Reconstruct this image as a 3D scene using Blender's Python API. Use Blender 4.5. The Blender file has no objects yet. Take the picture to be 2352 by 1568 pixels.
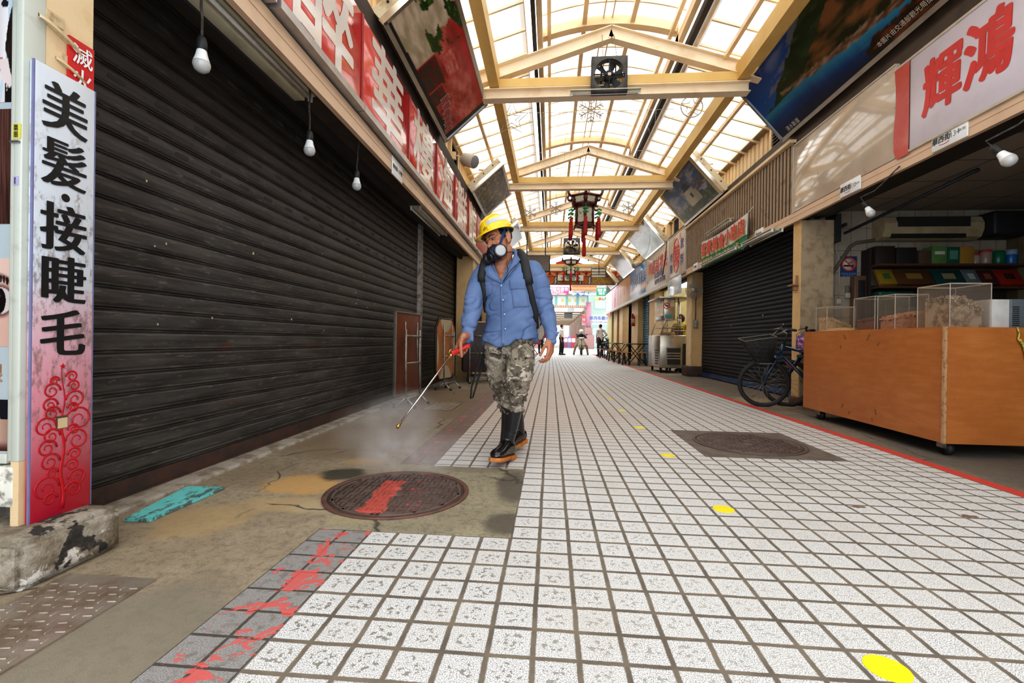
import bpy, bmesh, math, random
from mathutils import Vector, Matrix, Quaternion, Euler, noise as mnoise
from math import sin, cos, pi, radians, sqrt, atan2
C = bpy.context.scene.collection
RND = random.Random(7)
V = Vector

# ------------------------------------------------------------------ mesh collector
class MB:
    def __init__(s):
        s.v = []; s.f = []; s.mi = []; s.sm = []
    def add(s, vs, fs, mi=0, smooth=False):
        b = len(s.v); s.v.extend(tuple(p) for p in vs)
        for f in fs:
            s.f.append(tuple(b + i for i in f)); s.mi.append(mi); s.sm.append(smooth)
        return s
    def box(s, lo, hi, mi=0, M=None):
        (a, b, c), (d, e, f) = lo, hi
        vs = [V((x, y, z)) for z in (c, f) for y in (b, e) for x in (a, d)]
        if M is not None: vs = [M @ p for p in vs]
        return s.add(vs, [(0,2,3,1), (4,5,7,6), (0,1,5,4), (2,6,7,3), (0,4,6,2), (1,3,7,5)], mi)
    def bbox(s, lo, hi, bev=0.01, mi=0, M=None, seg=2):
        """box with rounded edges"""
        bm = bmesh.new()
        r = bmesh.ops.create_cube(bm, size=1.0)
        c = [(lo[i] + hi[i]) / 2 for i in range(3)]; d = [hi[i] - lo[i] for i in range(3)]
        for v in bm.verts: v.co = V([c[i] + v.co[i] * d[i] for i in range(3)])
        bev = min(bev, min(abs(x) for x in d) * .49)
        bmesh.ops.bevel(bm, geom=list(bm.edges), offset=bev, segments=seg, profile=.5, affect='EDGES')
        return s.bm(bm, mi, M, True)
    def bm(s, bm, mi=0, M=None, smooth=False):
        bm.verts.index_update()
        vs = [(M @ v.co) if M is not None else v.co.copy() for v in bm.verts]
        s.add(vs, [tuple(v.index for v in f.verts) for f in bm.faces], mi, smooth); bm.free(); return s
    def quad(s, a, b, c, d, mi=0): return s.add([a, b, c, d], [(0, 1, 2, 3)], mi)
    def prism(s, pts, ax, lo, hi, mi=0, M=None):
        """polygon pts (2d) extruded along axis ax ('x','y','z') between lo and hi"""
        def mk(p, h):
            return {'x': V((h, p[0], p[1])), 'y': V((p[0], h, p[1])), 'z': V((p[0], p[1], h))}[ax]
        n = len(pts); vs = [mk(p, lo) for p in pts] + [mk(p, hi) for p in pts]
        if M is not None: vs = [M @ p for p in vs]
        fs = [tuple(range(n))[::-1], tuple(range(n, 2 * n))] + [(i, (i + 1) % n, n + (i + 1) % n, n + i) for i in range(n)]
        return s.add(vs, fs, mi)
    def tube(s, path, r, n=8, mi=0, closed=False, caps=True, flat=None):
        """round tube along a path; r number or list; flat squashes one axis"""
        P = [V(p) for p in path]; m = len(P)
        R = r if isinstance(r, (list, tuple)) else [r] * m
        vs = []; prev = None
        for i in range(m):
            if closed: t = P[(i + 1) % m] - P[i - 1]
            else: t = P[min(i + 1, m - 1)] - P[max(i - 1, 0)]
            if t.length < 1e-9: t = V((0, 0, 1))
            t.normalize()
            if prev is None:
                a = V((0, 0, 1)) if abs(t.z) < .9 else V((1, 0, 0))
                u = t.cross(a).normalized()
            else:
                u = prev - t * prev.dot(t)
                u = u.normalized() if u.length > 1e-6 else t.orthogonal().normalized()
            w = t.cross(u); prev = u
            for k in range(n):
                a = 2 * pi * k / n
                vs.append(P[i] + (u * cos(a) + w * sin(a) * (flat or 1)) * R[i])
        fs = []
        for i in range(m if closed else m - 1):
            j = (i + 1) % m
            for k in range(n):
                k2 = (k + 1) % n
                fs.append((i * n + k, i * n + k2, j * n + k2, j * n + k))
        if caps and not closed:
            fs.append(tuple(range(n))[::-1]); fs.append(tuple((m - 1) * n + k for k in range(n)))
        return s.add(vs, fs, mi, True)
    def cyl(s, p0, p1, r0, r1=None, n=16, mi=0, caps=True):
        return s.tube([p0, p1], [r0, r0 if r1 is None else r1], n, mi, caps=caps)
    def lathe(s, prof, c=(0, 0, 0), n=24, mi=0, M=None, smooth=True):
        """prof: list of (r,z) about z axis"""
        vs = []; m = len(prof)
        for r, z in prof:
            for k in range(n):
                a = 2 * pi * k / n
                p = V((c[0] + r * cos(a), c[1] + r * sin(a), c[2] + z))
                vs.append(M @ p if M is not None else p)
        fs = [(i * n + k, i * n + (k + 1) % n, (i + 1) * n + (k + 1) % n, (i + 1) * n + k) for i in range(m - 1) for k in range(n)]
        fs.append(tuple(range(n))[::-1]); fs.append(tuple((m - 1) * n + k for k in range(n)))
        return s.add(vs, fs, mi, smooth)
    def ell(s, c, r, n=14, m=9, mi=0, M=None):
        """ellipsoid"""
        c = V(c); vs = []; fs = []
        for j in range(m + 1):
            t = pi * j / m
            for k in range(n):
                a = 2 * pi * k / n
                p = V((r[0] * sin(t) * cos(a), r[1] * sin(t) * sin(a), r[2] * cos(t)))
                vs.append(c + (M @ p if M is not None else p))
        for j in range(m):
            for k in range(n):
                fs.append((j * n + k, (j + 1) * n + k, (j + 1) * n + (k + 1) % n, j * n + (k + 1) % n))
        return s.add(vs, fs, mi, True)
    def caps(s, p0, p1, r0, r1, n=12, mi=0):
        """tapered capsule with round ends"""
        p0, p1 = V(p0), V(p1); d = (p1 - p0); L = d.length; t = d / L if L > 1e-9 else V((0, 0, 1))
        path = []; rr = []
        for i in range(4): a = pi / 2 * i / 4; path.append(p0 - t * r0 * cos(a)); rr.append(max(r0 * sin(a), 1e-4))
        path.append(p0); rr.append(r0); path.append(p1); rr.append(r1)
        for i in range(3, -1, -1): a = pi / 2 * i / 4; path.append(p1 + t * r1 * cos(a)); rr.append(max(r1 * sin(a), 1e-4))
        # straight frame: build rings by hand
        u = t.orthogonal().normalized(); w = t.cross(u); vs = []
        for P, R in zip(path, rr):
            for k in range(n):
                a = 2 * pi * k / n; vs.append(P + (u * cos(a) + w * sin(a)) * R)
        m = len(path)
        fs = [(i * n + k, i * n + (k + 1) % n, (i + 1) * n + (k + 1) % n, (i + 1) * n + k) for i in range(m - 1) for k in range(n)]
        fs.append(tuple(range(n))[::-1]); fs.append(tuple((m - 1) * n + k for k in range(n)))
        return s.add(vs, fs, mi, True)
    def loft(s, rings, mi=0, caps=True):
        n = len(rings[0]); m = len(rings)
        vs = [p for r in rings for p in r]
        fs = [(i * n + k, i * n + (k + 1) % n, (i + 1) * n + (k + 1) % n, (i + 1) * n + k) for i in range(m - 1) for k in range(n)]
        if caps: fs.append(tuple(range(n))[::-1]); fs.append(tuple((m - 1) * n + k for k in range(n)))
        return s.add(vs, fs, mi, True)
    def xform(s, M, start=0):
        for i in range(start, len(s.v)): s.v[i] = tuple(M @ V(s.v[i]))
        return s
    def mesh(s, name):
        me = bpy.data.meshes.new(name); me.from_pydata(s.v, [], s.f); me.update()
        me.polygons.foreach_set('material_index', s.mi); me.polygons.foreach_set('use_smooth', s.sm)
        return me
    def build(s, name, mats, parent=None, local=False):
        me = s.mesh(name)
        return link(name, me, mats, parent, local)

def fixn(me):
    bm = bmesh.new(); bm.from_mesh(me); bmesh.ops.recalc_face_normals(bm, faces=bm.faces); bm.to_mesh(me); bm.free()

def link(name, me, mats, parent=None, local=False, fix=True):
    if fix: fixn(me)
    for m in (mats if isinstance(mats, (list, tuple)) else [mats]): me.materials.append(m)
    o = bpy.data.objects.new(name, me); C.objects.link(o)
    if parent is not None:
        o.parent = parent
        if not local:                       # geometry given in world coordinates
            r = parent; off = V((0, 0, 0))
            while r is not None: off += r.location; r = r.parent
            me.transform(Matrix.Translation(-off))
    return o

def tag(o, label, cat, group=None, kind=None):
    if label: o['label'] = label
    if cat: o['category'] = cat
    if group: o['group'] = group
    if kind: o['kind'] = kind
    return o
def thing(name, label, cat, loc=(0, 0, 0), rotz=0, group=None):
    o = bpy.data.objects.new(name, None); C.objects.link(o); o.empty_display_size = .1
    o.location = loc; o.rotation_euler = (0, 0, rotz)
    return tag(o, label, cat, group)
def struct(o):
    o['kind'] = 'structure'; return o
def kids(o):
    return [c for c in C.objects if c.parent == o]
def dup(root, loc, rotz=None, label=None, group=None):
    r = root.copy(); C.objects.link(r); r.location = loc
    if rotz is not None: r.rotation_euler = (0, 0, rotz)
    if label: r['label'] = label
    if group: r['group'] = group
    for ch in kids(root):
        c = ch.copy(); C.objects.link(c); c.parent = r
        for g in kids(ch):
            d = g.copy(); C.objects.link(d); d.parent = c
    return r

def remeshed(mb, voxel, smooth=2, name='tmp'):
    """union of closed pieces as one continuous surface"""
    me = mb.mesh(name); fixn(me)
    o = bpy.data.objects.new(name, me); C.objects.link(o)
    m = o.modifiers.new('r', 'REMESH'); m.mode = 'VOXEL'; m.voxel_size = voxel; m.use_smooth_shade = True
    if smooth:
        k = o.modifiers.new('s', 'SMOOTH'); k.factor = .5; k.iterations = smooth
    dg = bpy.context.evaluated_depsgraph_get(); dg.update()
    out = bpy.data.meshes.new_from_object(o.evaluated_get(dg)); out.name = name
    bpy.data.objects.remove(o); bpy.data.meshes.remove(me)
    for p in out.polygons: p.use_smooth = True
    return out

def displace(me, fn):
    """move each vertex along its normal by fn(co, normal)"""
    ns = [v.normal.copy() for v in me.vertices]
    for v, n in zip(me.vertices, ns):
        v.co = v.co + n * fn(v.co, n)
    me.update()

def txt(s, size=1.0, bold=0.0, ext=0.0, ax='CENTER', ay='CENTER', shear=0.0, lsp=1.0):
    """lettering as a mesh in its own xy plane"""
    cu = bpy.data.curves.new('t', 'FONT'); cu.body = s; cu.size = size; cu.align_x = ax; cu.align_y = ay
    cu.offset = bold; cu.extrude = ext; cu.shear = shear; cu.space_line = lsp; cu.resolution_u = 3
    o = bpy.data.objects.new('t', cu); C.objects.link(o)
    dg = bpy.context.evaluated_depsgraph_get(); dg.update()
    me = bpy.data.meshes.new_from_object(o.evaluated_get(dg))
    bpy.data.objects.remove(o); bpy.data.curves.remove(cu)
    return me
def frame(o, x, y):
    """matrix with origin o, local x -> x, local y -> y (both may carry scale)"""
    x, y = V(x), V(y); z = x.cross(y)
    z = z.normalized() if z.length else V((0, 0, 1))
    return Matrix(((x.x, y.x, z.x, o[0]), (x.y, y.y, z.y, o[1]), (x.z, y.z, z.z, o[2]), (0, 0, 0, 1)))
def add_txt(mb, s, o, x, y, size, bold=0.0, mi=0, sx=1.0, **k):
    """lettering centred on o, reading along x, up along y; gets scaled to 'size' high glyphs"""
    me = txt(s, 1.0, 0.0, 0.0, **k)
    x, y = V(x).normalized(), V(y).normalized()
    M = frame(o, x * size * sx, y * size)
    cy = (max(v.co.y for v in me.vertices) + min(v.co.y for v in me.vertices)) / 2 if k.get('ay', 'CENTER') == 'CENTER' and len(me.vertices) else 0
    for v in me.vertices: v.co.y -= cy
    bx, by = bold if isinstance(bold, tuple) else (bold, bold)
    offs = [(0, 0)] if not bx and not by else [(bx * cos(a), by * sin(a)) for a in [pi / 4 * i for i in range(8)]] if by else [(bx * i, 0) for i in (-1, -.33, .33, 1)]
    for q, (dx, dy) in enumerate(offs):
        mb.add([M @ (v.co + V((dx, dy, .0002 * q))) for v in me.vertices], [tuple(p.vertices) for p in me.polygons], mi)
    bpy.data.meshes.remove(me)
def lettering(name, items, mats, parent):
    mb = MB()
    for it in items: add_txt(mb, *it[0], **(it[1] if len(it) > 1 else {}))
    me = mb.mesh(name); return link(name, me, mats, parent, fix=False)

# ------------------------------------------------------------------ shader helpers
class S:
    """a value or colour socket with arithmetic"""
    def __init__(s, nt, sock): s.nt = nt; s.s = sock
    def _m(s, op, *a):
        n = s.nt.nodes.new('ShaderNodeMath'); n.operation = op
        for i, x in enumerate((s,) + a):
            if isinstance(x, S): s.nt.links.new(x.s, n.inputs[i])
            else: n.inputs[i].default_value = x
        return S(s.nt, n.outputs[0])
    def __add__(s, o): return s._m('ADD', o)
    def __sub__(s, o): return s._m('SUBTRACT', o)
    def __mul__(s, o): return s._m('MULTIPLY', o)
    def __truediv__(s, o): return s._m('DIVIDE', o)
    __radd__ = __add__; __rmul__ = __mul__
    def __rsub__(s, o): return (s * -1.0) + o
    def fract(s): return s._m('FRACT')
    def floor(s): return s._m('FLOOR')
    def abs(s): return s._m('ABSOLUTE')
    def min(s, o): return s._m('MINIMUM', o)
    def max(s, o): return s._m('MAXIMUM', o)
    def pow(s, o): return s._m('POWER', o)
    def gt(s, o): return s._m('GREATER_THAN', o)
    def sin(s): return s._m('SINE')
    def ss(s, a, b):
        """smoothstep a..b (a>b inverts)"""
        inv = a > b
        if inv: a, b = b, a
        n = s.nt.nodes.new('ShaderNodeMapRange'); n.interpolation_type = 'SMOOTHSTEP'
        s.nt.links.new(s.s, n.inputs[0]); n.inputs[1].default_value = a; n.inputs[2].default_value = b
        n.inputs[3].default_value = 1.0 if inv else 0.0; n.inputs[4].default_value = 0.0 if inv else 1.0
        return S(s.nt, n.outputs[0])
class Mat:
    def __init__(s, name, rough=.6, metal=0.0, spec=.5, coat=0.0):
        s.m = bpy.data.materials.new(name); s.m.use_nodes = True; s.nt = s.m.node_tree
        s.b = s.nt.nodes['Principled BSDF']; s.out = s.nt.nodes['Material Output']
        s.b.inputs['Roughness'].default_value = rough; s.b.inputs['Metallic'].default_value = metal
        s.b.inputs['Specular IOR Level'].default_value = spec
        if coat: s.b.inputs['Coat Weight'].default_value = coat; s.b.inputs['Coat Roughness'].default_value = .08
    def pos(s, obj=False):
        if obj:
            n = s.nt.nodes.new('ShaderNodeTexCoord'); o = n.outputs['Object']
        else:
            n = s.nt.nodes.new('ShaderNodeNewGeometry'); o = n.outputs['Position']
        q = s.nt.nodes.new('ShaderNodeSeparateXYZ'); s.nt.links.new(o, q.inputs[0])
        s.P = o
        return tuple(S(s.nt, q.outputs[i]) for i in range(3))
    def vec(s, x, y, z):
        n = s.nt.nodes.new('ShaderNodeCombineXYZ')
        for i, a in enumerate((x, y, z)):
            if isinstance(a, S): s.nt.links.new(a.s, n.inputs[i])
            else: n.inputs[i].default_value = a
        return n.outputs[0]
    def noise(s, scale, detail=3, rough=.55, vec=None, dist=0.0, w=None):
        n = s.nt.nodes.new('ShaderNodeTexNoise'); n.inputs['Scale'].default_value = scale
        n.inputs['Detail'].default_value = detail; n.inputs['Roughness'].default_value = rough; n.inputs['Distortion'].default_value = dist
        if vec is not None: s.nt.links.new(vec, n.inputs['Vector'])
        return S(s.nt, n.outputs['Fac'])
    def white(s, vec):
        n = s.nt.nodes.new('ShaderNodeTexWhiteNoise'); s.nt.links.new(vec, n.inputs['Vector']); return S(s.nt, n.outputs['Value'])
    def voro(s, scale, vec=None, feature='DISTANCE_TO_EDGE', out='Distance'):
        n = s.nt.nodes.new('ShaderNodeTexVoronoi'); n.feature = feature; n.inputs['Scale'].default_value = scale
        if vec is not None: s.nt.links.new(vec, n.inputs['Vector'])
        return S(s.nt, n.outputs[out])
    def mix(s, f, a, b):
        n = s.nt.nodes.new('ShaderNodeMix'); n.data_type = 'RGBA'
        for i, x in ((0, f), (6, a), (7, b)):
            if isinstance(x, S): s.nt.links.new(x.s, n.inputs[i])
            elif i == 0: n.inputs[0].default_value = x
            else: n.inputs[i].default_value = (*x[:3], 1)
        return S(s.nt, n.outputs[2])
    def scale(s, col, f):
        n = s.nt.nodes.new('ShaderNodeMix'); n.data_type = 'RGBA'; n.blend_type = 'MULTIPLY'; n.inputs[0].default_value = 1
        s.nt.links.new(col.s, n.inputs[6]); s.nt.links.new(f.s, n.inputs[7]); return S(s.nt, n.outputs[2])
    def set(s, key, v):
        i = s.b.inputs[key]
        if isinstance(v, S): s.nt.links.new(v.s, i)
        else: i.default_value = (*v, 1) if isinstance(v, (tuple, list)) and len(v) == 3 else v
        return s
    def bump(s, h, strength=.3, dist=.01):
        n = s.nt.nodes.new('ShaderNodeBump'); n.inputs['Strength'].default_value = strength; n.inputs['Distance'].default_value = dist
        s.nt.links.new(h.s, n.inputs['Height']); s.nt.links.new(n.outputs[0], s.b.inputs['Normal']); return s
def srgb(h):
    """'#rrggbb' to linear"""
    h = h.lstrip('#'); c = [int(h[i:i + 2], 16) / 255 for i in (0, 2, 4)]
    return tuple(x / 12.92 if x <= .04045 else ((x + .055) / 1.055) ** 2.4 for x in c)
_mc = {}
def M(name, col, rough=.55, metal=0.0, vary=None, bump=None, spec=.5, coat=0.0, emit=None, world=False, alpha=None, trans=None):
    """simple procedural material; vary=(colour2, scale, low, high); cached by name"""
    if name in _mc: return _mc[name]
    if isinstance(col, str): col = srgb(col)
    m = Mat(name, rough, metal, spec, coat)
    m.pos(not world)
    if vary is None: vary = (tuple(c * .82 for c in col), 9, .35, .75)
    c2 = srgb(vary[0]) if isinstance(vary[0], str) else vary[0]
    n = m.noise(vary[1], 5, .6, m.P)
    m.set('Base Color', m.mix(n.ss(vary[2], vary[3]), col, c2))
    if bump: m.bump(m.noise(bump[0], 4, .6, m.P), bump[1], bump[2] if len(bump) > 2 else .01)
    if emit: m.set('Emission Color', col); m.set('Emission Strength', emit)
    if alpha is not None: m.set('Alpha', alpha)
    if trans is not None: m.set('Transmission Weight', trans)
    _mc[name] = m.m
    return m.m
def picture_mat(name, rough=.25, coat=.3):
    if name in _mc: return _mc[name]
    m = Mat(name, rough, coat=coat); a = m.nt.nodes.new('ShaderNodeVertexColor'); a.layer_name = 'Col'
    m.set('Base Color', S(m.nt, a.outputs['Color'])); _mc[name] = m.m; return m.m
def picture(name, fn, o, x, y, nu, nv, parent, mat=None):
    """flat printed picture: grid spanning vectors x and y from corner o, colour fn(u,v) in sRGB 0..1"""
    o, x, y = V(o), V(x), V(y); vs = []; cols = []
    for j in range(nv + 1):
        for i in range(nu + 1):
            u, v = i / nu, j / nv; vs.append(o + x * u + y * v)
            c = fn(u, v); cols.append(tuple((max(0, min(1, k)) + .055) ** 2.4 / 1.055 ** 2.4 if k > .04 else k / 12.92 for k in c))
    fs = [(j * (nu + 1) + i, j * (nu + 1) + i + 1, (j + 1) * (nu + 1) + i + 1, (j + 1) * (nu + 1) + i) for j in range(nv) for i in range(nu)]
    me = bpy.data.meshes.new(name); me.from_pydata(vs, [], fs); me.update()
    at = me.color_attributes.new('Col', 'FLOAT_COLOR', 'POINT')
    at.data.foreach_set('color', [k for c in cols for k in (*c, 1.0)])
    return link(name, me, mat or picture_mat('printed_picture'), parent, fix=False)
def nz(x, y, z=0.0, oct=4): return mnoise.fractal(V((x, y, z)), 1.0, 2.0, oct)
def mixc(a, b, t):
    t = max(0, min(1, t)); return tuple(a[i] + (b[i] - a[i]) * t for i in range(3))
def sst(a, b, x):
    t = max(0, min(1, (x - a) / (b - a))); return t * t * (3 - 2 * t)
# ------------------------------------------------------------------ camera, sky
def make_camera():
    cd = bpy.data.cameras.new('camera'); cam = bpy.data.objects.new('camera', cd); C.objects.link(cam)
    cd.sensor_fit = 'HORIZONTAL'; cd.sensor_width = 36.0; cd.lens = 36.0 * 1060 / 2352
    cd.clip_start = .05; cd.clip_end = 400
    phi, pit, rho = 0.083745, -0.00211, 0.014
    R = Matrix.Rotation(phi, 4, 'Z') @ Matrix.Rotation(pi / 2 + pit, 4, 'X') @ Matrix.Rotation(rho, 4, 'Z')
    cam.matrix_world = Matrix.Translation((0, 0, .8)) @ R
    bpy.context.scene.camera = cam
make_camera()
def make_sky():
    w = bpy.data.worlds.new('sky'); bpy.context.scene.world = w; w.use_nodes = True
    nt = w.node_tree; bg = nt.nodes['Background']
    tc = nt.nodes.new('ShaderNodeTexCoord'); sp = nt.nodes.new('ShaderNodeSeparateXYZ'); nt.links.new(tc.outputs['Generated'], sp.inputs[0])
    mr = nt.nodes.new('ShaderNodeMapRange'); nt.links.new(sp.outputs[2], mr.inputs[0]); mr.inputs[1].default_value = -.1; mr.inputs[2].default_value = .6
    mx = nt.nodes.new('ShaderNodeMix'); mx.data_type = 'RGBA'; nt.links.new(mr.outputs[0], mx.inputs[0])
    mx.inputs[6].default_value = (.74, .86, 1, 1); mx.inputs[7].default_value = (.98, .99, 1, 1)
    nt.links.new(mx.outputs[2], bg.inputs['Color']); bg.inputs['Strength'].default_value = SKY
SKY = 4.6
make_sky()
sc = bpy.context.scene
sc.view_settings.view_transform = 'Standard'; sc.view_settings.look = 'Medium High Contrast'; sc.view_settings.exposure = -0.5; sc.view_settings.gamma = 1.0
try:
    sc.cycles.max_bounces = 8; sc.cycles.transparent_max_bounces = 12; sc.cycles.sample_clamp_indirect = 6; sc.cycles.use_denoising = True
    sc.cycles.volume_step_rate = 3.0; sc.cycles.volume_max_steps = 48; sc.cycles.volume_bounces = 1
except Exception: pass

# ------------------------------------------------------------------ ground materials
def tile_mat():
    m = Mat('white_paving_tile', .55, spec=.35); x, y, z = m.pos()
    wob = (m.noise(9, 2, .5, m.P) - .5) * .05
    u = (x + .151) / .1165 + wob; v = (y - 1.863) / .1165 + wob
    fu, fv = u.fract(), v.fract()
    e = fu.min(1.0 - fu).min(fv.min(1.0 - fv)) + (m.noise(70, 2, .5, m.P) - .5) * .03
    tile = e.ss(.045, .08)
    cell = m.vec(u.floor(), v.floor(), 0.0); w = m.white(cell)
    sp = m.noise(330, 2, .7, m.P).ss(.47, .57)
    # stamped rosette of darker chips inside each tile
    cx, cy = (fu - .5).abs(), (fv - .5).abs()
    r = (cx * cx + cy * cy).pow(.5)
    ring = r.ss(.36, .28) * (r.ss(.03, .05))
    nearx = x.ss(1.3, -.5) * y.ss(3.0, 1.6)
    chip = m.noise(62, 2, .6, m.P).ss(.54, .59) * ring * (nearx * .75 + .22)
    base = m.mix(sp, (.84, .84, .83), (.22, .22, .23))
    base = m.mix(chip, base, (.20, .185, .16))
    base = m.mix(w * .22, base, (.55, .53, .50))
    dirt = m.noise(1.1, 5, .65, m.P).ss(.45, .75) * .35
    base = m.mix(dirt, base, (.40, .36, .30))
    far = y.ss(2.4, 5.0) * y.ss(15.0, 8.0) * (x.ss(1.6, -.4) * .34 + .10)  # orange-brown reflection on the wet middle floor, painted into the tile colour
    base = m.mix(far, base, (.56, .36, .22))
    grout = m.mix(m.noise(6, 4, .6, m.P).ss(.35, .65), (.125, .105, .085), (.20, .165, .125))
    m.set('Base Color', m.mix(tile, grout, base)); m.set('Roughness', tile * -.25 + .8)
    m.bump(tile + m.noise(200, 2, .6, m.P) * .15, .5, .004)
    return m.m
def concrete_mat(name, a, b, stains=(), rough=.75, wet=None):
    m = Mat(name, rough); x, y, z = m.pos()
    n1 = m.noise(2.2, 6, .65, m.P, .3); n2 = m.noise(26, 4, .7, m.P); n3 = m.noise(220, 2, .6, m.P)
    c = m.mix(n1.ss(.35, .68), a, b)
    c = m.mix(n2.ss(.46, .66) * .6, c, tuple(k * .50 for k in a)); c = m.mix(m.noise(75, 3, .7, m.P).ss(.52, .66) * .45, c, tuple(k * .62 for k in a)); c = m.mix(m.noise(5.5, 5, .7, m.P, 1.0).ss(.5, .68) * .4, c, tuple(k * .7 for k in a))
    c = m.mix(n3.ss(.56, .68) * .5, c, tuple(min(1, k * 1.55) for k in b))
    warp = (m.noise(5, 4, .65, m.P) - .5) * .9
    for (cx, cy, rx, ry, col, st) in stains:
        dx = (x - cx) / rx; dy = (y - cy) / ry
        d = (dx * dx + dy * dy).pow(.5) + warp
        c = m.mix(d.ss(1.0, .55) * st, c, col)
    vw = m.noise(3, 3, .6, m.P) * .25
    crack = m.voro(1.15, m.vec(x + vw, y + vw, 0.0)).ss(.012, .002) * m.noise(1.3, 2, .5, m.P).ss(.47, .56)
    c = m.mix(crack * .85, c, (.05, .04, .03))
    m.set('Base Color', c)
    r = n2 * .2 + (rough - .1)
    if wet: # slightly damp band that takes on a sheen
        r = r - (y.ss(wet[0], wet[0] + .6) * y.ss(wet[1] + 2, wet[1])) * .32
    m.set('Roughness', r)
    m.bump(n2 * .6 + n3 * .4 - crack * 2.0, .35, .006)
    return m.m
def paint_tile_mat():
    """grey kerb tiles with flaking red road paint"""
    m = Mat('grey_kerb_tile_red_paint', .7); x, y, z = m.pos()
    u = (x + .73) / .1135; v = (y - 1.863) / .1165
    fu, fv = u.fract(), v.fract()
    e = fu.min(1.0 - fu).min(fv.min(1.0 - fv)) + (m.noise(70, 2, .5, m.P) - .5) * .03
    tile = e.ss(.03, .06)
    g = m.mix(m.noise(300, 2, .6, m.P).ss(.4, .65), (.20, .19, .185), (.36, .35, .34))
    g = m.mix(m.noise(30, 4, .6, m.P).ss(.5, .68) * .6, g, (.13, .11, .09))
    c = m.mix(tile, (.07, .06, .05), g)
    inner = (x + .80).abs().ss(.085, .03)
    near = y.ss(2.0, 1.7); farp = y.ss(2.5, 3.2)
    p = (m.noise(12, 4, .65, m.P, .8) + inner * .075 * near - .02 * farp).ss(.585, .60)
    c = m.mix(farp * .88, c, m.mix(m.noise(7, 5, .7, m.P).ss(.35, .75), (.15, .105, .075), (.23, .125, .09)))
    c = m.mix(p * (.92), c, m.mix(m.noise(40, 3, .6, m.P), (.62, .085, .08), (.52, .13, .115)))
    m.set('Base Color', c); m.bump(tile + p * .4, .5, .004)
    return m.m
CONC = concrete_mat('old_concrete', (.26, .205, .14), (.36, .30, .215), [
    (-1.34, 2.42, .26, .22, (.50, .30, .11), .85), (-1.22, 2.12, .30, .12, (.42, .30, .15), .7), (-1.20, 2.62, .17, .16, (.055, .05, .035), .95),
    (-1.05, 2.1, .2, .12, (.40, .33, .21), .7), (-1.5, 1.9, .25, .25, (.40, .28, .13), .6), (-1.1, 1.1, .35, .4, (.19, .17, .13), .75),
    (-1.5, 3.6, .6, .8, (.24, .175, .115), .8), (-1.3, 6.0, .9, 2.0, (.20, .135, .085), .85), (-1.2, 2.9, .2, .1, (.42, .28, .12), .6)], wet=(2.2, 6))
PATCH = concrete_mat('manhole_surround_concrete', (.25, .22, .15), (.33, .29, .20), [
    (-.20, 2.55, .12, .35, (.10, .085, .065), .9), (-.18, 2.0, .14, .16, (.095, .08, .06), .9), (-.45, 2.8, .3, .06, (.18, .15, .11), .6), (-.95, 2.0, .25, .12, (.36, .30, .17), .6)])
CONCR = concrete_mat('right_side_concrete', (.17, .135, .10), (.25, .20, .145), [(2.95, 6.6, .5, .7, (.42, .31, .19), .6), (3.0, 3.4, .5, 1.2, (.11, .095, .08), .7)])
PAINTT = paint_tile_mat()
def red_line_mat():
    m = Mat('red_road_paint', .6); x, y, z = m.pos()
    wear = (m.noise(18, 4, .65, m.P) + ((x - 2.575).abs() * 4.2)).ss(.70, .78)
    c = m.mix(m.noise(30, 3, .6, m.P), (.52, .035, .025), (.66, .075, .055))
    m.set('Base Color', m.mix(wear, c, (.19, .15, .115))); return m.m
def flat(name, x0, y0, x1, y1, z, mat):
    mb = MB(); n = max(1, int((y1 - y0) / 4))
    mb.box((x0, y0, z - .05), (x1, y1, z)); return struct(mb.build(name, mat))
flat('floor', -.73, -2.5, 2.53, 62, 0, tile_mat())
flat('floor_left_concrete', -7, -2.5, -.955, 30, 0, CONC)
flat('floor_left_painted_tiles', -.955, -2.5, -.73, 1.863, .0, PAINTT)
flat('floor_left_painted_tiles', -.955, 2.863, -.73, 30, .0, PAINTT)
flat('floor_manhole_surround', -.955, 1.863, -.15, 2.863, .003, PATCH)
flat('floor_right_red_line', 2.53, -2.5, 2.62, 30, .0, red_line_mat())
flat('floor_right_concrete', 2.62, -2.5, 8, 30, 0, CONCR)
flat('floor_street', -40, 30, -.73, 62, -.004, M('street_paving', (.80, .77, .74), .8, world=True))
flat('floor_street', 2.53, 30, 40, 62, -.004, M('street_paving', (.80, .77, .74), .8, world=True))
flat('floor_far_lane', -12, 62, 14, 110, -.004, M('street_paving', (.80, .77, .74), .8, world=True))
# ------------------------------------------------------------------ roof of the arcade
CREAM = M('cream_painted_steel', (.80, .60, .36), .5, vary=((.66, .46, .25), 3, .4, .75), world=True)
CREAM2 = M('pale_cream_steel', (.84, .68, .47), .5, vary=((.74, .55, .34), 4, .45, .75), world=True)
GIRD = M('yellow_ochre_girder', (.70, .46, .15), .55, vary=((.62, .38, .11), 2, .4, .7), world=True)
DARKG = M('dark_gutter', (.035, .026, .02), .7)
def sheet_mat():
    m = bpy.data.materials.new('translucent_roof_sheet'); m.use_nodes = True; nt = m.node_tree
    nt.nodes.clear(); o = nt.nodes.new('ShaderNodeOutputMaterial'); t = nt.nodes.new('ShaderNodeBsdfTransparent'); d = nt.nodes.new('ShaderNodeBsdfTranslucent')
    t.inputs[0].default_value = (.63, .625, .61, 1); d.inputs[0].default_value = (.80, .77, .70, 1)
    mx = nt.nodes.new('ShaderNodeMixShader'); mx.inputs[0].default_value = .45
    nt.links.new(t.outputs[0], mx.inputs[1]); nt.links.new(d.outputs[0], mx.inputs[2]); nt.links.new(mx.outputs[0], o.inputs[0])
    return m
SHEET = sheet_mat()
XL, XR, XC = -1.62, 3.22, .74
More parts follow.
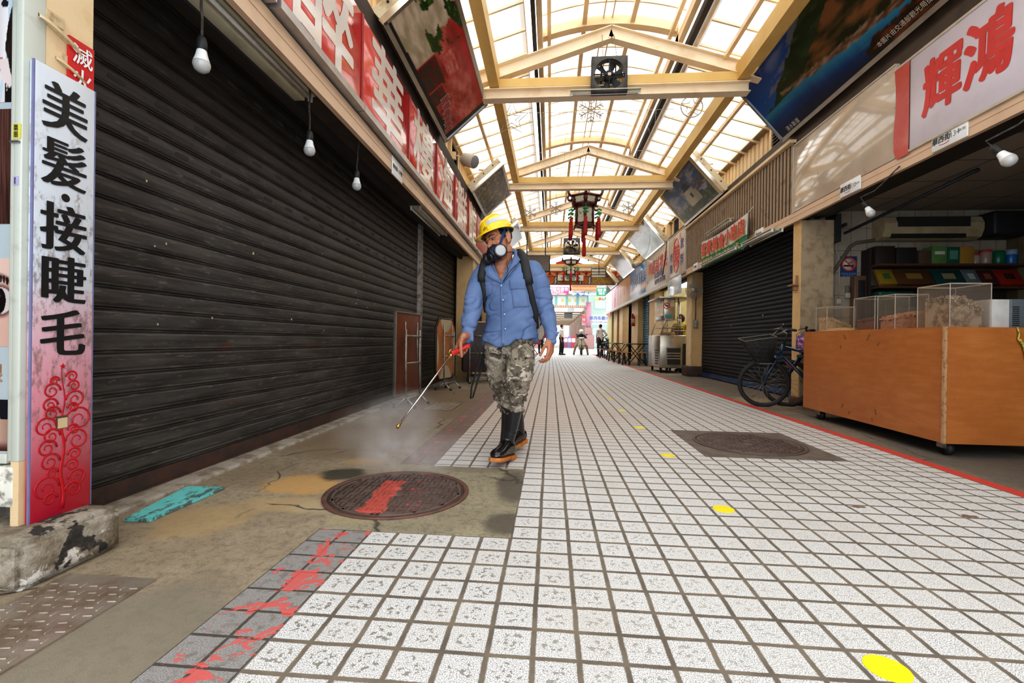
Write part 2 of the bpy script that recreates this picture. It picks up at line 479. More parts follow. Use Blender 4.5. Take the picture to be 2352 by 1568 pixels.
TIES = [6.2 + 3.72 * k for k in range(5)]
def raft_z(x): return 4.96 - .315 * abs(x - XC)          # top of rafters
Y0R = -2.6; Y1R = 22.9
def ibeam(mb, p0, p1, h, w, t=.012, up=V((0, 0, 1))):
    """I section whose top centre line runs p0 -> p1"""
    p0, p1 = V(p0), V(p1); d = (p1 - p0).normalized(); s = d.cross(up).normalized(); n = s.cross(d)
    def bar(a, b, c, e):
        vs = [p + s * i + n * j for p in (p0, p1) for i, j in ((a, c), (b, c), (b, e), (a, e))]
        mb.add(vs, [(0,1,2,3), (7,6,5,4), (0,4,5,1), (1,5,6,2), (2,6,7,3), (3,7,4,0)])
    bar(-w / 2, w / 2, -t, 0); bar(-w / 2, w / 2, -h, -h + t); bar(-t / 2, t / 2, -h + t, -t)
for k, y in enumerate(TIES):
    mb = MB(); ibeam(mb, (-1.02, y, 4.17), (2.50, y, 4.17), .14, .14); struct(mb.build('roof_tie_beam', CREAM2))
    mb = MB(); mb.box((-.77, y - .05, 4.185), (2.36, y + .06, 4.30)); struct(mb.build('roof_cross_beam', GIRD))
    for s in (-1, 1):
        xe = XL if s < 0 else XR
        mb = MB(); ibeam(mb, (xe, y, raft_z(xe)), (XC + s * .006, y, raft_z(XC)), .17, .12); struct(mb.build('roof_rafter', CREAM2))
    # arched frame of the raised vault
    mb = MB()
    def arc(x, z0=5.12, rise=.16): return z0 + rise * (1 - ((x - XC) / .95) ** 2)
    N = 14; xs = [XC - .95 + 1.9 * i / N for i in range(N + 1)]
    lo = [(x, arc(x) - .12) for x in xs]; hi = [(x, arc(x)) for x in xs]
    mb.prism(lo + hi[::-1], 'y', y + .22, y + .34); struct(mb.build('roof_vault_arch', CREAM))
    for xx in (-.2, 1.68):
        mb = MB(); mb.box((xx - .035, y + .16, raft_z(xx)), (xx + .035, y + .30, 5.08)); struct(mb.build('roof_vault_post', CREAM))
for x, w in ((-.80, .13), (2.40, .13)):
    mb = MB(); mb.box((x - w / 2, Y0R, 4.18), (x + w / 2, Y1R, 4.40)); struct(mb.build('roof_girder', GIRD))
for x, z, w, h, m in ((-.40, 4.84, .06, .09, CREAM), (-.20, 4.95, .07, .12, CREAM), (1.88, 4.83, .06, .09, CREAM), (1.68, 4.95, .07, .12, CREAM),
                      (-.27, 4.84, .05, .10, DARKG), (1.78, 4.84, .07, .10, DARKG), (.40, 5.22, .06, .06, CREAM), (1.05, 5.22, .06, .06, CREAM),
                      (.66, 5.26, .018, .02, CREAM), (.78, 5.26, .018, .02, CREAM), (-1.2, 4.39, .05, .06, CREAM), (2.75, 4.36, .05, .06, CREAM), (2.2, 4.53, .05, .06, CREAM), (-.08, 5.06, .05, .06, CREAM), (1.58, 5.06, .05, .06, CREAM)):
    mb = MB(); mb.box((x - w / 2, Y0R, z - h), (x + w / 2, Y1R, z)); struct(mb.build('roof_purlin', m))
ys = [Y0R + (Y1R - Y0R) * i / 9 for i in range(10)]
for a, b in zip(ys, ys[1:]):
    for s in (-1, 1):
        xi, xe = (-.37, XL - .25) if s < 0 else (1.85, XR + .25)
        mb = MB(); zi, ze = raft_z(xi) + .06, raft_z(xe) + .06
        mb.quad((xi, a, zi), (xi, b, zi), (xe, b, ze), (xe, a, ze)); pan = struct(mb.build('roof_panel', SHEET))
        rb = MB(); n = 6
        for i in range(n):
            yy = a + (b - a) * (i + .5) / n
            rb.box((0, 0, 0), (1, 1, 1)); st = len(rb.v) - 8
            rb.xform(frame((xi, yy - .014, zi - .035), V((xe - xi, 0, ze - zi)), V((0, .028, 0))) @ Matrix.Diagonal((1, 1, .03, 1)), st)
        rb.build('roof_rib', CREAM2, pan)
    mb = MB(); N = 12; xs = [XC - .95 + 1.9 * i / N for i in range(N + 1)]
    for x, x2 in zip(xs, xs[1:]):
        mb.add([(x, a, arc(x) + .01), (x2, a, arc(x2) + .01), (x2, b, arc(x2) + .01), (x, b, arc(x) + .01)], [(0, 1, 2, 3)], 0, True)
    pan = struct(mb.build('roof_vault_panel', SHEET)); rb = MB(); n = 6
    for i in range(n):
        yy = a + (b - a) * (i + .5) / n
        lo = [(x, arc(x) - .025) for x in xs]; hi = [(x, arc(x)) for x in xs]
        rb.prism(lo + hi[::-1], 'y', yy - .012, yy + .012)
    rb.build('roof_rib', CREAM2, pan)

# ------------------------------------------------------------------ upper walls under the eaves
CLAD = M('cream_corrugated_cladding', (.80, .62, .38), .55, vary=((.68, .48, .26), 2, .4, .75), world=True)
DARK = M('dark_recess', (.028, .022, .018), .8)
BROWN = M('dark_brown_soffit', (.06, .04, .028), .75, vary=((.035, .025, .02), 5, .4, .7))
BEIGE = M('beige_fascia_metal', (.68, .47, .31), .42, vary=((.55, .37, .24), 3, .45, .8), world=True)
def clad(name, x, y0, y1, z0, z1, face):
    """corrugated cladding on a wall x=const; face=+1 looks to +x"""
    mb = MB(); mb.box((x - face * .06, y0, z0), (x, y1, z1)); p = .16; n = int((y1 - y0) / p)
    for i in range(n):
        a = y0 + (i + .35) * p; mb.box((x - face * .001, a, z0), (x + face * .018, a + p * .5, z1))
    return struct(mb.build(name, CLAD))
def louvre(x, y0, y1, z0, z1, face):
    fr = MB()
    for a, b, c, d in ((y0 - .05, y0, z0 - .05, z1 + .05), (y1, y1 + .05, z0 - .05, z1 + .05), (y0, y1, z0 - .05, z0), (y0, y1, z1, z1 + .05)):
        fr.box((x - .01 * face, a, c), (x + .05 * face, b, d))
    o = fr.build('window_louvre', CREAM); struct(o)
    mb = MB(); mb.box((x - .01 * face, y0, z0), (x + .012 * face, y1, z1)); n = int((z1 - z0) / .05)
    for i in range(n):
        z = z0 + i * .05; mb.add([(x + .012 * face, y0, z + .05), (x + .012 * face, y1, z + .05), (x + .04 * face, y1, z), (x + .04 * face, y0, z)], [(0, 1, 2, 3)])
    mb.build('louvre_slats', M('dark_louvre', (.04, .033, .027), .55), o)
for side, x, f in (('left', -1.78, 1), ('right', 3.42, -1)):
    clad('wall_%s_upper' % side, x, -2.6, 22.9, 3.55, 4.32, f)
    mb = MB(); mb.box((x - .02, .5, 4.22), (x + .1 * f + .02 * f, 29.6, 4.36)); struct(mb.build('trim_eaves_%s' % side, CREAM))
    mb = MB(); mb.box((min(x, x + .18 * f), .5, 3.48), (max(x, x + .18 * f), 29.6, 3.56)); struct(mb.build('trim_ledge_%s' % side, CREAM))
    for y in (5.0, 6.9, 11.6, 12.6, 16.5, 21) if f < 0 else (6.7, 7.7, 11.2, 15.5, 20):
        louvre(x + .02 * f, y, y + .55, 3.62, 4.18, f)
    for k, y in enumerate(TIES):
        mb = MB(); mb.box((x - .03, y - .07, 3.5), (x + f * .16, y + .07, 4.2)); struct(mb.build('trim_stanchion', CREAM))
    # backing mass of the building above the shops
    mb = MB(); mb.box((x - f * .1, -2.6, 2.5), (x - f * .16, 30, 4.35)); struct(mb.build('wall_%s_building' % side, DARK))
# fascia bands and soffits
for side, x, f, z0, z1 in (('left', -1.60, 1, 2.475, 2.63), ('right', 3.20, -1, 2.425, 2.55)):
    mb = MB(); mb.box((x - .04 * f, -.5, z0), (x, 29.6, z1)); mb.box((x - .041 * f, -.5, z0 + (z1 - z0) * .55), (x + .004 * f, 29.6, z1)); struct(mb.build('trim_fascia_%s' % side, BEIGE))
mb = MB(); mb.box((-2.9, -.5, 2.56), (-1.63, 29.6, 2.62)); struct(mb.build('ceiling_left_soffit', BROWN))
mb = MB(); mb.box((3.235, 6.62, 2.50), (3.75, 29.6, 2.56)); struct(mb.build('ceiling_right_soffit', BROWN))
# ------------------------------------------------------------------ left side, near the camera
STEEL = M('brushed_steel', (.52, .50, .47), .38, 1.0, vary=((.36, .33, .30), 8, .4, .7))
CHROME = M('polished_chrome', (.86, .84, .80), .22, 1.0, vary=((.70, .67, .63), 4, .4, .7))
BLACK = M('matt_black', (.018, .018, .018), .55)
WHITE = M('white_plastic', (.80, .80, .78), .35, vary=((.70, .69, .66), 7, .5, .75))
INK = M('black_ink', (.012, .012, .012), .4)
def salon_mat():
    m = Mat('white_to_crimson_sign_print', .35, coat=.15); x, y, z = m.pos()
    g = m.mix(z.ss(1.02, .86), (.58, .62, .67), (.62, .44, .49)); g = m.mix(z.ss(.78, .25), g, (.44, .012, .035)); g = m.mix(z.ss(.93, .60) * .55 * z.ss(.2, .5), g, (.66, .20, .27))
    gr = (m.noise(14, 6, .75, m.vec(x * 1.0, y * 2.2, z)) - .02 + z.ss(1.6, 1.0) * .05).ss(.50, .66) * z.ss(.15, .5) * z.ss(1.75, 1.3)
    m.set('Base Color', m.mix(gr * .72, g, (.17, .11, .09))); return m.m
def build_salon():
    # plinth and pillar
    mb = MB(); bm = bmesh.new(); bmesh.ops.create_cube(bm, size=1)
    for v in bm.verts: v.co = V((-1.86 + v.co.x * .50, 1.452 + v.co.y * .345, .078 + v.co.z * .157))
    bmesh.ops.bevel(bm, geom=list(bm.edges), offset=.018, segments=2, affect='EDGES')
    bmesh.ops.subdivide_edges(bm, edges=list(bm.edges), cuts=5, use_grid_fill=True)
    for v in bm.verts:
        n = nz(v.co.x * 9, v.co.y * 9, v.co.z * 9) * .012 + nz(v.co.x * 30, v.co.y * 30, v.co.z * 30) * .005
        v.co += V((n, -n, n * .7))
    mb.bm(bm, smooth=True)
    m = Mat('weathered_plinth_concrete', .85); x, y, z = m.pos()
    n = m.noise(7, 6, .7, m.P); c = m.mix(n.ss(.38, .62), (.20, .16, .105), (.36, .32, .26))
    c = m.mix(m.noise(11, 5, .7, m.P, .5).ss(.55, .60) * z.ss(.16, .10), c, (.62, .58, .52))
    c = m.mix(m.noise(8, 4, .6, m.vec(x + 5, y + 2, z)).ss(.56, .60), c, (.035, .03, .026)); c = m.mix(m.noise(50, 3, .6, m.P).ss(.5, .7) * .5, c, (.09, .075, .055))
    m.set('Base Color', c); m.bump(m.noise(24, 5, .7, m.P), .8, .02)
    o = mb.build('kerb_plinth', m.m); tag(o, 'chipped grey concrete block carrying the pink and white salon sign', 'kerb block')
    mb = MB(); mb.box((-1.80, 1.402, .15), (-1.770, 1.635, 2.56)); mb.box((-2.0, 1.51, .15), (-1.80, 1.635, 2.56)); struct(mb.build('wall_left_pillar', M('cream_pillar_paint', (.74, .56, .34), .6, vary=((.62, .42, .21), 7, .5, .8), world=True)))
    # tall salon sign
    t = thing('salon_sign', 'tall white and crimson upright sign with black salon lettering and red scrolls', 'sign', (-1.755, 1.52, .15))
    mb = MB(); mb.bbox((-1.766, 1.417, .152), (-1.744, 1.622, 1.727), .003); mb.build('sign_panel', salon_mat(), t); mb = MB(); mb.box((-1.752, 1.412, .152), (-1.7445, 1.4168, 1.727)); mb.box((-1.766, 1.6222, .152), (-1.7435, 1.6245, 1.727)); mb.build('edge_trim', M('lilac_blue_edge', (.20, .20, .36), .5), t)
    X, U, xx = (0, 1, 0), (0, 0, 1), -1.7425
    its = [((ch, (xx, 1.515, z), X, U, .180), dict(bold=(.042, .006), sx=.88)) for ch, z in (('美', 1.60), ('髮', 1.406), ('接', 1.178), ('睫', .995), ('毛', .807))]
    # serif-like stroke ends are kept inside the glyphs
    lt = lettering('lettering', its, INK, t)
    mb = MB(); mb.prism([(1.518 + .0145 * cos(2 * pi * k / 20), 1.289 + .0145 * sin(2 * pi * k / 20)) for k in range(20)], 'x', xx - .001, xx); mb.build('round_dot', INK, lt)
    mb = MB()
    def spiral(cy, cz, r, turns, start, sgn, w=.0028):
        pts = []
        for i in range(22):
            k = i / 21; a = start + sgn * turns * 2 * pi * k; rr = r * (1 - .82 * k)
            pts.append((xx, cy + rr * cos(a), cz + rr * sin(a)))
        mb.tube(pts, [w * (1.5 - .9 * i / 21) for i in range(22)], 5, flat=.3)
    yc = 1.517
    mb.tube([(xx, yc + .006 * sin(i * .9), .175 + .5 * i / 20) for i in range(21)], [.0075 - .006 * i / 20 for i in range(21)], 6, flat=.3)
    for i, (z, r) in enumerate(((.22, .032), (.26, .046), (.31, .026), (.35, .034), (.40, .044), (.44, .03), (.475, .05), (.52, .028), (.55, .036), (.60, .03), (.635, .022))):
        for s in (-1, 1):
            spiral(yc + s * (r + .008), z + (.012 if s > 0 else 0), r * (1 if (i + (s > 0)) % 2 else .75), 1.6, pi if s > 0 else 0, -s)
    for sy, sz, r in ((yc - .002, .685, .011), (yc + .03, .73, .008), (yc - .03, .53, .008)):
        pts = [(yy, zz) for k in range(10) for yy, zz in [((sy + (r if k % 2 == 0 else r * .42) * sin(k * pi / 5)), sz + (r if k % 2 == 0 else r * .42) * cos(k * pi / 5))]]
        mb.prism(pts, 'x', xx - .0005, xx + .0006)
    mb.build('scroll_ornament', M('crimson_print', (.50, .008, .015), .35), t)
    mb = MB(); mb.box((xx - .001, yc - .023, .462), (xx + .001, yc + .017, .508)); h = mb.build('missing_patch', M('dark_hole_edge', (.10, .06, .04), .8), t)
    mb = MB(); mb.box((xx, yc - .018, .464), (xx + .0016, yc + .015, .500)); mb.build('bare_plaster', M('bare_plaster', (.62, .48, .28), .8), h)
    # fire extinguisher sign
    t = thing('fire_extinguisher_sign', 'small red sign with white characters above the salon sign', 'sign', (-1.765, 1.58, 1.66))
    mb = MB(); mb.box((-1.767, 1.537, 1.64), (-1.757, 1.628, 1.887)); mb.build('sign_plate', M('signal_red', (.55, .012, .012), .35), t)
    lettering('lettering', [((ch, (-1.7555, 1.583, z), X, U, .078), dict(bold=.008)) for ch, z in (('滅', 1.835), ('火', 1.75), ('器', 1.672))], WHITE, t)
    # glued cable brackets on the pillar
    GL = M('old_glue_plate', (.62, .48, .29), .7, vary=((.38, .27, .14), 30, .45, .7))
    for lab, y, z, s in (('broken cream bracket glued above the red fire sign', 1.515, 1.905, .95), ('broken cream bracket glued beside the red fire sign', 1.552, 1.79, .7)):
        mb = MB(); N = 12
        rim = [(y + s * .075 * cos(a), z - s * .03 * (cos(a) + 1)) for a in [pi * i / N for i in range(N + 1)]]
        vs = []
        for i, (yy, zz) in enumerate(rim):
            k = sin(pi * i / N); vs += [(-1.768, yy, zz), (-1.768 + s * .026 * k + .004, yy, zz - s * .010), (-1.768 + s * .022 * k + .004, yy, zz - s * .019), (-1.768, yy, zz - s * .014)]
        fs = []
        for i in range(N):
            for q in range(4): fs.append((i * 4 + q, i * 4 + (q + 1) % 4, (i + 1) * 4 + (q + 1) % 4, (i + 1) * 4 + q))
        mb.add(vs, fs); mb.box((-1.770, y - s * .05, z - .01), (-1.764, y + s * .01, z + s * .03))
        tag(mb.build('glued_bracket', GL), lab, 'bracket')
    # advertising light box with beauty pictures, facing the camera
    t = thing('salon_poster_box', 'tall glazed poster case of beauty portraits in a white frame', 'poster case', (-2.0, 1.42, .36))
    mb = MB(); mb.box((-2.75, 1.42, .38), (-1.822, 1.50, 2.6)); mb.build('backing', M('pale_grey_poster', (.46, .52, .54), .3, vary=((.42, .47, .49), 3, .4, .7)), t)
    mb = MB(); mb.bbox((-1.819, 1.405, .37), (-1.797, 1.50, 2.6), .003); mb.bbox((-1.797, 1.398, .37), (-1.768, 1.47, 2.6), .004); mb.bbox((-2.75, 1.405, .36), (-1.822, 1.46, .395), .004)
    fr = mb.build('frame', M('cream_white_frame', (.54, .56, .49), .4, vary=((.44, .44, .38), 12, .55, .75)), t)
    mb = MB(); mb.box((-1.80, 1.396, 1.45), (-1.770, 1.399, 1.50)); y1 = mb.build('phone_sticker', M('yellow_sticker', (.72, .66, .12), .5), fr)
    mb = MB(); mb.box((-1.797, 1.3965, 1.295), (-1.776, 1.399, 1.325)); mb.build('phone_sticker', M('lilac_sticker', (.45, .40, .60), .5), fr)
    lettering('sticker_number', [(('2303-2550', (-1.79, 1.3955, 1.475), (0, 0, 1), (-1, 0, 0), .010), dict(bold=.01)), (('2303-2550', (-1.783, 1.3955, 1.475), (0, 0, 1), (-1, 0, 0), .010), dict(bold=.01)),
                                 (('2303-2550', (-1.788, 1.3955, 1.31), (0, 0, 1), (-1, 0, 0), .005), dict(bold=.01))], INK, fr)
    mb = MB(); mb.box((-1.805, 1.39, 1.435), (-1.772, 1.40, 1.442)); mb.build('latch', STEEL, fr)
    # four printed pictures (u to the right, v up)
    def face(u, v):
        c = (.74, .82, .86)
        sk = (.80, .78, .78)
        d = ((u - .28) / .42) ** 2 + ((v - .70) / .62) ** 2
        if d < 1: c = mixc(sk, (.93, .90, .90), sst(.2, .7, u))
        hair = u + .10 * sin(v * 5) - (.76 + .12 * nz(v * 3, 1))
        if hair > 0 and u < .97 - .1 * sst(.6, 0, v) + .03 * nz(v * 9, 2): c = mixc((.10, .07, .06), (.22, .15, .13), nz(u * 40, v * 4) + .3)
        if ((u - .58) / .12) ** 2 + ((v - .72) / .030) ** 2 < 1: c = (.12, .12, .16)
        if ((u - .46) / .12) ** 2 + ((v - .28) / .05) ** 2 < 1: c = (.72, .12, .16)
        if .42 < u < .85 and v < .32 and abs(u - .62 - .08 * sin(v * 14)) < .16: c = (.88, .82, .80)
        if u > .60 and v < .12 + .05 * nz(u * 20, v * 20): c = (.08, .08, .09)
        return c
    def hair(u, v):
        if u > .90 + .04 * nz(v * 6, 3): return (.72, .80, .82)
        k = nz(u * 26, v * 1.4, 4) * .5 + nz(u * 70, v * 2, 1) * .3
        return mixc((.17, .09, .08), (.46, .30, .26), .35 + k + .25 * sst(.2, .6, v) - .3 * sst(.6, 1, u))
    def eye(u, v):
        c = mixc((.88, .76, .70), (.78, .62, .56), sst(.9, .2, v) * .5 + .3 * u)
        br = v - (.80 - .25 * (u - .35) ** 2); 
        if abs(br) < .055 and u > .05: c = mixc((.30, .20, .18), c, abs(br) / .055)
        lid = ((u - .52) / .46) ** 2 + ((v - .52) / .17) ** 2
        c = mixc((.45, .30, .28), c, sst(.8, 1.6, lid))
        if lid < .8: c = (.80, .76, .74)
        if ((u - .52) / .20) ** 2 + ((v - .52) / .145) ** 2 < 1: c = (.07, .04, .04)
        if ((u - .47) / .05) ** 2 + ((v - .57) / .03) ** 2 < 1: c = (.85, .85, .9)
        l = ((u - .52) / .50) ** 2 + ((v - .54) / .22) ** 2
        if .75 < l < 1.5 and v > .55 and sin(u * 60) > .0: c = (.08, .05, .05)
        return c
    def nose(u, v):
        c = mixc((.80, .70, .62), (.66, .52, .46), sst(.2, .9, u))
        if v < .22 + .1 * u: c = mixc((.28, .16, .13), c, sst(0, .22, v))
        if v > .62 - .0 * u and u > .25 + .9 * (1 - v): c = (.10, .10, .13)
        return c
    PM = picture_mat('poster_print', .2, .5)
    for nm, fn, z0, z1 in (('portrait_picture', face, 1.585, 2.05), ('hair_picture', hair, 1.172, 1.562), ('eye_picture', eye, .755, 1.055), ('cheek_picture', nose, .40, .575)):
        picture(nm, fn, (-1.928, 1.4185, z0), (.113, 0, 0), (0, 0, z1 - z0), 60, 90, t, PM)
    lettering('poster_lettering', [(('眼 ~', (-1.858, 1.417, .665), (1, 0, 0), (0, 0, 1), .07), dict(bold=.004))], M('orange_print', (.75, .28, .06), .4), t)
    # broken white trunking under the case
    mb = MB(); mb.bbox((-2.4, 1.40, .215), (-1.79, 1.52, .352), .006)
    bm = bmesh.new(); bmesh.ops.create_icosphere(bm, subdivisions=2, radius=.05)
    for v in bm.verts: v.co = V((-1.855 + v.co.x * .5, 1.40 + v.co.y * .35, .28 + v.co.z * 1.25)) + V((nz(*(v.co * 40)), 0, nz(*(v.co * 31)))) * .03
    mb.bm(bm); tag(mb.build('broken_trunking', M('dirty_white_plaster', (.70, .68, .60), .7, vary=((.26, .24, .20), 20, .48, .62))), 'broken dirty white box under the poster case on the left', 'box')
    mb = MB(); mb.box((-2.5, 1.47, .15), (-1.78, 1.55, .40)); struct(mb.build('wall_left_base', M('dark_base', (.10, .085, .07), .8, vary=((.22, .20, .16), 12, .5, .7))))
    # steel tread plate
    mb = MB(); mb.box((-1.585, .35, 0), (-1.272, 1.405, .006)); k = 0
    for i in range(9):
        for j in range(28):
            x = -1.565 + i * .034; y = .37 + j * .036; a = .15 if (i + j) % 2 else 1.65
            dx, dy = cos(a) * .010, sin(a) * .010
            mb.caps((x - dx, y - dy, .0055), (x + dx, y + dy, .0055), .0035, .0035, 6)
    tag(mb.build('tread_plate', M('worn_tread_plate', (.36, .31, .26), .45, .55, vary=((.20, .14, .09), 6, .42, .7), bump=(60, .2), world=True)), 'worn steel chequer plate lying on the concrete beside the plinth', 'floor plate')
    # turquoise board
    mb = MB(); mb.prism([(-1.811, 1.831), (-1.699, 1.835), (-1.688, 2.278), (-1.887, 2.267)], 'z', .002, .014)
    m = Mat('peeling_turquoise_paint', .6); x, y, z = m.pos()
    p = (m.noise(16, 5, .75, m.vec(x * 2.2, y * .8, z)) - (x + 1.72).abs() * .9 + .0).ss(.47, .52)
    m.set('Base Color', m.mix(p, m.mix(m.noise(8, 3, .6, m.P), (.10, .50, .50), (.22, .66, .66)), (.10, .14, .13)))
    tag(mb.build('turquoise_board', m.m), 'flat peeling turquoise board on the ground at the shutter', 'board')
    # scraped crack lines / drain
    t = thing('floor_drain_grating', 'rusty slotted drain grating set in the concrete near the folded tables', 'drain', (-1.27, 5.45, 0))
    mb = MB(); mb.box((-1.45, 5.10, -.01), (-1.10, 5.80, .003)); mb.build('drain_frame', M('drain_frame', (.10, .075, .055), .7), t)
    mb = MB()
    for i in range(14): mb.box((-1.43 + i * .0235, 5.13, 0), (-1.419 + i * .0235, 5.77, .007))
    mb.build('grating', M('drain_bars', (.42, .33, .25), .6, vary=((.25, .18, .12), 12, .4, .7)), t)
build_salon()

# ------------------------------------------------------------------ roller shutters
def shutter_mat(name, a, b, dust, rust, sc=1.0, top_shade=None):
    m = Mat(name, .5, .25, .5); x, y, z = m.pos()
    st = m.noise(3.0, 5, .65, m.vec(x, y * .7 * sc, z * 6)); c = m.mix(st.ss(.35, .7), a, b)
    sp = m.noise(26, 4, .7, m.vec(x, y * .35, z * 2.2)).ss(.56, .70); c = m.mix(sp * .5, c, dust)
    ru = m.noise(2.1, 5, .75, m.vec(x, y, z * 3)).ss(.60, .72) * m.noise(40, 3, .6, m.P).ss(.4, .6); c = m.mix(ru * .75, c, rust)
    if top_shade: c = m.mix((z + m.noise(2, 4, .6, m.P) * .5 - .25).ss(top_shade[1], top_shade[0]) * .78, c, (.014, .009, .006))  # canopy shade over the shutter top, painted into the steel colour
    m.set('Base Color', c); m.set('Roughness', st * .25 + .38); m.bump(m.noise(60, 3, .6, m.P), .12, .003); return m.m
def shutter(root, x, face, y0, y1, z0, z1, pitch, mat, rail, slots=0, bulge=.007):
    prof = []; n = int((z1 - z0) / pitch)
    for i in range(n + 1):
        z = z0 + i * pitch
        prof += [(0, z), (.009, z + pitch * .03), (.010, z + pitch * .07), (.001, z + pitch * .11), (.009, z + pitch * .15), (.0095, z + pitch * .19), (.001, z + pitch * .24),
                 (bulge * .75, z + pitch * .34), (bulge, z + pitch * .6), (bulge * .8, z + pitch * .86), (.001, z + pitch * .95)]
    mb = MB(); vs = [(x + face * d, y, z) for y in (y0, y1) for d, z in prof]; m = len(prof)
    mb.add(vs, [(i, i + 1, m + i + 1, m + i) for i in range(m - 1)]); cu = mb.build('shutter_curtain', mat, root)
    mb = MB(); mb.box((x - .02, y0, z0 - .085), (x + face * .016, y1, z0)); mb.box((x - .02, y0, z0 - .10), (x + face * .028, y1, z0 - .075)); mb.build('bottom_rail', rail, root)
    if slots:
        mb = MB()
        for r in range(slots):
            z = z0 + (n - 2 - r * 2) * pitch + pitch * .6; k = int((y1 - y0) / .26)
            for i in range(k):
                y = y0 + .1 + (i + (.5 if r % 2 else 0)) * .26; X = x + face * (bulge + .0012)
                pts = [(y + .035 * (1 if abs(a) < pi / 2 else -1) + .012 * cos(a), z + .012 * sin(a)) for a in [-pi + 2 * pi * q / 16 + .01 for q in range(16)]]
                mb.prism(pts, 'x', X - .002, X)
        mb.build('vent_slots', DARK, cu)
    return cu
SHD = shutter_mat('grey_shutter_steel_shaded_top', (.036, .032, .028), (.086, .080, .072), (.23, .21, .19), (.17, .05, .015), top_shade=(2.45, 1.25))
RUST = M('rusty_bottom_rail', (.085, .042, .028), .7, .2, vary=((.05, .035, .03), 8, .4, .65), world=True)
GALV = M('worn_galvanised_steel', (.40, .36, .32), .5, .7, vary=((.22, .16, .12), 18, .42, .65))
def left_shutters():
    for lab, y0, y1 in (('wide dark grey roller shutter nearest the salon sign', 1.64, 6.90), ('dark roller shutter beyond the thin galvanised guide post', 7.02, 9.75)):
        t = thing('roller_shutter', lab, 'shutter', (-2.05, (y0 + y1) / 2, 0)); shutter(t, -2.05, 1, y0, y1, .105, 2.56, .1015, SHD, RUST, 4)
        for s in ((y1,) if y0 < 2 else ()):
            mb = MB(); mb.box((-2.06, s, .0), (-1.99, s + .035, 2.56)); mb.box((-2.06, s + .08, 0), (-1.99, s + .115, 2.56)); mb.box((-2.08, s + .035, 0), (-2.03, s + .08, 2.56)); mb.build('guide_post', GALV, t)
        mb = MB()
        for i in range(16):
            yy = y0 + .3 + RND.random() * (y1 - y0 - .5); zz = .8 + RND.random() * .9; X = -2.05 + .0085; q = .006 + .006 * RND.random(); mb.box((X - .004, yy, zz), (X + .0007, yy + q, zz + q * 1.4))
        mb.build('sticker_scraps', M('old_sticker_paper', (.50, .46, .32), .7), t)
    mb = MB(); mb.box((-2.09, 1.64, -.02), (-1.955, 9.75, .022)); mb.bbox((-1.97, 1.85, -.02), (-1.90, 6.5, .018), .01)
    struct(mb.build('trim_threshold_left', M('threshold_mortar', (.36, .32, .27), .8, vary=((.20, .16, .12), 8, .42, .62), world=True)))
    mb = MB(); mb.box((-2.3, .5, -.02), (-2.10, 30, 3.6)); struct(mb.build('wall_left', DARK))
left_shutters()

# ------------------------------------------------------------------ lamp bulbs and fluorescent battens
OPAL = M('opal_bulb_glass', (.52, .51, .48), .22, coat=.3)
def bulb(name_label, pos, cord, tilt=0.0, tiltdir=0.0, group='bare bulbs hanging along the shop fronts', s=1.0):
    """pos = bottom of the bulb"""
    t = thing('hanging_bulb', name_label, 'light bulb', pos, 0, group)
    Mx = Matrix.Rotation(tiltdir, 4, 'Z') @ Matrix.Rotation(tilt, 4, 'Y')
    mb = MB(); mb.lathe([(.002, 0), (.018 * s, .003 * s), (.032 * s, .013 * s), (.0395 * s, .032 * s), (.040 * s, .042 * s), (.0385 * s, .050 * s)], n=24, M=Mx); mb.build('bulb_globe', OPAL, t, True)
    mb = MB(); mb.lathe([(.0385 * s, .050 * s), (.033 * s, .065 * s), (.027 * s, .085 * s), (.023 * s, .105 * s), (.020 * s, .112 * s)], n=24, M=Mx); mb.build('bulb_collar', WHITE, t, True)
    mb = MB(); mb.lathe([(.021 * s, .108 * s), (.024 * s, .118 * s), (.024 * s, .150 * s), (.021 * s, .16 * s), (.018 * s, .175 * s), (.007 * s, .182 * s)], n=16, M=Mx); mb.build('lamp_socket', BLACK, t, True)
    p = Mx @ V((0, 0, .18 * s)); mb = MB(); q = V(cord) - V(pos)
    pts = [p, p + (Mx @ V((0, 0, .06))), *[p.lerp(q, k / 6) + V((0, .008 * sin(k * 1.4), 0)) for k in range(2, 6)], q]
    mb.tube(pts, .0065, 7); mb.build('cord', M('grimy_cord', (.05, .04, .032), .8, vary=((.10, .085, .07), 30, .4, .6)), t, True)
bulb('bare white bulb on a cord nearest the salon sign', (-1.75, 2.16, 2.11), (-1.745, 2.15, 2.56))
bulb('bare white bulb under the left canopy, middle one of three', (-1.75, 3.19, 2.108), (-1.72, 3.13, 2.56))
bulb('bare white bulb under the left canopy, third from the salon sign', (-1.75, 4.0, 2.123), (-1.72, 3.97, 2.56))
bulb('bare white bulb tilted on its cord under the plain beige board', (3.15, 4.84, 2.075), (3.19, 4.55, 2.46), .45, 2.2)
bulb('bare white bulb at the right edge of the photo below the white red-lettered sign', (3.08, 3.37, 2.03), (3.19, 3.1, 2.47), .6, 2.0, s=1.1)
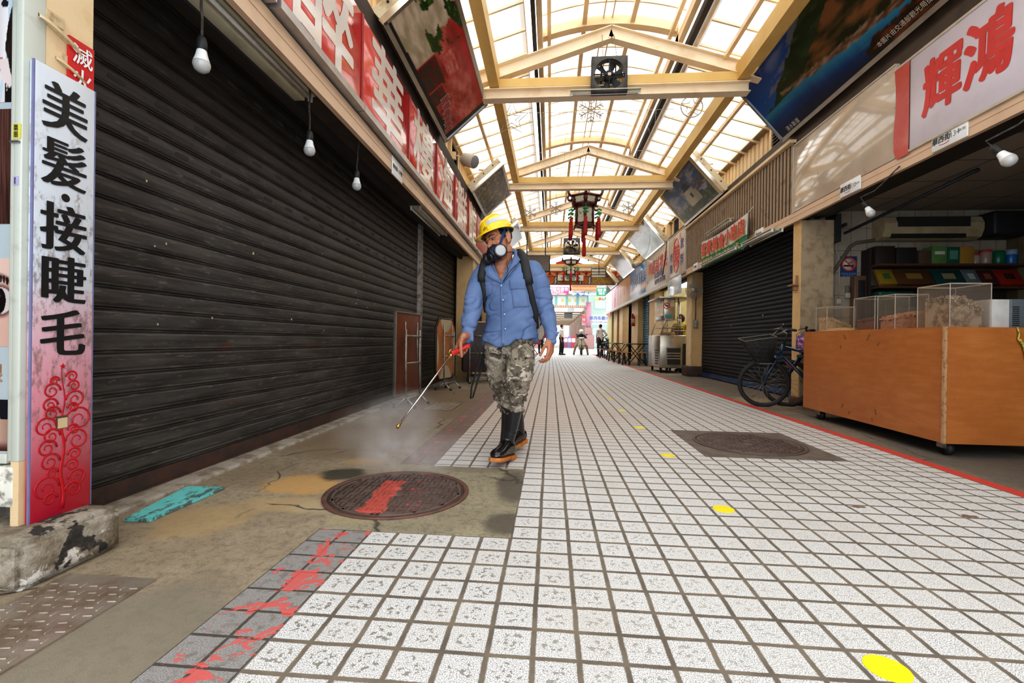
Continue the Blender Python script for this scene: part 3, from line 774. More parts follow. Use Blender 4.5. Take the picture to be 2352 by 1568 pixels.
def batten(label, x, y0, y1, z, n=2, parent_name='fluorescent_batten', ax='y', w=.13):
    t = thing(parent_name, label, 'fluorescent lamp', (x, (y0 + y1) / 2, z) if ax == 'y' else ((y0 + y1) / 2, x, z))
    def T(a, b, c): return (a, b, c) if ax == 'y' else (b, a, c)
    mb = MB(); lo, hi = T(x - w / 2 * .45, y0, z - .035), T(x + w / 2 * .45, y1, z)
    mb.bbox([min(a, b) for a, b in zip(lo, hi)], [max(a, b) for a, b in zip(lo, hi)], .008)
    lo, hi = T(x - w * .62, y0, z - .008), T(x + w * .62, y1, z + .004); mb.box([min(a, b) for a, b in zip(lo, hi)], [max(a, b) for a, b in zip(lo, hi)])
    mb.build('batten_housing', M('yellowed_batten_paint', (.55, .50, .36), .45, vary=((.42, .37, .25), 6, .45, .7)), t)
    for s in ((-1, 1) if n == 2 else (0,)):
        mb = MB(); mb.cyl(T(x + s * w * .47, y0 + .03, z - .032), T(x + s * w * .47, y1 - .03, z - .032), .0135, n=10); mb.build('tube', M('fluorescent_glass', (.66, .62, .58), .25), t)
        mb = MB()
        for yy in (y0 + .005, y1 - .03): 
            lo, hi = T(x + s * w * .47 - .012, yy, z - .05), T(x + s * w * .47 + .012, yy + .025, z - .004); mb.box([min(a, b) for a, b in zip(lo, hi)], [max(a, b) for a, b in zip(lo, hi)])
        mb.build('lamp_holder', WHITE, t)
batten('twin fluorescent batten under the left canopy between the first two bulbs', -1.845, 1.95, 3.22, 2.555, w=.19)
batten('twin fluorescent batten under the left canopy beyond the guide post', -1.80, 5.95, 7.5, 2.555)

# ------------------------------------------------------------------ red name boards on the left
def red_mat():
    m = Mat('glossy_red_signboard', .13, coat=.5); x, y, z = m.pos()
    n = m.noise(1.6, 4, .6, m.P, .4); c = m.mix(n.ss(.35, .7), (.56, .022, .018), (.68, .075, .06))
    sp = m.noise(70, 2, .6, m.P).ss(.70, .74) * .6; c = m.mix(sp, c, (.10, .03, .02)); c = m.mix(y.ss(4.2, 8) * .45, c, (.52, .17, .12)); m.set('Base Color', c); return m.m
def left_signs():
    RED = red_mat(); LW = M('silvery_white_sign_lettering', (.66, .60, .56), .2, coat=.4, vary=((.74, .64, .55), 4, .4, .7), world=True); X, U = (0, 1, 0), (0, 0, 1)
    ys = [(1.25, 2.40, ''), (2.47, 3.60, '醉'), (3.64, 4.84, '華'), (4.87, 6.05, '樓'), (6.08, 7.23, '海'), (7.26, 8.46, '鮮'), (8.50, 9.40, '館')]
    lab = ['blank red signboard panel nearest the camera on the left', 'large red signboard panel, first with a white character on the left', 'red signboard panel second with a white character on the left row', 'red signboard panel third along the left row, white character', 'red signboard panel fourth along the left row, white character', 'red signboard panel fifth along the left row, white character', 'orange-red weathered signboard panel at the far end of the left row']
    for i, ((a, b, ch), l) in enumerate(zip(ys, lab)):
        top = 3.42
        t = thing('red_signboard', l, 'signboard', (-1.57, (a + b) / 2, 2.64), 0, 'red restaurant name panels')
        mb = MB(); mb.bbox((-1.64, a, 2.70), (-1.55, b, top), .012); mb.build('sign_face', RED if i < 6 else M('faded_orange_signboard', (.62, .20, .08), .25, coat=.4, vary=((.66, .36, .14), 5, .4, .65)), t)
        mb = MB(); mb.box((-1.62, b, 2.68), (-1.545, b + .035, top)); mb.build('panel_edge', M('dark_red_edge', (.33, .01, .01), .4), t)
        mb = MB(); mb.box((-1.63, a, 2.645), (-1.53, b + .03, 2.70)); mb.build('sill', M('silver_sill', (.45, .42, .40), .35, .6), t)
        if ch: lettering('lettering', [((ch, (-1.5485, (a + b) / 2 - .01, 3.055), X, U, .80), dict(bold=.022, sx=1.12, shear=.0))], LW, t)
    mb = MB(); mb.box((-1.66, -.5, 2.62), (-1.60, 29.6, 2.70)); struct(mb.build('trim_gutter_left', M('dark_green_gutter', (.06, .065, .05), .6)))
    mb = MB(); mb.box((-1.76, -.5, 3.425), (-1.585, 22.9, 3.66)); struct(mb.build('trim_sign_top_left', BROWN))
    t = thing('house_number_plate', 'small white number plate on the left beige fascia', 'number plate', (-1.595, 4.6, 2.46)); mb = MB(); mb.bbox((-1.597, 4.46, 2.44), (-1.59, 4.78, 2.62), .004); mb.build('plate', WHITE, t)
    lettering('lettering', [(('華西街 137號', (-1.588, 4.62, 2.53), X, U, .05), dict(bold=.006))], INK, t)
left_signs()

# ------------------------------------------------------------------ leaning light boxes
def lightbox(label, side, y0, y1, fn, text=None, res=(60, 40), margin=0.0, frame_mat=None, lo=None, up=None):
    if side < 0: (xl, zl), (xu, zu) = lo or (-1.5, 3.56), up or (-.93, 4.06)
    else: (xl, zl), (xu, zu) = lo or (3.15, 3.60), up or (2.54, 4.30)
    A, B = V((xl, 0, zl)), V((xu, 0, zu)); d = (B - A).normalized(); L = (B - A).length
    nrm = V((-side * d.z * 1.0, 0, side * d.x)) ; nrm = V((-side * abs(d.z), 0, -abs(d.x))).normalized()   # out of the face, down into the street
    t = thing('light_box_sign', label, 'light box', ((xl + xu) / 2, (y0 + y1) / 2, zl), 0, 'leaning light boxes over the arcade')
    th = .16; mb = MB()
    def pt(y, s, n): return A + d * s + nrm * n + V((0, y, 0))
    def slab(mb, ya, yb, s0, s1, n0, n1):
        vs = [pt(y, s, n) for y in (ya, yb) for s, n in ((s0, n0), (s1, n0), (s1, n1), (s0, n1))]
        mb.add(vs, [(0, 1, 2, 3), (7, 6, 5, 4), (0, 4, 5, 1), (1, 5, 6, 2), (2, 6, 7, 3), (3, 7, 4, 0)])
    slab(mb, y0, y1, 0, L, -th, -.012); mb.build('housing', M('cream_box_housing', (.66, .55, .36), .5, vary=((.45, .33, .19), 7, .5, .72)), t)
    mb = MB(); f = .035
    slab(mb, y0, y1, -.012, f, -.05, .012); slab(mb, y0, y1, L - f, L + .012, -.05, .012); slab(mb, y0 - .006, y0 + f, 0, L, -.05, .012); slab(mb, y1 - f, y1 + .006, 0, L, -.05, .012)
    mb.build('chrome_frame', CHROME, t)
    mb = MB(); slab(mb, y0 + f, y0 + f + .05, f, L - f, -.01, .004); slab(mb, y1 - f - .05, y1 - f, f, L - f, -.01, .004)
    if margin: mb.build('picture_margin', M('gold_picture_margin', (.50, .38, .15), .4), t)
    mb = MB()
    for k in (.2, .5, .8):
        c = pt(y0 - .004, L * k, -.11); mb.cyl(c - V((0, .003, 0)), c + V((0, .01, 0)), .013, n=10)
    mb.build('fixing_hole', DARK, t)
    # viewer's left is the near end on the left wall and the far end on the right wall
    m = f + margin; ya, yb = (y0 + m, y1 - m) if side < 0 else (y1 - m, y0 + m)
    picture('picture', fn, pt(ya, f, .002), V((0, yb - ya, 0)), d * (L - 2 * f), res[0], res[1], t, picture_mat('backlit_print', .22, .2))
    if text:
        mats, items = text
        its = [((s, pt(ya + (yb - ya) * u, f + (L - 2 * f) * v, .0045), V((0, yb - ya, 0)), d, size), dict(bold=bo, **kw)) for s, u, v, size, bo, kw in items]
        lettering('lettering', its, mats, t)
    mb = MB()
    for yy in (y0 + .3, y1 - .3):
        mb.tube([pt(yy, L * .75, -th), pt(yy, L * .75, -th) + V((side * .25, 0, .02))], .018, 6); mb.tube([pt(yy, .05, -th), pt(yy, .05, -th) + V((side * .12, 0, .0))], .018, 6)
    mb.build('bracket', CREAM, t)
    return t
def pic_seafood(u, v):
    c = mixc((.55, .10, .09), (.80, .42, .38), .5 + nz(u * 5, v * 4) + .3 * nz(u * 18, v * 12))
    c = mixc(c, (.72, .08, .07), sst(.82, .95, v) * .8); 
    if u + .30 * v + .05 * nz(u * 7, v * 7, 9) < .46: c = mixc((.62, .56, .44), (.80, .72, .62), .5 + nz(u * 9, v * 9)); 
    if u < .36 and nz(u * 6 + 3, v * 5) > .30 - .3 * u and v > .4: c = mixc((.05, .14, .04), (.22, .34, .08), .5 + nz(u * 22, v * 22))
    for cu, cv, w, h in ((.44, .22, .12, .22), (.60, .20, .065, .16), (.46, .62, .09, .11)):
        q = max(abs(u - cu) / w, abs(v - cv) / h)
        if q < 1: c = (.74, .22, .20) if q > .93 else mixc((.40, .06, .05), (.20, .16, .12), .5 + 1.1 * nz(u * 12, v * 9, 5)) if cv < .5 else mixc((.72, .25, .22), (.80, .50, .46), .5 + nz(u * 20, v * 20))
    if v < .05 + .05 * u or (u > .95): c = (.10, .10, .09)
    if u > .80 and v < .16: c = (.10, .12, .11)
    return c
def pic_city(u, v):
    c = mixc((.36, .32, .26), (.30, .33, .40), v + nz(u * 5, v * 5) * .6)
    if abs(((u + v * .35) * 6) % 1 - .5) < .09 or abs((v * 3.4 + u * .3) % 1 - .5) < .06: c = mixc(c, (.58, .50, .36), .6)
    return mixc(c, (.70, .66, .58), .5 * sst(.15, .5, nz(u * 9, v * 9, 3)))
def pic_rock(u, v):
    c = mixc((.20, .16, .12), (.52, .45, .36), .45 + nz(u * 7, v * 4, 2)); return mixc(c, (.12, .12, .12), sst(.2, .45, nz(u * 4, v * 6, 8)))
def pic_sea(u, v):
    sky = mixc((.20, .40, .60), (.06, .24, .50), v); c = sky
    ridge = .34 + u * 1.55 + .05 * nz(u * 14, 1)
    if nz(u * 6, v * 7, 2) > .1 and v > ridge - .03 and v < ridge + .13: c = mixc(c, (.55, .45, .38), .6)
    sea_line = .42 + .02 * u
    if v < ridge: c = mixc((.10, .15, .08), (.19, .25, .13), .5 + nz(u * 12, v * 12))
    if v < ridge - .30: c = mixc((.14, .15, .08), (.46, .30, .17), .45 + nz(u * 9, v * 7, 1) * 1.3)
    shore = .46 - .42 * max(0, u - .18) ** .8 + .03 * nz(u * 20, 4)
    if u > .15 and shore < v < shore + .05 + .07 * u + .05 * nz(u * 9, v * 9): c = mixc((.34, .23, .14), (.56, .46, .37), .4 + 1.2 * nz(u * 22, v * 22))
    if v < min(sea_line, shore):
        k = min(sea_line, shore) - v; c = mixc((.16, .44, .54), (.04, .19, .40), sst(0, .22, k)); c = mixc(c, (.035, .07, .14), sst(.15, .5, k + .2 * u)); c = mixc(c, (.30, .52, .56), .4 * sst(.25, .5, nz(u * 6 + v * 8, v * 30, 2)) * sst(.3, .0, k))
    rk = .16 + .22 * (u - .55)
    if u > .50 and v < rk + .04 * nz(u * 15, 7) and v > rk - .30: c = mixc((.10, .06, .03), (.38, .19, .08), .45 + nz(u * 16, v * 16, 5) * 1.2) if v > rk - .12 or nz(u * 9, v * 9) > .0 else (.05, .06, .06)
    return c
def pic_temple(u, v):
    c = mixc((.42, .50, .58), (.14, .26, .42), v) ; c = mixc(c, (.66, .62, .64), sst(.0, .4, nz(u * 3, v * 4, 6)) * .8)
    if v < .33 + .12 * nz(u * 6, 2) - .10 * (u < .3): c = mixc((.12, .15, .10), (.34, .40, .28), .5 + nz(u * 14, v * 14))
    if .40 < u < .74 and .18 < v < .58 - .10 * (abs(u - .57) > .12): c = mixc((.74, .70, .58), (.60, .57, .48), sst(.5, .7, u))
    if abs(u - .58) < .028 and .34 < v < .47: c = (.16, .18, .22)
    for vb, w in ((.58, .155), (.67, .115)):
        if vb < v < vb + .085 and abs(u - .57) < w * (1 - (v - vb) / .12): c = (.09, .12, .17)
    if .75 < v < .84 and abs(u - .57) < .012: c = (.35, .2, .2)
    if u > .7 and .40 < v < .62 and nz(u * 30, v * 12) > -.1: c = (.34, .24, .25)
    if u < .34 and .26 < v < .36: c = (.66, .62, .55) if sin(u * 90) > -.2 else (.35, .33, .32)
    return c
def pic_green(u, v):
    c = mixc((.80, .82, .80), (.52, .56, .55), .5 + nz(u * 4, v * 3, 1)); 
    if abs(v - .10 - .55 * u * u) < .05: c = (.25, .55, .38)
    if abs(v - .02 - .62 * u * u) < .03: c = (.88, .94, .92)
    return mixc(c, (.40, .36, .36), sst(.1, .5, nz(u * 7, v * 7, 4)) * .8) if v > .4 else c
def pic_pale(u, v): return mixc((.60, .63, .70), (.74, .76, .80), .5 + nz(u * 2, v * 3)) if not (.3 < v < .6 and .3 < u < .7 and nz(u * 30, v * 12) > .15) else (.70, .62, .66)
def pic_grey(u, v): return mixc((.55, .55, .56), (.80, .78, .76), .5 + nz(u * 5, v * 5, 3))
X4 = dict(sx=.9)
LB1 = lightbox('leaning seafood restaurant light box with red dishes, nearest on the left', -1, 3.93, 6.35, pic_seafood, (M('pale_letter_outline', (.60, .48, .42), .4), [(s, .66 + i * .052, .30 - i * .036, .135, .05, dict(sx=.95)) for i, s in enumerate('醉華樓海鮮館')]), (110, 50))
_A, _d = V((-1.5, 0, 3.56)), V((.57, 0, .50)); _L = _d.length; _d.normalize(); _n = V((_d.z, 0, -_d.x))
lettering('red_lettering', [((s, _A + _d * (.035 + (_L - .07) * (.30 - i * .036)) + _n * .010 + V((0, 3.965 + 2.35 * (.66 + i * .052), 0)), (0, 1, 0), tuple(_d), .125), dict(bold=.014, sx=.95)) for i, s in enumerate('醉華樓海鮮館')], M('red_outlined_lettering', (.42, .02, .015), .3), LB1)
lightbox('leaning light box with a grey-brown street picture above the left loudspeaker', -1, 8.5, 10.25, pic_city, None, margin=.07)
lightbox('leaning light box with a brown rock picture behind the yellow helmet', -1, 12.6, 14.6, pic_rock)
lightbox('leaning light box third from the seafood one on the left side', -1, 16.8, 18.9, pic_city)
lightbox('huge leaning light box of a sea cliff and dark blue water', 1, 3.05, 6.66, pic_sea, (M('pale_print', (.55, .50, .42), .4), [('本圖片由交通部觀光局提供', .64, .075, .058, .0, {}), ('清水斷崖', .095, .055, .075, .0, {})]), (140, 60))
lightbox('leaning light box of a white hall with a dark blue tiled roof', 1, 8.87, 11.3, pic_temple, None, (90, 50), margin=.14)
lightbox('leaning light box with a pale green and white picture', 1, 13.25, 15.9, pic_green)
lightbox('leaning light box with a plain pale blue face', 1, 17.9, 20.6, pic_pale)
lightbox('leaning grey light box farthest down the right side', 1, 22.6, 25.0, pic_grey)
# loudspeakers
def speaker(label, pos, d):
    t = thing('loudspeaker', label, 'loudspeaker', pos, 0, 'round cream loudspeakers'); d = V(d).normalized(); P = V(pos); q = d.to_track_quat('Z', 'Y').to_matrix().to_4x4(); q.translation = P
    mb = MB(); mb.lathe([(.02, -.02), (.07, 0), (.095, .03), (.105, .10), (.105, .24), (.100, .25)], n=24, M=q); mb.build('horn_case', M('cream_speaker_case', (.56, .47, .36), .5), t)
    mb = MB(); mb.lathe([(.097, .251), (.09, .262), (.02, .268)], n=24, M=q); mb.build('speaker_mesh', M('grey_speaker_mesh', (.25, .23, .22), .6), t)
    mb = MB(); mb.tube([P, P - d * .10 + V((0, 0, .02)), P - d * .2], .012, 6); mb.box(P - d * .2 - V((.03, .03, .06)), P - d * .2 + V((.03, .03, .06))); mb.build('wall_bracket', CREAM, t)
speaker('round cream loudspeaker on the left wall below the second light box', (-1.45, 7.35, 3.72), (.75, -.35, -.35))
speaker('round cream loudspeaker on the right wall beneath the far light boxes', (3.12, 16.9, 3.62), (-.8, -.4, -.35))
# ------------------------------------------------------------------ right side
X_, U_ = (0, -1, 0), (0, 0, 1)          # reading directions on the right wall
PILL = M('ochre_pillar_paint', (.70, .47, .22), .55, vary=((.58, .36, .15), 4, .4, .75), world=True)
PILL2 = M('dark_beige_pillar_face', (.42, .32, .20), .7, vary=((.28, .20, .12), 9, .45, .7), world=True)  # broad pillar face, darker than the narrow aisle side
def right_walls():
    mb = MB(); mb.box((3.66, 6.62, -.02), (3.8, 11.42, 3.6)); mb.box((3.66, 15.5, -.02), (3.8, 19.8, 3.6)); mb.box((3.66, 22.2, -.02), (3.8, 30, 3.6)); struct(mb.build('wall_right', DARK))
    # pillars
    def pillar(x0, x1, y0, y1, mat=PILL, z1=2.5):
        mb = MB(); mb.box((x0, y0, 0), (x1, y1, z1)); return struct(mb.build('trim_pillar_right', mat))
    mb = MB(); mb.box((3.25, 6.36, 0), (3.262, 6.54, 2.43)); mb.box((3.262, 6.35, 0), (3.66, 6.54, 2.43), 1)
    struct(mb.build('trim_pillar_right', [PILL, PILL2]))
    pillar(3.36, 3.66, 11.42, 11.76)
    mb = MB(); mb.box((3.345, 11.40, 0), (3.37, 11.77, 2.43)); struct(mb.build('trim_pillar_edge', CREAM))
    for a, b in ((15.5, 16.3), (18.4, 19.8), (22.2, 23.3), (24.1, 25.3)): pillar(3.38, 3.66, a, b)
    pillar(3.36, 3.66, 26.0, 28.0, M('mustard_green_pillar', (.50, .42, .16), .6))
    mb = MB(); mb.bbox((3.26, 11.34, 0), (3.68, 11.84, .245), .02); struct(mb.build('trim_pillar_base', M('dark_maroon_base', (.055, .028, .022), .6, vary=((.09, .06, .045), 7, .4, .7))))
    mb = MB(); mb.bbox((3.22, 6.32, 0), (3.55, 6.56, .11), .02); struct(mb.build('trim_pillar_base', M('rust_brown_base', (.14, .06, .035), .7)))
    # brackets on pillar edges, electric box
    for y, z, lab in ((6.40, 1.585, 'rusty hook plate on the pillar edge beside the blue-black shutter'),):
        mb = MB(); mb.bbox((3.17, y - .02, z - .01), (3.26, y + .12, z + .012), .008); mb.box((3.225, y, z), (3.245, y + .02, z + .13)); mb.bbox((3.20, y + .01, z - .07), (3.25, y + .06, z - .01), .01)
        tag(mb.build('hook_plate', M('rusted_plate', (.38, .22, .12), .7, .3, vary=((.20, .10, .05), 14, .4, .6))), lab, 'hook')
    t = thing('switch_box', 'grey electric switch box with conduit on the ochre pillar below the wall fan', 'switch box', (3.45, 11.41, 1.23)); mb = MB()
    mb.bbox((3.40, 11.36, 1.16), (3.50, 11.425, 1.36), .008); mb.build('box', M('grey_enamel', (.30, .25, .19), .5), t)
    mb = MB(); mb.cyl((3.45, 11.405, 1.36), (3.45, 11.405, 1.85), .016, n=8); mb.build('conduit', M('brown_conduit', (.30, .18, .08), .6), t)
    mb = MB()
    for z in (1.21, 1.29): mb.cyl((3.45, 11.358, z), (3.45, 11.365, z), .018, n=12)
    mb.build('socket_face', M('cream_socket', (.60, .52, .40), .5), t)
    # blue-black shutter
    SB = shutter_mat('blue_black_shutter_steel', (.012, .014, .019), (.028, .031, .040), (.09, .085, .08), (.10, .04, .02))
    t = thing('roller_shutter', 'blue-black closed roller shutter behind the bicycles', 'shutter', (3.6, 8.9, 0)); cu = shutter(t, 3.62, -1, 6.56, 11.40, .12, 2.5, .073, SB, M('navy_bottom_rail', (.03, .075, .20), .5, vary=((.03, .045, .08), 8, .4, .6)), 0, .012)
    mb = MB()
    for yy, zz, q in ((9.6, 1.15, .03), (8.2, 1.28, .035), (8.7, 1.02, .02), (7.9, .95, .025), (7.2, .7, .03), (9.9, 1.35, .02), (7.5, 1.1, .03), (10.4, 1.0, .02)): mb.box((3.604, yy, zz), (3.606, yy + q, zz + q * .7))
    mb.build('sticker_scraps', M('old_sticker_paper', (.62, .58, .45), .7), t)
    mb = MB(); mb.bbox((3.52, 6.60, 1.98), (3.60, 6.70, 2.32), .01); mb.build('motor_cover', M('grey_green_cover', (.10, .13, .12), .5), t)
    BLU = shutter_mat('sky_blue_shutter_paint', (.055, .16, .23), (.10, .24, .32), (.22, .32, .36), (.10, .10, .10)); NB = M('blue_rail', (.04, .10, .15), .5)
    GRY = shutter_mat('mid_grey_shutter_paint', (.10, .10, .10), (.17, .17, .17), (.25, .25, .25), (.1, .08, .06))
    for lab, a, b, m in (('light blue roller shutter beside the food cart', 16.3, 18.4, BLU), ('grey narrow roller shutter between two far ochre pillars', 23.3, 24.1, GRY), ('light blue narrow roller shutter at the far yellow-green pillar', 25.3, 26.0, BLU)):
        t = thing('roller_shutter', lab, 'shutter', (3.6, (a + b) / 2, 0)); shutter(t, 3.6, -1, a, b, .1, 2.45, .09, m, NB, 0, .016)
        mb = MB(); mb.box((3.57, (a + b) / 2 - .03, 0), (3.585, (a + b) / 2 + .03, 2.45)); mb.build('guide_post', NB, t)
    # dark open shop in the distance
    mb = MB(); mb.box((5.0, 19.8, 0), (5.1, 22.2, 2.6)); mb.box((3.66, 19.75, 0), (5.1, 19.8, 2.6)); mb.box((3.66, 22.2, 0), (5.1, 22.25, 2.6)); struct(mb.build('wall_right_far_shop', M('dim_shop_wall', (.16, .11, .07), .8)))
    # stall bay behind the food cart
    mb = MB(); mb.box((3.66, 15.45, 0), (6.0, 15.5, 2.6)); mb.box((5.6, 12.0, 0), (5.7, 15.5, 2.6)); mb.box((3.66, 11.76, 0), (5.7, 11.80, 2.6)); struct(mb.build('wall_right_stall', M('stall_wall', (.56, .44, .18), .6, vary=((.42, .32, .14), 2, .4, .7))))
right_walls()

def right_signs():
    mb = MB(); mb.box((3.228, -.5, 3.36), (3.42, 6.46, 3.80)); mb.box((3.228, 6.46, 3.54), (3.42, 22.9, 3.70)); mb.box((3.22, -.5, 2.55), (3.42, 6.46, 3.40)); struct(mb.build('trim_sign_backing_right', M('dark_wood_backing', (.075, .05, .032), .6, vary=((.05, .033, .022), 4, .4, .7))))
    WB = M('lilac_white_banner_print', (.66, .60, .66), .35, coat=.2, vary=((.60, .53, .58), 2, .4, .7), world=True)
    t = thing('shop_signboard', 'white signboard with big red brush characters at the upper right', 'signboard', (3.2, 3.2, 2.58))
    mb = MB(); mb.bbox((3.185, 1.9, 2.56), (3.225, 4.435, 3.375), .004); mb.build('sign_face', WB, t)
    mb = MB(); mb.box((3.178, 1.9, 3.368), (3.23, 4.62, 3.39)); mb.box((3.178, 1.9, 2.545), (3.215, 4.435, 2.565)); mb.build('sign_frame', M('thin_cream_frame', (.55, .47, .36), .45), t)
    RB = M('brush_red_print', (.62, .018, .012), .35)
    lettering('lettering', [((c, (3.1835, y, z), X_, (0, .10, 1), s), dict(bold=(.040, .026), sx=.78, shear=.18)) for c, y, z, s in (('輝', 4.12, 3.00, .50), ('鴻', 3.72, 3.02, .52), ('人', 3.17, 3.05, .62))], RB, t)
    # red edge strip
    mb = MB(); n = 10
    for i in range(n):
        z0, z1 = 2.53 + .845 * i / n, 2.53 + .845 * (i + 1) / n; k0, k1 = .014 * sin(i * .7), .014 * sin((i + 1) * .7)
        mb.add([(3.181, 4.435, z0), (3.181, 4.61 + k0 - .03 * (i == 0), z0), (3.181, 4.61 + k1, z1), (3.181, 4.435, z1)], [(0, 1, 2, 3)])
    mb.build('red_edge_strip', M('faded_red_vinyl', (.50, .05, .035), .35, vary=((.56, .12, .09), 4, .4, .7)), t)
    m = Mat('glossy_beige_blank_board', .09, coat=.6); x, y, z = m.pos(); c = m.mix(m.noise(2, 4, .6, m.P).ss(.35, .7), (.50, .40, .30), (.58, .48, .38))
    c = m.mix(m.noise(11, 4, .6, m.vec(x, y * 1.6, z)).ss(.66, .72) * .6, c, (.34, .20, .10)); c = m.mix(m.noise(90, 2, .6, m.P).ss(.70, .74) * .6, c, (.25, .13, .07)); m.set('Base Color', c)
    t = thing('blank_signboard', 'plain stained glossy beige board left of the red-lettered sign', 'signboard', (3.2, 5.5, 2.56))
    mb = MB(); mb.bbox((3.19, 4.615, 2.555), (3.225, 6.43, 3.43), .004); mb.build('board', m.m, t)
    mb = MB(); mb.box((3.183, 6.43, 2.545), (3.235, 6.452, 3.45)); mb.box((3.183, 4.62, 3.43), (3.23, 6.45, 3.448)); mb.build('edging', M('thin_cream_frame', (.55, .47, .36), .45), t)
    # corrugated cladding
    mb = MB(); mb.box((3.205, 6.455, 2.54), (3.24, 11.29, 3.50)); p = .098; k = int((11.29 - 6.47) / p)
    for i in range(k): mb.box((3.194, 6.475 + i * p, 2.55), (3.206, 6.475 + i * p + .046, 3.49), 1)
    struct(mb.build('wall_right_corrugated', [M('cladding_groove', (.055, .038, .025), .7), M('worn_cladding_rib', (.36, .25, .155), .5, vary=((.22, .13, .07), 9, .52, .72), world=True)]))
    mb = MB(); mb.box((3.14, 6.45, 3.49), (3.3, 11.3, 3.535)); struct(mb.build('trim_cladding_cap', CREAM))
    # number plates
    for s, y0, lab, nm in (('134', 4.02, 'small white house number plate 134 under the red-lettered sign', '134號(南)'), ('132', 5.26, 'small white house number plate 132 under the blank beige board', '132號(南)')):
        t = thing('house_number_plate', lab, 'number plate', (3.195, y0, 2.5)); mb = MB(); mb.bbox((3.186, y0 - .17, 2.43), (3.197, y0 + .17, 2.58), .015); mb.build('plate', WHITE, t)
        lettering('street_name', [(('華西街', (3.185, y0 + .075, 2.51), X_, U_, .062), dict(bold=.02, shear=.15))], INK, t)
        lettering('number', [((nm[:3], (3.185, y0 - .055, 2.505), X_, U_, .062), dict(bold=.0)), ((nm[3:], (3.185, y0 - .125, 2.505), X_, U_, .026), dict(bold=.0))], M('grey_print', (.16, .15, .15), .5), t)
        mb = MB(); mb.tube([(3.184, y0 + .09 - .012 * i, 2.468 - .008 * sin(i / 8 * pi)) for i in range(9)], .0022, 5); mb.build('red_flourish', RB, t)
    for y0, z in ((7.45, 2.48), (10.6, 2.48)):
        t = thing('house_number_plate', 'small white number plate at the near end of the green and white banner' if y0 < 8 else 'small white number plate beyond the green and white banner', 'number plate', (3.19, y0, z)); mb = MB(); mb.bbox((3.188, y0 - .15, z - .06), (3.199, y0 + .15, z + .1), .01); mb.build('plate', WHITE, t)
        lettering('lettering', [(('華西街', (3.187, y0, z + .02), X_, U_, .06), dict(bold=.01))], INK, t)
    # cloth banner
    t = thing('food_banner', 'white and green cloth banner with red characters above the blue-black shutter', 'banner', (3.1, 8.8, 2.35))
    mb = MB(); nu, nv = 24, 8; vs = []
    def bp(u, v): y = 9.91 - (9.91 - 7.67) * u; return V((3.115 - .010 * sin(u * 7 + v * 1.5) * (1 - v * .6), y, 2.36 + (2.88 - 2.36) * v - .02 * sin(u * pi) + .02 * (v > .9) * (abs(u - .5) * 2) ** 3))
    for j in range(nv + 1):
        for i in range(nu + 1): vs.append(bp(i / nu, j / nv))
    for j in range(nv):
        for i in range(nu): mb.add([vs[j * (nu + 1) + i], vs[j * (nu + 1) + i + 1], vs[(j + 1) * (nu + 1) + i + 1], vs[(j + 1) * (nu + 1) + i]], [(0, 1, 2, 3)], 1 if j < 2.5 else 0, True)
    mb.build('banner_cloth', [M('white_banner_cloth', (.74, .70, .66), .6), M('green_banner_band', (.02, .20, .09), .6)], t)
    its = []; its2 = []; its3 = []
    for i, c in enumerate('客家美食小吃店'):
        u = .09 + i * .137; p = bp(u, .68); its.append(((c, (p.x - .027, p.y, p.z), X_, U_, .29), dict(bold=.032))); its2.append(((c, (p.x - .024, p.y + .008, p.z - .008), X_, U_, .30), dict(bold=.05)))
    for i, c in enumerate('營業時間:下午4點至12點'):
        u = .10 + i * .062; p = bp(u, .17); its3.append(((c, (p.x - .026, p.y, p.z), X_, U_, .125), dict(bold=.012)))
    lettering('lettering_outline', its2, M('yellow_print', (.75, .55, .08), .5), t); lettering('lettering', its, M('banner_red', (.66, .03, .03), .5), t); lettering('opening_hours', its3, M('yellow_print', (.75, .55, .08), .5), t)
    mb = MB(); mb.tube([(3.10, 9.91, 2.88), (3.17, 9.98, 2.95)], .004, 5); mb.tube([(3.10, 7.67, 2.88), (3.17, 7.6, 2.98)], .004, 5); mb.build('tie_cord', WHITE, t)
    batten('fluorescent batten behind the top edge of the green and white banner', 3.10, 8.35, 9.55, 2.99, 1, w=.08)
    batten('fluorescent battens under the fascia below the banner', 3.10, 7.95, 9.75, 2.415, 2, w=.12)
    batten('fluorescent battens above the near end of the blue-black shutter', 3.12, 6.7, 7.75, 2.415, 2, w=.14)
    # run of boards beyond
    def board(label, y0, y1, z0, z1, mat, items=(), extra=None):
        t = thing('shop_signboard', label, 'signboard', (3.2, (y0 + y1) / 2, z0), 0); mb = MB(); mb.bbox((3.17, y0, z0), (3.23, y1, z1), .006); mb.build('sign_face', mat, t)
        mb = MB(); mb.box((3.165, y0, z1), (3.235, y1, z1 + .03)); mb.box((3.165, y1, z0), (3.235, y1 + .03, z1 + .03)); mb.box((3.16, y0, z0 - .04), (3.235, y1, z0)); mb.build('sign_frame', STEEL, t)
        groups = {}
        for c, y, z, s, mt, kw in items: groups.setdefault(mt, []).append(((c, (3.1675, y, z), X_, U_, s), kw))
        for mt, its in groups.items(): lettering('lettering', its, mt, t)
        if extra: extra(t)
        return t
    CR = M('cream_sign_print', (.62, .52, .41), .35, coat=.2, vary=((.52, .41, .30), 3, .4, .7), world=True); BL = M('indigo_print', (.06, .07, .28), .5); RD = M('banner_red', (.66, .03, .03), .5)
    def oval(t):
        mb = MB(); mb.tube([(3.1665, 12.1 + .27 * cos(a), 3.03 + .43 * sin(a)) for a in [2 * pi * i / 32 for i in range(32)]], .011, 6, closed=True); mb.build('red_oval', RD, t)
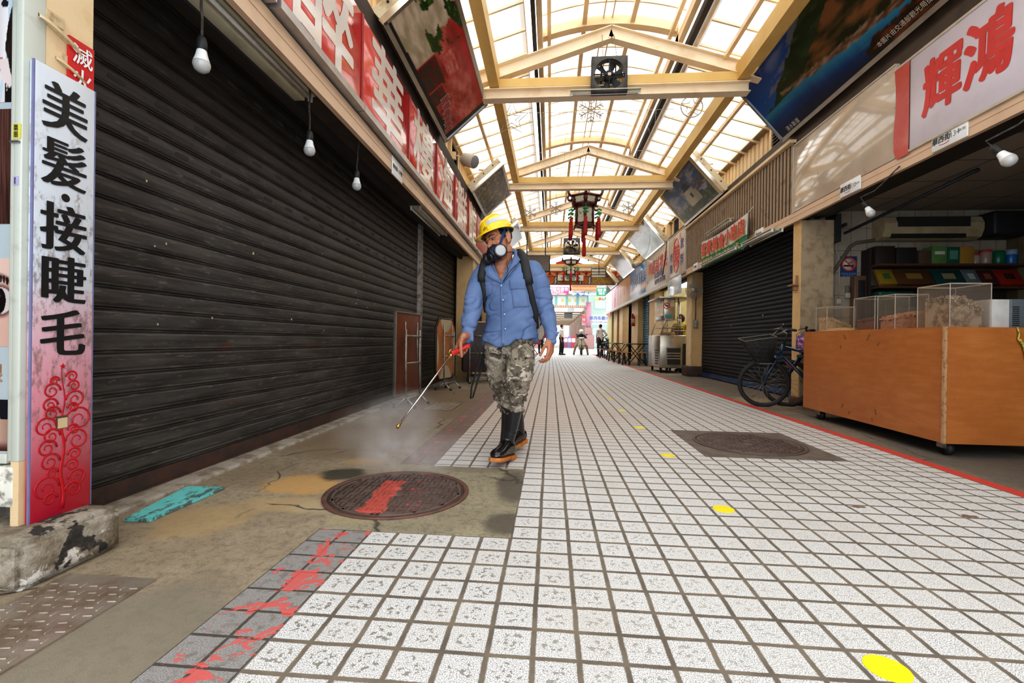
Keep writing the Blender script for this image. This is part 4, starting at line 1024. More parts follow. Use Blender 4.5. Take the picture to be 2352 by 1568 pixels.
    board('beige signboard with a red character inside a red oval', 11.33, 12.82, 2.52, 3.58, CR, [('陳', 12.1, 3.03, .62, RD, dict(bold=.02, sx=.75))] + [(c, 11.6, z, .30, BL, dict(bold=.015)) for c, z in (('飲', 3.25), ('料', 2.85))] + [(c, 12.6, z, .26, BL, dict(bold=.015)) for c, z in (('特', 3.05), ('製', 2.75))] + [('宮', 12.35, 3.43, .2, RD, {}), ('古', 11.78, 3.46, .18, RD, {})], oval)
    def flagsq(t):
        mb = MB(); mb.box((3.164, 15.05, 3.02), (3.168, 15.45, 3.33)); mb.build('red_square', M('pinkish_red_square', (.70, .10, .10), .5), t)
        mb = MB(); mb.tube([(3.163, 13.55, 2.7), (3.16, 13.2, 3.2), (3.163, 13.1, 3.62)], .012, 5); mb.build('hanging_cable', BLACK, t)
    board('wide beige signboard with red gift shop lettering', 12.86, 15.88, 2.50, 3.60, CR, [(c, 14.75 - i * .5, 3.15, .46, RD, dict(bold=.012, shear=.1)) for i, c in enumerate('超越禮品')] + [('各式精美禮品', 14.0, 2.84, .20, BL, dict(bold=.01)), ('批發零售 歡迎選購', 13.9, 2.64, .16, BL, dict(bold=.01)), ('中', 15.6, 2.75, .2, RD, {})], flagsq)
    mB = Mat('blue_to_pink_sign_print', .3, coat=.3); x, y, z = mB.pos(); c = mB.mix((z + (y - 17.5) * .02).ss(2.95, 2.75), (.06, .20, .44), (.80, .58, .50)); c = mB.mix(z.ss(2.72, 2.6), c, (.10, .25, .52)); mB.set('Base Color', c)
    board('blue signboard with vertical white lettering in the distance', 15.94, 19.02, 2.48, 3.56, mB.m, [(c, 18.5 - i * .42, 3.0 + .03 * i, .40, M('pale_print2', (.72, .68, .62), .5), dict(sx=.7, bold=.01)) for i, c in enumerate('清涼消暑飲品店')])
    board('orange signboard beyond the blue one', 19.1, 22.35, 2.46, 3.52, M('orange_sign_print', (.66, .36, .16), .4, vary=((.56, .24, .16), 1.6, .4, .7), world=True), [(c, 21.5 - i * .5, 3.0, .42, M('brick_print', (.50, .16, .12), .5), dict(sx=.8)) for i, c in enumerate('古早味小吃')])
    board('small pink signboard between the orange and the white ones', 22.42, 24.5, 2.46, 3.5, M('pink_sign_print', (.72, .42, .46), .4), [('足', 23.4, 3.15, .5, RD, {}), ('體', 23.4, 2.75, .5, RD, {})])
    board('blank white signboard at the far end on the right', 24.56, 27.1, 2.46, 3.5, M('bluish_white_sign', (.78, .80, .86), .4))
    mb = MB(); mb.box((3.09, 12.83, 2.36), (3.20, 27.2, 2.46)); struct(mb.build('trim_sign_gutter_right', M('pale_gutter', (.62, .58, .50), .4)))
    t = thing('pink_cloth', 'small pink cloth hanging from the far gutter', 'cloth', (3.1, 25.2, 2.1)); mb = MB()
    for i in range(8): mb.add([(3.08 + .02 * sin(i), 24.7 + i * .09, 2.12 + .02 * sin(i * 2)), (3.08 + .02 * sin(i + 1), 24.79 + i * .09, 2.12 + .02 * sin(i * 2 + 2)), (3.1, 24.79 + i * .09, 2.37), (3.1, 24.7 + i * .09, 2.37)], [(0, 1, 2, 3)])
    mb.build('cloth', M('pink_cloth', (.72, .20, .26), .7), t)
    # clear plastic weather panel below the oval sign
    mb = MB(); mb.bbox((3.12, 11.5, 2.02), (3.14, 12.75, 2.46), .005); tag(mb.build('plastic_sheet', M('pale_blue_plastic', (.50, .62, .70), .15, coat=.5, vary=((.74, .80, .84), 5, .42, .6))), 'pale blue plastic panel hanging below the red oval signboard', 'panel')
right_signs()

# ------------------------------------------------------------------ plywood stall on castors
def ply_mat():
    m = Mat('orange_stained_plywood', .42, coat=.12); x, y, z = m.pos()
    g = m.noise(7, 5, .65, m.vec(x * .6, y * .6, z * 3.2)); c = m.mix(g.ss(.35, .7), (.40, .135, .030), (.47, .175, .045)); c = m.mix(m.noise(2.2, 3, .6, m.P).ss(.35, .7) * .5, c, (.33, .10, .022))
    c = m.mix(m.noise(60, 2, .6, m.vec(x, y, z * .3)).ss(.58, .75) * .12, c, (.60, .28, .10)); c = m.mix(m.noise(38, 3, .7, m.P).ss(.72, .76) * z.ss(.45, .12), c, (.07, .03, .015)); m.set('Base Color', c); return m.m
PLY = ply_mat()
def cart():
    t = thing('plywood_stall_cart', 'large orange-brown plywood stall box on black castors', 'stall', (3.22, 4.5, 0))
    mb = MB(); mb.box((2.83, 3.592, .103), (2.848, 5.432, .943)); mb.build('side_panel', PLY, t)
    mb = MB(); mb.box((2.832, 3.575, .100), (3.66, 3.592, .943)); mb.build('end_panel', PLY, t)
    mb = MB(); mb.box((3.642, 3.592, .103), (3.66, 5.42, .943)); mb.build('back_panel', PLY, t)
    mb = MB(); mb.box((2.848, 5.42, .103), (3.642, 5.438, .943)); mb.build('end_panel', PLY, t)
    mb = MB(); mb.box((2.848, 3.592, .12), (3.642, 5.42, .145)); mb.build('base_board', M('dark_underside', (.05, .03, .02), .8), t)
    mb = MB(); mb.box((2.848, 3.592, .91), (3.642, 5.42, .928)); mb.build('counter_board', PLY, t)
    mb = MB(); n = 16
    for i in range(n):
        z0, z1 = .10 + .843 * i / n, .10 + .843 * (i + 1) / n; k = .0015 * sin(i * 2.1)
        mb.box((2.826 + k, 3.568, z0), (2.842 + k, 3.580, z1)); mb.box((2.8245, 3.573, z0), (2.834, 3.590 + k, z1))
    mb.build('worn_corner_strip', M('bare_wood_edge', (.44, .27, .14), .6, vary=((.28, .14, .06), 30, .5, .65)), t)
    mb = MB()
    for y, z, a, L in ((4.72, .90, .5, .05), (4.36, .90, -.6, .07), (4.24, .83, -.6, .04), (4.78, .80, .35, .035), (4.72, .235, -.5, .055), (4.62, .175, -.5, .03), (4.28, .245, .3, .05), (4.32, .165, .3, .03)):
        d = V((0, sin(a), cos(a))) * L; s = V((0, cos(a), -sin(a))) * .009; p = V((2.8290, y, z)); mb.add([p - s, p + s, p + s - d, p - s - d], [(0, 1, 2, 3)])
    mb.build('tape_marks', M('brown_tape', (.20, .085, .03), .5), t)
    for x, y in ((2.90, 5.24), (2.93, 3.70), (3.55, 5.24), (3.55, 3.72)):
        mb = MB(); mb.cyl((x - .018, y - .03, .05), (x + .018, y - .03, .05), .05, n=20); w = mb.build('castor', M('black_rubber', (.015, .014, .013), .6), t)
        mb = MB(); mb.box((x - .026, y - .05, .05), (x - .020, y + .03, .12)); mb.box((x + .020, y - .05, .05), (x + .026, y + .03, .12)); mb.box((x - .03, y - .05, .108), (x + .03, y + .04, .122)); mb.build('castor_fork', GALV, w)
    # yellow strap at the right
    mb = MB(); mb.tube([(3.30, 3.566, .945), (3.31, 3.56, .90), (3.30, 3.558, .86), (3.33, 3.556, .82), (3.345, 3.556, .76), (3.36, 3.556, .70)], .006, 6); mb.tube([(3.31, 3.556, .86), (3.34, 3.553, .80), (3.38, 3.556, .72)], .006, 6)
    tag(mb.build('plastic_rope', M('yellow_green_cord', (.55, .42, .06), .5, vary=((.12, .22, .04), 30, .45, .6))), 'yellow and green plastic cord hanging over the plywood stall', 'cord')
cart()
def acrylic_mat():
    m = bpy.data.materials.new('clear_acrylic'); m.use_nodes = True; nt = m.node_tree; nt.nodes.clear(); N = nt.nodes.new
    o = N('ShaderNodeOutputMaterial'); t = N('ShaderNodeBsdfTransparent'); g = N('ShaderNodeBsdfGlossy'); d = N('ShaderNodeBsdfDiffuse'); f = N('ShaderNodeLayerWeight'); a, b = N('ShaderNodeMixShader'), N('ShaderNodeMixShader')
    t.inputs[0].default_value = (.94, .92, .90, 1); g.inputs['Roughness'].default_value = .06; d.inputs[0].default_value = (.62, .54, .46, 1); f.inputs[0].default_value = .22; a.inputs[0].default_value = .05
    L = nt.links.new; L(t.outputs[0], a.inputs[1]); L(d.outputs[0], a.inputs[2]); b.inputs[0].default_value = .05; L(a.outputs[0], b.inputs[1]); L(g.outputs[0], b.inputs[2]); L(b.outputs[0], o.inputs[0]); return m
ACR = acrylic_mat()
def goods():
    def case(label, x0, x1, y0, y1, z1, z0=.930):
        t = thing('acrylic_box', label, 'clear box', ((x0 + x1) / 2, (y0 + y1) / 2, z0)); e = .004
        mb = MB(); mb.box((x0, y0, z0), (x1, y0 + e, z1)); mb.box((x0, y1 - e, z0), (x1, y1, z1)); mb.box((x0, y0 + e, z0), (x0 + e, y1 - e, z1)); mb.box((x1 - e, y0 + e, z0), (x1, y1 - e, z1)); mb.build('walls', ACR, t)
        mb = MB(); mb.box((x0 - .004, y0 - .004, z1), (x1 + .004, y1 + .004, z1 + .006)); mb.build('lid', ACR, t)
        mb = MB()
        for x, y in ((x0, y0), (x1, y0), (x0, y1), (x1, y1)): mb.box((x - .002, y - .002, z0), (x + .002, y + .002, z1))
        for y in (y0, y1): mb.box((x0, y - .002, z1 - .002), (x1, y + .002, z1 + .006))
        for x in (x0, x1): mb.box((x - .002, y0, z1 - .002), (x + .002, y1, z1 + .006))
        mb.build('bright_edges', M('polished_acrylic_edge', (.62, .55, .47), .2, alpha=.75), t)
    case('largest clear box filled with dried slices at the corner of the plywood stall', 2.912, 3.192, 3.64, 3.94, 1.262)
    case('clear box of brown peanuts just left of the largest box', 2.918, 3.185, 4.19, 4.40, 1.238)
    case('clear box half hidden behind the peanut box', 2.915, 3.20, 4.43, 4.72, 1.245)
    case('low clear box of pale dried pieces at the far end of the plywood stall', 2.94, 3.225, 5.20, 5.40, 1.205)
    rnd = random.Random(5)
    def heap(name, label, x0, x1, y0, y1, z0, zf, n, piece, mat):
        mb = MB()
        for i in range(n):
            u, v = rnd.random(), rnd.random(); x, y = x0 + (x1 - x0) * u, y0 + (y1 - y0) * v; z = z0 + (zf(u, v) - z0) * (1 - .35 * rnd.random() ** 2); piece(mb, V((x, y, z)))
        # filled body of the heap beneath the loose top layer
        N = 8; vs = []
        for j in range(N + 1):
            for i in range(N + 1): vs.append((x0 + (x1 - x0) * i / N, y0 + (y1 - y0) * j / N, max(z0 + .004, zf(i / N, j / N) - .03)))
        mb.add(vs, [(j * (N + 1) + i, j * (N + 1) + i + 1, (j + 1) * (N + 1) + i + 1, (j + 1) * (N + 1) + i) for j in range(N) for i in range(N)], 0, True)
        b = [vs[i] for i in range(N + 1)]
        for line in ([vs[i] for i in range(N + 1)], [vs[j * (N + 1)] for j in range(N + 1)]):
            for p, q in zip(line, line[1:]): mb.add([p, q, (q[0], q[1], z0), (p[0], p[1], z0)], [(0, 1, 2, 3)])
        o = mb.build(name, mat); tag(o, label, 'dried food', kind='stuff')
    def rotm(): return Euler((rnd.random() * 6.3, rnd.random() * 6.3, rnd.random() * 6.3)).to_matrix()
    def slice_(mb, p):
        R = rotm().to_4x4(); R.translation = p; s = .013 + rnd.random() * .013
        mb.lathe([(.0015, -.001), (s * .55, .001), (s * .85, .004), (s, .009), (s * .96, .0105), (s * .8, .006), (s * .5, .003), (.001, .002)], n=10, M=R @ Matrix.Diagonal((1, .72, 1, 1)))
    def nut(mb, p):
        q = rotm() @ V((.009, 0, 0)); mb.caps(p - q, p + q, .0075, .0068, 6)
    def shred(mb, p):
        q = rotm() @ V((.014 + .008 * rnd.random(), 0, 0)); mb.caps(p - q, p + q, .0042, .003, 5)
    heap('dried_slices', 'pile of grey-brown dried slices inside the largest clear box', 2.945, 3.158, 3.673, 3.908, .945, lambda u, v: 1.165 - .11 * max(0, u - .35) - .12 * max(0, .0 - u) - .10 * u * v, 1500, slice_, M('dried_slice_skin', (.46, .36, .25), .6, vary=((.20, .13, .075), 14, .42, .62)))
    heap('peanuts', 'heap of reddish brown peanuts inside a clear box', 2.935, 3.17, 4.205, 4.385, .932, lambda u, v: 1.045 + .05 * u, 700, nut, M('peanut_shell', (.46, .20, .10), .6, vary=((.56, .30, .17), 30, .4, .65)))
    heap('peanuts', 'dark brown heap in the half hidden clear box', 2.93, 3.18, 4.45, 4.70, .932, lambda u, v: 1.06 - .03 * v, 500, nut, M('dark_nut_shell', (.24, .10, .05), .6))
    heap('dried_shreds', 'heap of pale straw-coloured dried pieces in the low clear box', 2.96, 3.20, 5.22, 5.38, .932, lambda u, v: 1.08 - .10 * max(0, u - .2), 900, shred, M('straw_shreds', (.60, .42, .22), .6, vary=((.70, .54, .32), 20, .4, .65)))
    mb = MB(); mb.bbox((2.86, 4.74, .930), (3.25, 5.17, .955), .006); mb.bbox((2.90, 4.80, .955), (3.30, 5.12, .972), .005); tag(mb.build('wooden_lid', M('pale_ply_lid', (.55, .34, .16), .5, vary=((.42, .24, .1), 6, .4, .7))), 'flat pale wooden boards lying on the plywood stall between the clear boxes', 'board')
    t = thing('metal_appliance', 'white metal appliance with a dark vented panel at the right end of the stall', 'appliance', (3.4, 3.8, .93))
    mb = MB(); mb.bbox((3.235, 3.70, .930), (3.372, 3.98, 1.155), .006); mb.build('body', M('off_white_enamel', (.62, .60, .56), .4, vary=((.52, .50, .46), 9, .4, .7)), t)
    mb = MB(); mb.bbox((3.372, 3.695, .930), (3.62, 3.98, 1.157), .008); p = mb.build('vent_panel', M('dark_grey_enamel', (.11, .13, .14), .45), t)
    mb = MB()
    for i in range(10): mb.box((3.385, 3.692, .96 + i * .015), (3.43, 3.698, .967 + i * .015))
    mb.build('vent_slots', BLACK, p)
goods()

# ------------------------------------------------------------------ open shop behind the stall
def shop():
    m = Mat('white_wall_tiles', .25, coat=.2); x, y, z = m.pos(); fu, fv = (x / .20).fract(), ((z + .03) / .30).fract(); e = fu.min(1.0 - fu) * .2; e2 = fv.min(1.0 - fv) * .3
    g = e.min(e2).ss(.002, .004); c = m.mix(m.noise(3, 4, .6, m.P).ss(.35, .7), (.40, .34, .26), (.31, .25, .18)); m.set('Base Color', m.mix(g, (.16, .11, .07), c))
    mb = MB(); mb.box((3.50, 6.56, -.02), (6.2, 6.62, 2.75)); struct(mb.build('wall_shop_partition', m.m))
    mb = MB(); mb.box((3.45, .35, -.02), (6.3, .5, 2.75)); struct(mb.build('wall_shop_near_unseen', M('dim_shop_back', (.22, .18, .11), .7)))  # near wall out of view, added to keep the shop interior dark
    mb = MB(); mb.box((6.2, .5, -.02), (6.3, 6.62, 2.75)); struct(mb.build('wall_shop_back', M('dim_shop_back', (.22, .18, .11), .7)))
    m = Mat('suspended_ceiling_tiles', .7); x, y, z = m.pos(); fu, fv = (x / .60).fract(), (y / .60).fract(); e = fu.min(1.0 - fu).min(fv.min(1.0 - fv)).ss(.008, .014); m.set('Base Color', m.mix(e, (.03, .025, .02), (.30, .25, .20)))
    mb = MB(); mb.box((3.30, .5, 2.60), (6.2, 6.56, 2.66)); struct(mb.build('ceiling_shop', m.m))
    mb = MB(); mb.box((3.22, -.5, 2.44), (3.30, 6.36, 2.62)); mb.box((3.30, -.5, 2.47), (3.60, 6.36, 2.60)); struct(mb.build('trim_shutter_housing', M('dark_shutter_housing', (.035, .027, .022), .5)))
    mb = MB(); mb.box((3.505, 6.50, 0), (3.545, 6.56, 2.44)); struct(mb.build('trim_shutter_guide', M('dark_shutter_housing', (.035, .027, .022), .5)))
    mb = MB(); mb.box((3.66, 6.30, 2.14), (3.72, 6.54, 2.5)); mb.box((3.72, 6.22, 2.32), (3.745, 6.54, 2.36)); mb.tube([(3.7, 6.2, 2.22), (4.25, 5.0, 2.58)], .018, 6); tag(mb.build('slotted_angle_bracket', M('dark_slotted_angle', (.05, .05, .055), .5, .5)), 'dark slotted steel angle bracket under the shop ceiling', 'bracket')
    # window and side door at the right
    mb = MB(); mb.box((5.92, 6.40, 0), (5.98, 6.56, 2.3)); mb.box((5.98, 6.42, 1.86), (6.2, 6.56, 1.95)); mb.box((6.15, 3.0, 1.86), (6.2, 6.5, 1.95)); w = struct(mb.build('window_1', M('aluminium_brown', (.20, .15, .08), .4, .4)))
    mb = MB(); mb.box((6.0, 6.53, .9), (6.2, 6.55, 1.86)); mb.box((6.18, 3.0, .9), (6.20, 6.5, 1.86)); mb.build('window_pane', M('green_grey_pane', (.20, .19, .10), .2), w)
    # air conditioners
    t = thing('air_conditioner', 'old cream wall air conditioner inside the shop', 'air conditioner', (4.83, 6.5, 2.19)); CR = M('old_cream_plastic', (.46, .37, .22), .4, vary=((.36, .28, .16), 5, .4, .7))
    prof = [(6.56, 2.47), (6.44, 2.49), (6.36, 2.46), (6.32, 2.38), (6.32, 2.30), (6.36, 2.21), (6.44, 2.18), (6.56, 2.18)]
    mb = MB(); mb.prism(prof, 'x', 4.26, 5.45); mb.build('case', CR, t); mb = MB(); mb.box((4.42, 6.312, 2.33), (5.28, 6.36, 2.455)); mb.build('intake_grille', DARK, t)
    mb = MB(); mb.box((4.36, 6.338, 2.195), (5.25, 6.37, 2.245)); mb.build('outlet_louvre', BLACK, t)
    mb = MB(); mb.tube([(4.28, 6.5, 2.2), (4.05, 6.53, 2.17), (3.98, 6.54, 2.12), (3.75, 6.54, 1.75), (3.6, 6.54, 1.55)], .022, 7); mb.build('pipe', M('taped_pipe', (.18, .14, .10), .7), t)
    mb = MB(); mb.bbox((5.46, 6.2, 2.2), (5.92, 6.56, 2.5), .03); tag(mb.build('dark_appliance', BLACK), 'black box unit beside the cream air conditioner', 'appliance')
    # spiral bulb
    t = thing('spiral_bulb', 'dusty spiral energy-saving bulb below the shop ceiling', 'light bulb', (4.62, 4.85, 2.42)); mb = MB(); mb.tube([(4.62 + .028 * cos(i * .7), 4.85 + .028 * sin(i * .7), 2.40 + i * .0018) for i in range(46)], .008, 6); mb.build('spiral_tube', M('dusty_glass', (.50, .40, .26), .4), t)
    mb = MB(); mb.lathe([(.02, 0), (.03, .01), (.03, .06), (.018, .07), (.018, .11)], (4.62, 4.85, 2.485), 14); mb.build('bulb_base', M('dusty_base', (.42, .32, .2), .5), t)
    # shelves
    SH = M('dark_shelf_board', (.11, .045, .022), .5); t = thing('hanging_shelf', 'dark brown two-tier wall shelf under the air conditioner', 'shelf', (4.9, 6.5, 1.5))
    for z in (1.845, 1.56, 1.12):
        mb = MB(); mb.box((4.15, 6.24, z - .025), (5.95, 6.56, z)); mb.build('shelf_board', SH, t)
    mb = MB(); mb.box((4.13, 6.40, 1.1), (4.16, 6.56, 2.06)); mb.box((4.15, 6.545, 1.1), (5.95, 6.56, 1.6)); mb.build('shelf_side', M('dark_shelf_back', (.03, .022, .018), .7), t)
    def boxy(name, label, cat, lo, hi, col, extra=None, grp=None):
        t = thing(name, label, cat, ((lo[0] + hi[0]) / 2, lo[1], lo[2]), 0, grp); mb = MB(); mb.bbox(lo, hi, .004); mb.build('carton', M('carton_' + name + '_' + str(len(_mc)), tuple(k * .7 for k in col), .5), t)
        if extra: 
            mb = MB(); w = hi[0] - lo[0]; h = hi[2] - lo[2]; mb.box((lo[0] + w * .15, lo[1] - .002, lo[2] + h * extra[0]), (hi[0] - w * .15, lo[1] + .001, lo[2] + h * extra[1])); mb.build('printed_label', M('carton_label_%s' % extra[2], extra[3], .5), t)
    W = (.62, .58, .50)
    G = 'packages on the dark wall shelf'
    for args in (('dark_parcel', 'dark brown wrapped package at the left end of the top shelf', 4.17, 4.40, .24, (.05, .03, .022), None), ('dark_parcel', 'second dark package on the top shelf', 4.42, 4.66, .22, (.035, .028, .026), None), ('brown_package', 'small brown package left of the green box on the top shelf', 4.69, 4.83, .18, (.16, .09, .06), None),
                 ('green_box', 'light green carton on the top shelf', 4.85, 5.02, .235, (.16, .36, .09), (.55, .72, 'w', W)), ('teal_box', 'dark green carton on the top shelf', 5.03, 5.17, .225, (.02, .15, .09), (.3, .8, 't', (.10, .30, .22))), ('yellow_box', 'plain yellow-orange carton on the top shelf', 5.18, 5.345, .23, (.62, .33, .05), None)):
        n, lab, x0, x1, h, col, ex = args; boxy(n, lab, 'box', (x0, 6.33, 1.846), (x1, 6.50, 1.846 + h), col, ex, G)
    def jar(label, x, r, h, col, lid, lab=None):
        t = thing('storage_jar', label, 'jar', (x, 6.42, 1.846), 0, 'jars on the top shelf'); mb = MB(); mb.lathe([(r * .9, 0), (r, .01), (r, h * .8), (r * .85, h * .86)], (x, 6.42, 1.846), 18); mb.build('jar_body', M('jar_%d' % int(x * 100), col, .3), t)
        if lid: mb = MB(); mb.lathe([(r * .95, h * .84), (r * .95, h), (r * .8, h * 1.01)], (x, 6.42, 1.846), 18); mb.build('jar_lid', M('jar_lid_' + str(lid), lid, .4), t)
        if lab: mb = MB(); mb.lathe([(r * 1.01, h * .6), (r * 1.01, h * .88)], (x, 6.42, 1.846), 18); mb.build('jar_label', M('jar_label', lab, .4), t)
    jar('short clear jar with a red lid on the top shelf', 5.42, .055, .15, (.42, .33, .26), (.55, .04, .02)); jar('taller clear jar with a red lid on the top shelf', 5.55, .065, .20, (.40, .28, .22), (.55, .05, .03))
    jar('dark green canister on the top shelf', 5.70, .07, .215, (.01, .15, .08), None); jar('blue canister with a pale top on the top shelf', 5.85, .06, .23, (.01, .16, .42), None, (.35, .42, .55))
    # slanting gift boxes on the lower tier
    for n, lab, x0, x1, col, lc in (('gift_box', 'yellow and green gift box leaning on the lower shelf', 4.20, 4.40, (.55, .36, .04), (.06, .14, .04)), ('gift_box', 'brown gift box leaning on the lower shelf', 4.41, 4.85, (.20, .09, .035), (.30, .18, .05)), ('gift_box', 'dark teal gift box with a gold label leaning on the lower shelf', 4.87, 5.22, (.02, .13, .12), (.36, .28, .14)), ('gift_box', 'pale blue-grey gift box leaning on the lower shelf', 5.23, 5.40, (.30, .38, .38), (.52, .52, .45)), ('gift_box', 'maroon gift box leaning on the lower shelf', 5.41, 5.60, (.16, .05, .045), (.3, .1, .06)), ('gift_box', 'bright red gift box at the right end of the lower shelf', 5.62, 5.90, (.62, .05, .02), (.06, .02, .02))):
        t = thing(n, lab, 'box', ((x0 + x1) / 2, 6.3, 1.562), 0, 'gift boxes leaning on the lower shelf'); Rm = Matrix.Translation((0, 6.27, 1.592)) @ Matrix.Rotation(-.55, 4, 'X')
        mb = MB(); mb.bbox((x0, 0, 0), (x1, .05, .235), .004, 0, Rm); mb.build('box_body', M('gift_%d' % int(x0 * 100), tuple(k * .55 for k in col), .4), t); mb = MB(); w = x1 - x0; mb.box((x0 + w * .3, -.002, .08), (x0 + w * .72, .001, .17), 0, Rm); mb.build('box_print', M('gift_print_%d' % int(x0 * 100), lc, .45), t)
    mb = MB(); mb.bbox((4.2, 6.3, 1.122), (4.62, 6.52, 1.5), .02); tag(mb.build('green_crate', M('dark_green_crate', (.01, .12, .075), .5, vary=((.02, .06, .04), 9, .4, .6))), 'dark green box on the bottom tier of the wall shelf', 'box')
    mb = MB(); mb.bbox((4.66, 6.3, 1.122), (5.1, 6.52, 1.42), .02); tag(mb.build('storage_box', M('umber_box', (.07, .035, .02), .6)), 'dark brown box beside the green one on the bottom tier', 'box')
    t = thing('instrument_case', 'upright brown and black case standing against the tiled wall', 'case', (4.05, 6.5, 1.0)); mb = MB(); mb.bbox((3.99, 6.45, .95), (4.16, 6.56, 1.72), .01); mb.build('case', M('brown_case', (.16, .09, .05), .5), t); mb = MB(); mb.bbox((4.03, 6.444, 1.0), (4.12, 6.452, 1.66), .003); mb.build('dark_front', BLACK, t)
    # no smoking poster
    t = thing('no_smoking_poster', 'blue no smoking poster on the white tiled wall', 'poster', (3.97, 6.555, 1.72)); mb = MB(); mb.box((3.868, 6.552, 1.722), (4.075, 6.559, 1.993)); mb.build('sheet', M('poster_blue', (.015, .07, .20), .4), t)
    mb = MB(); mb.cyl((3.972, 6.5515, 1.885), (3.972, 6.5505, 1.885), .085, n=28); mb.build('pale_disc', M('poster_pale', (.62, .52, .46), .5), t)
    mb = MB(); mb.tube([(3.972 + .088 * cos(a), 6.549, 1.885 + .088 * sin(a)) for a in [2 * pi * i / 28 for i in range(28)]], .009, 6, closed=True); mb.tube([(3.91, 6.549, 1.947), (4.034, 6.549, 1.823)], .008, 6); mb.build('red_ring', M('poster_red', (.60, .03, .02), .5), t)
    mb = MB(); mb.box((3.905, 6.5495, 1.855), (4.03, 6.551, 1.877)); mb.tube([(3.96, 6.55, 1.89), (3.975, 6.55, 1.91), (4.0, 6.55, 1.90), (4.01, 6.55, 1.93)], .005, 5); mb.build('cigarette', INK, t)
    lettering('lettering', [(('吸菸有害健康', (3.972, 6.5515, 1.76), (1, 0, 0), (0, 0, 1), .032), {}), (('NO SMOKING', (3.972, 6.5515, 1.735), (1, 0, 0), (0, 0, 1), .022), {})], M('poster_lettering', (.25, .32, .45), .5), t)
    for lab, x, c in (('dark remote control in a holder on the tiled wall', 3.95, (.18, .15, .12)), ('pale remote control in a holder on the tiled wall', 4.03, (.55, .50, .42))):
        t = thing('remote_control', lab, 'remote control', (x, 6.53, 1.46), 0, 'remote controls on the tiled wall'); mb = MB(); mb.bbox((x - .025, 6.52, 1.46), (x + .025, 6.545, 1.60), .01); mb.build('remote_body', M('remote_%d' % int(c[0] * 100), c, .4), t); mb = MB(); mb.bbox((x - .03, 6.515, 1.43), (x + .03, 6.56, 1.50), .008); mb.build('holder', M('holder_plastic', (.50, .45, .37), .3), t)
    t = thing('wall_socket', 'wall socket with cable below the remote controls', 'socket', (3.85, 6.55, 1.37)); mb = MB(); mb.bbox((3.82, 6.54, 1.35), (3.88, 6.56, 1.42), .006); mb.build('plate', M('cream_socket', (.60, .52, .40), .5), t); mb = MB(); mb.tube([(3.85, 6.548, 1.42), (3.85, 6.55, 1.9), (3.8, 6.55, 2.1), (3.82, 6.55, 2.4)], .006, 6); mb.build('cable', M('cream_socket', (.60, .52, .40), .5), t)
shop()
# ------------------------------------------------------------------ people
from mathutils.bvhtree import BVHTree
def at(px, py, Y):
    """point of the street at depth Y that the photograph shows at a pixel (measuring help)"""
    R = bpy.context.scene.camera.matrix_world.to_3x3(); d = R @ V(((px - 1176) / 1060, -(py - 784) / 1060, -1))
    o = V((0, 0, .8)); return o + d * (Y / d.y)
SKIN = M('warm_skin', (.40, .175, .095), .45, vary=((.46, .16, .085), 14, .4, .7), spec=.4)
HAIRM = M('black_hair', (.012, .010, .009), .5)
class Surf:
    def __init__(s, me): s.t = BVHTree.FromPolygons([v.co for v in me.vertices], [tuple(p.vertices) for p in me.polygons])
    def front(s, p, out=.004, back=False):
        """nearest point in front (towards the street end where the camera stands) of p"""
        d = V((0, 1 if not back else -1, 0)); o = V((p[0], 2.0 if not back else 4.5, p[2])); h = s.t.ray_cast(o, d)
        if h[0] is None:
            h = s.t.find_nearest(V(p)); n = h[1]; return h[0] + n * out
        n = h[1]; n = n if n.y * d.y < 0 else -n
        return h[0] + n * out
def sheet_on(mb, surf, quad, nu, nv, out=.004, thick=.004, Y=3.05, mi=0):
    """cloth patch laid on a surface: quad = 4 pixel corners (bl, br, tr, tl)"""
    vs = []
    for j in range(nv + 1):
        for i in range(nu + 1):
            u, v = i / nu, j / nv; a = V(quad[0]).lerp(V(quad[1]), u); b = V(quad[3]).lerp(V(quad[2]), u); q = a.lerp(b, v); vs.append(surf.front(at(q.x, q.y, Y), out))
    n = len(vs); back = [p + V((0, thick, 0)) for p in vs]; W = nu + 1
    fs = [(j * W + i, j * W + i + 1, (j + 1) * W + i + 1, (j + 1) * W + i) for j in range(nv) for i in range(nu)]
    rim = [i for i in range(W)] + [j * W + nu for j in range(1, nv + 1)] + [nv * W + i for i in range(nu - 1, -1, -1)] + [j * W for j in range(nv - 1, 0, -1)]
    fs2 = [(a, b, b + n, a + n) for a, b in zip(rim, rim[1:] + rim[:1])]
    mb.add(vs + back, fs + fs2, mi, True)
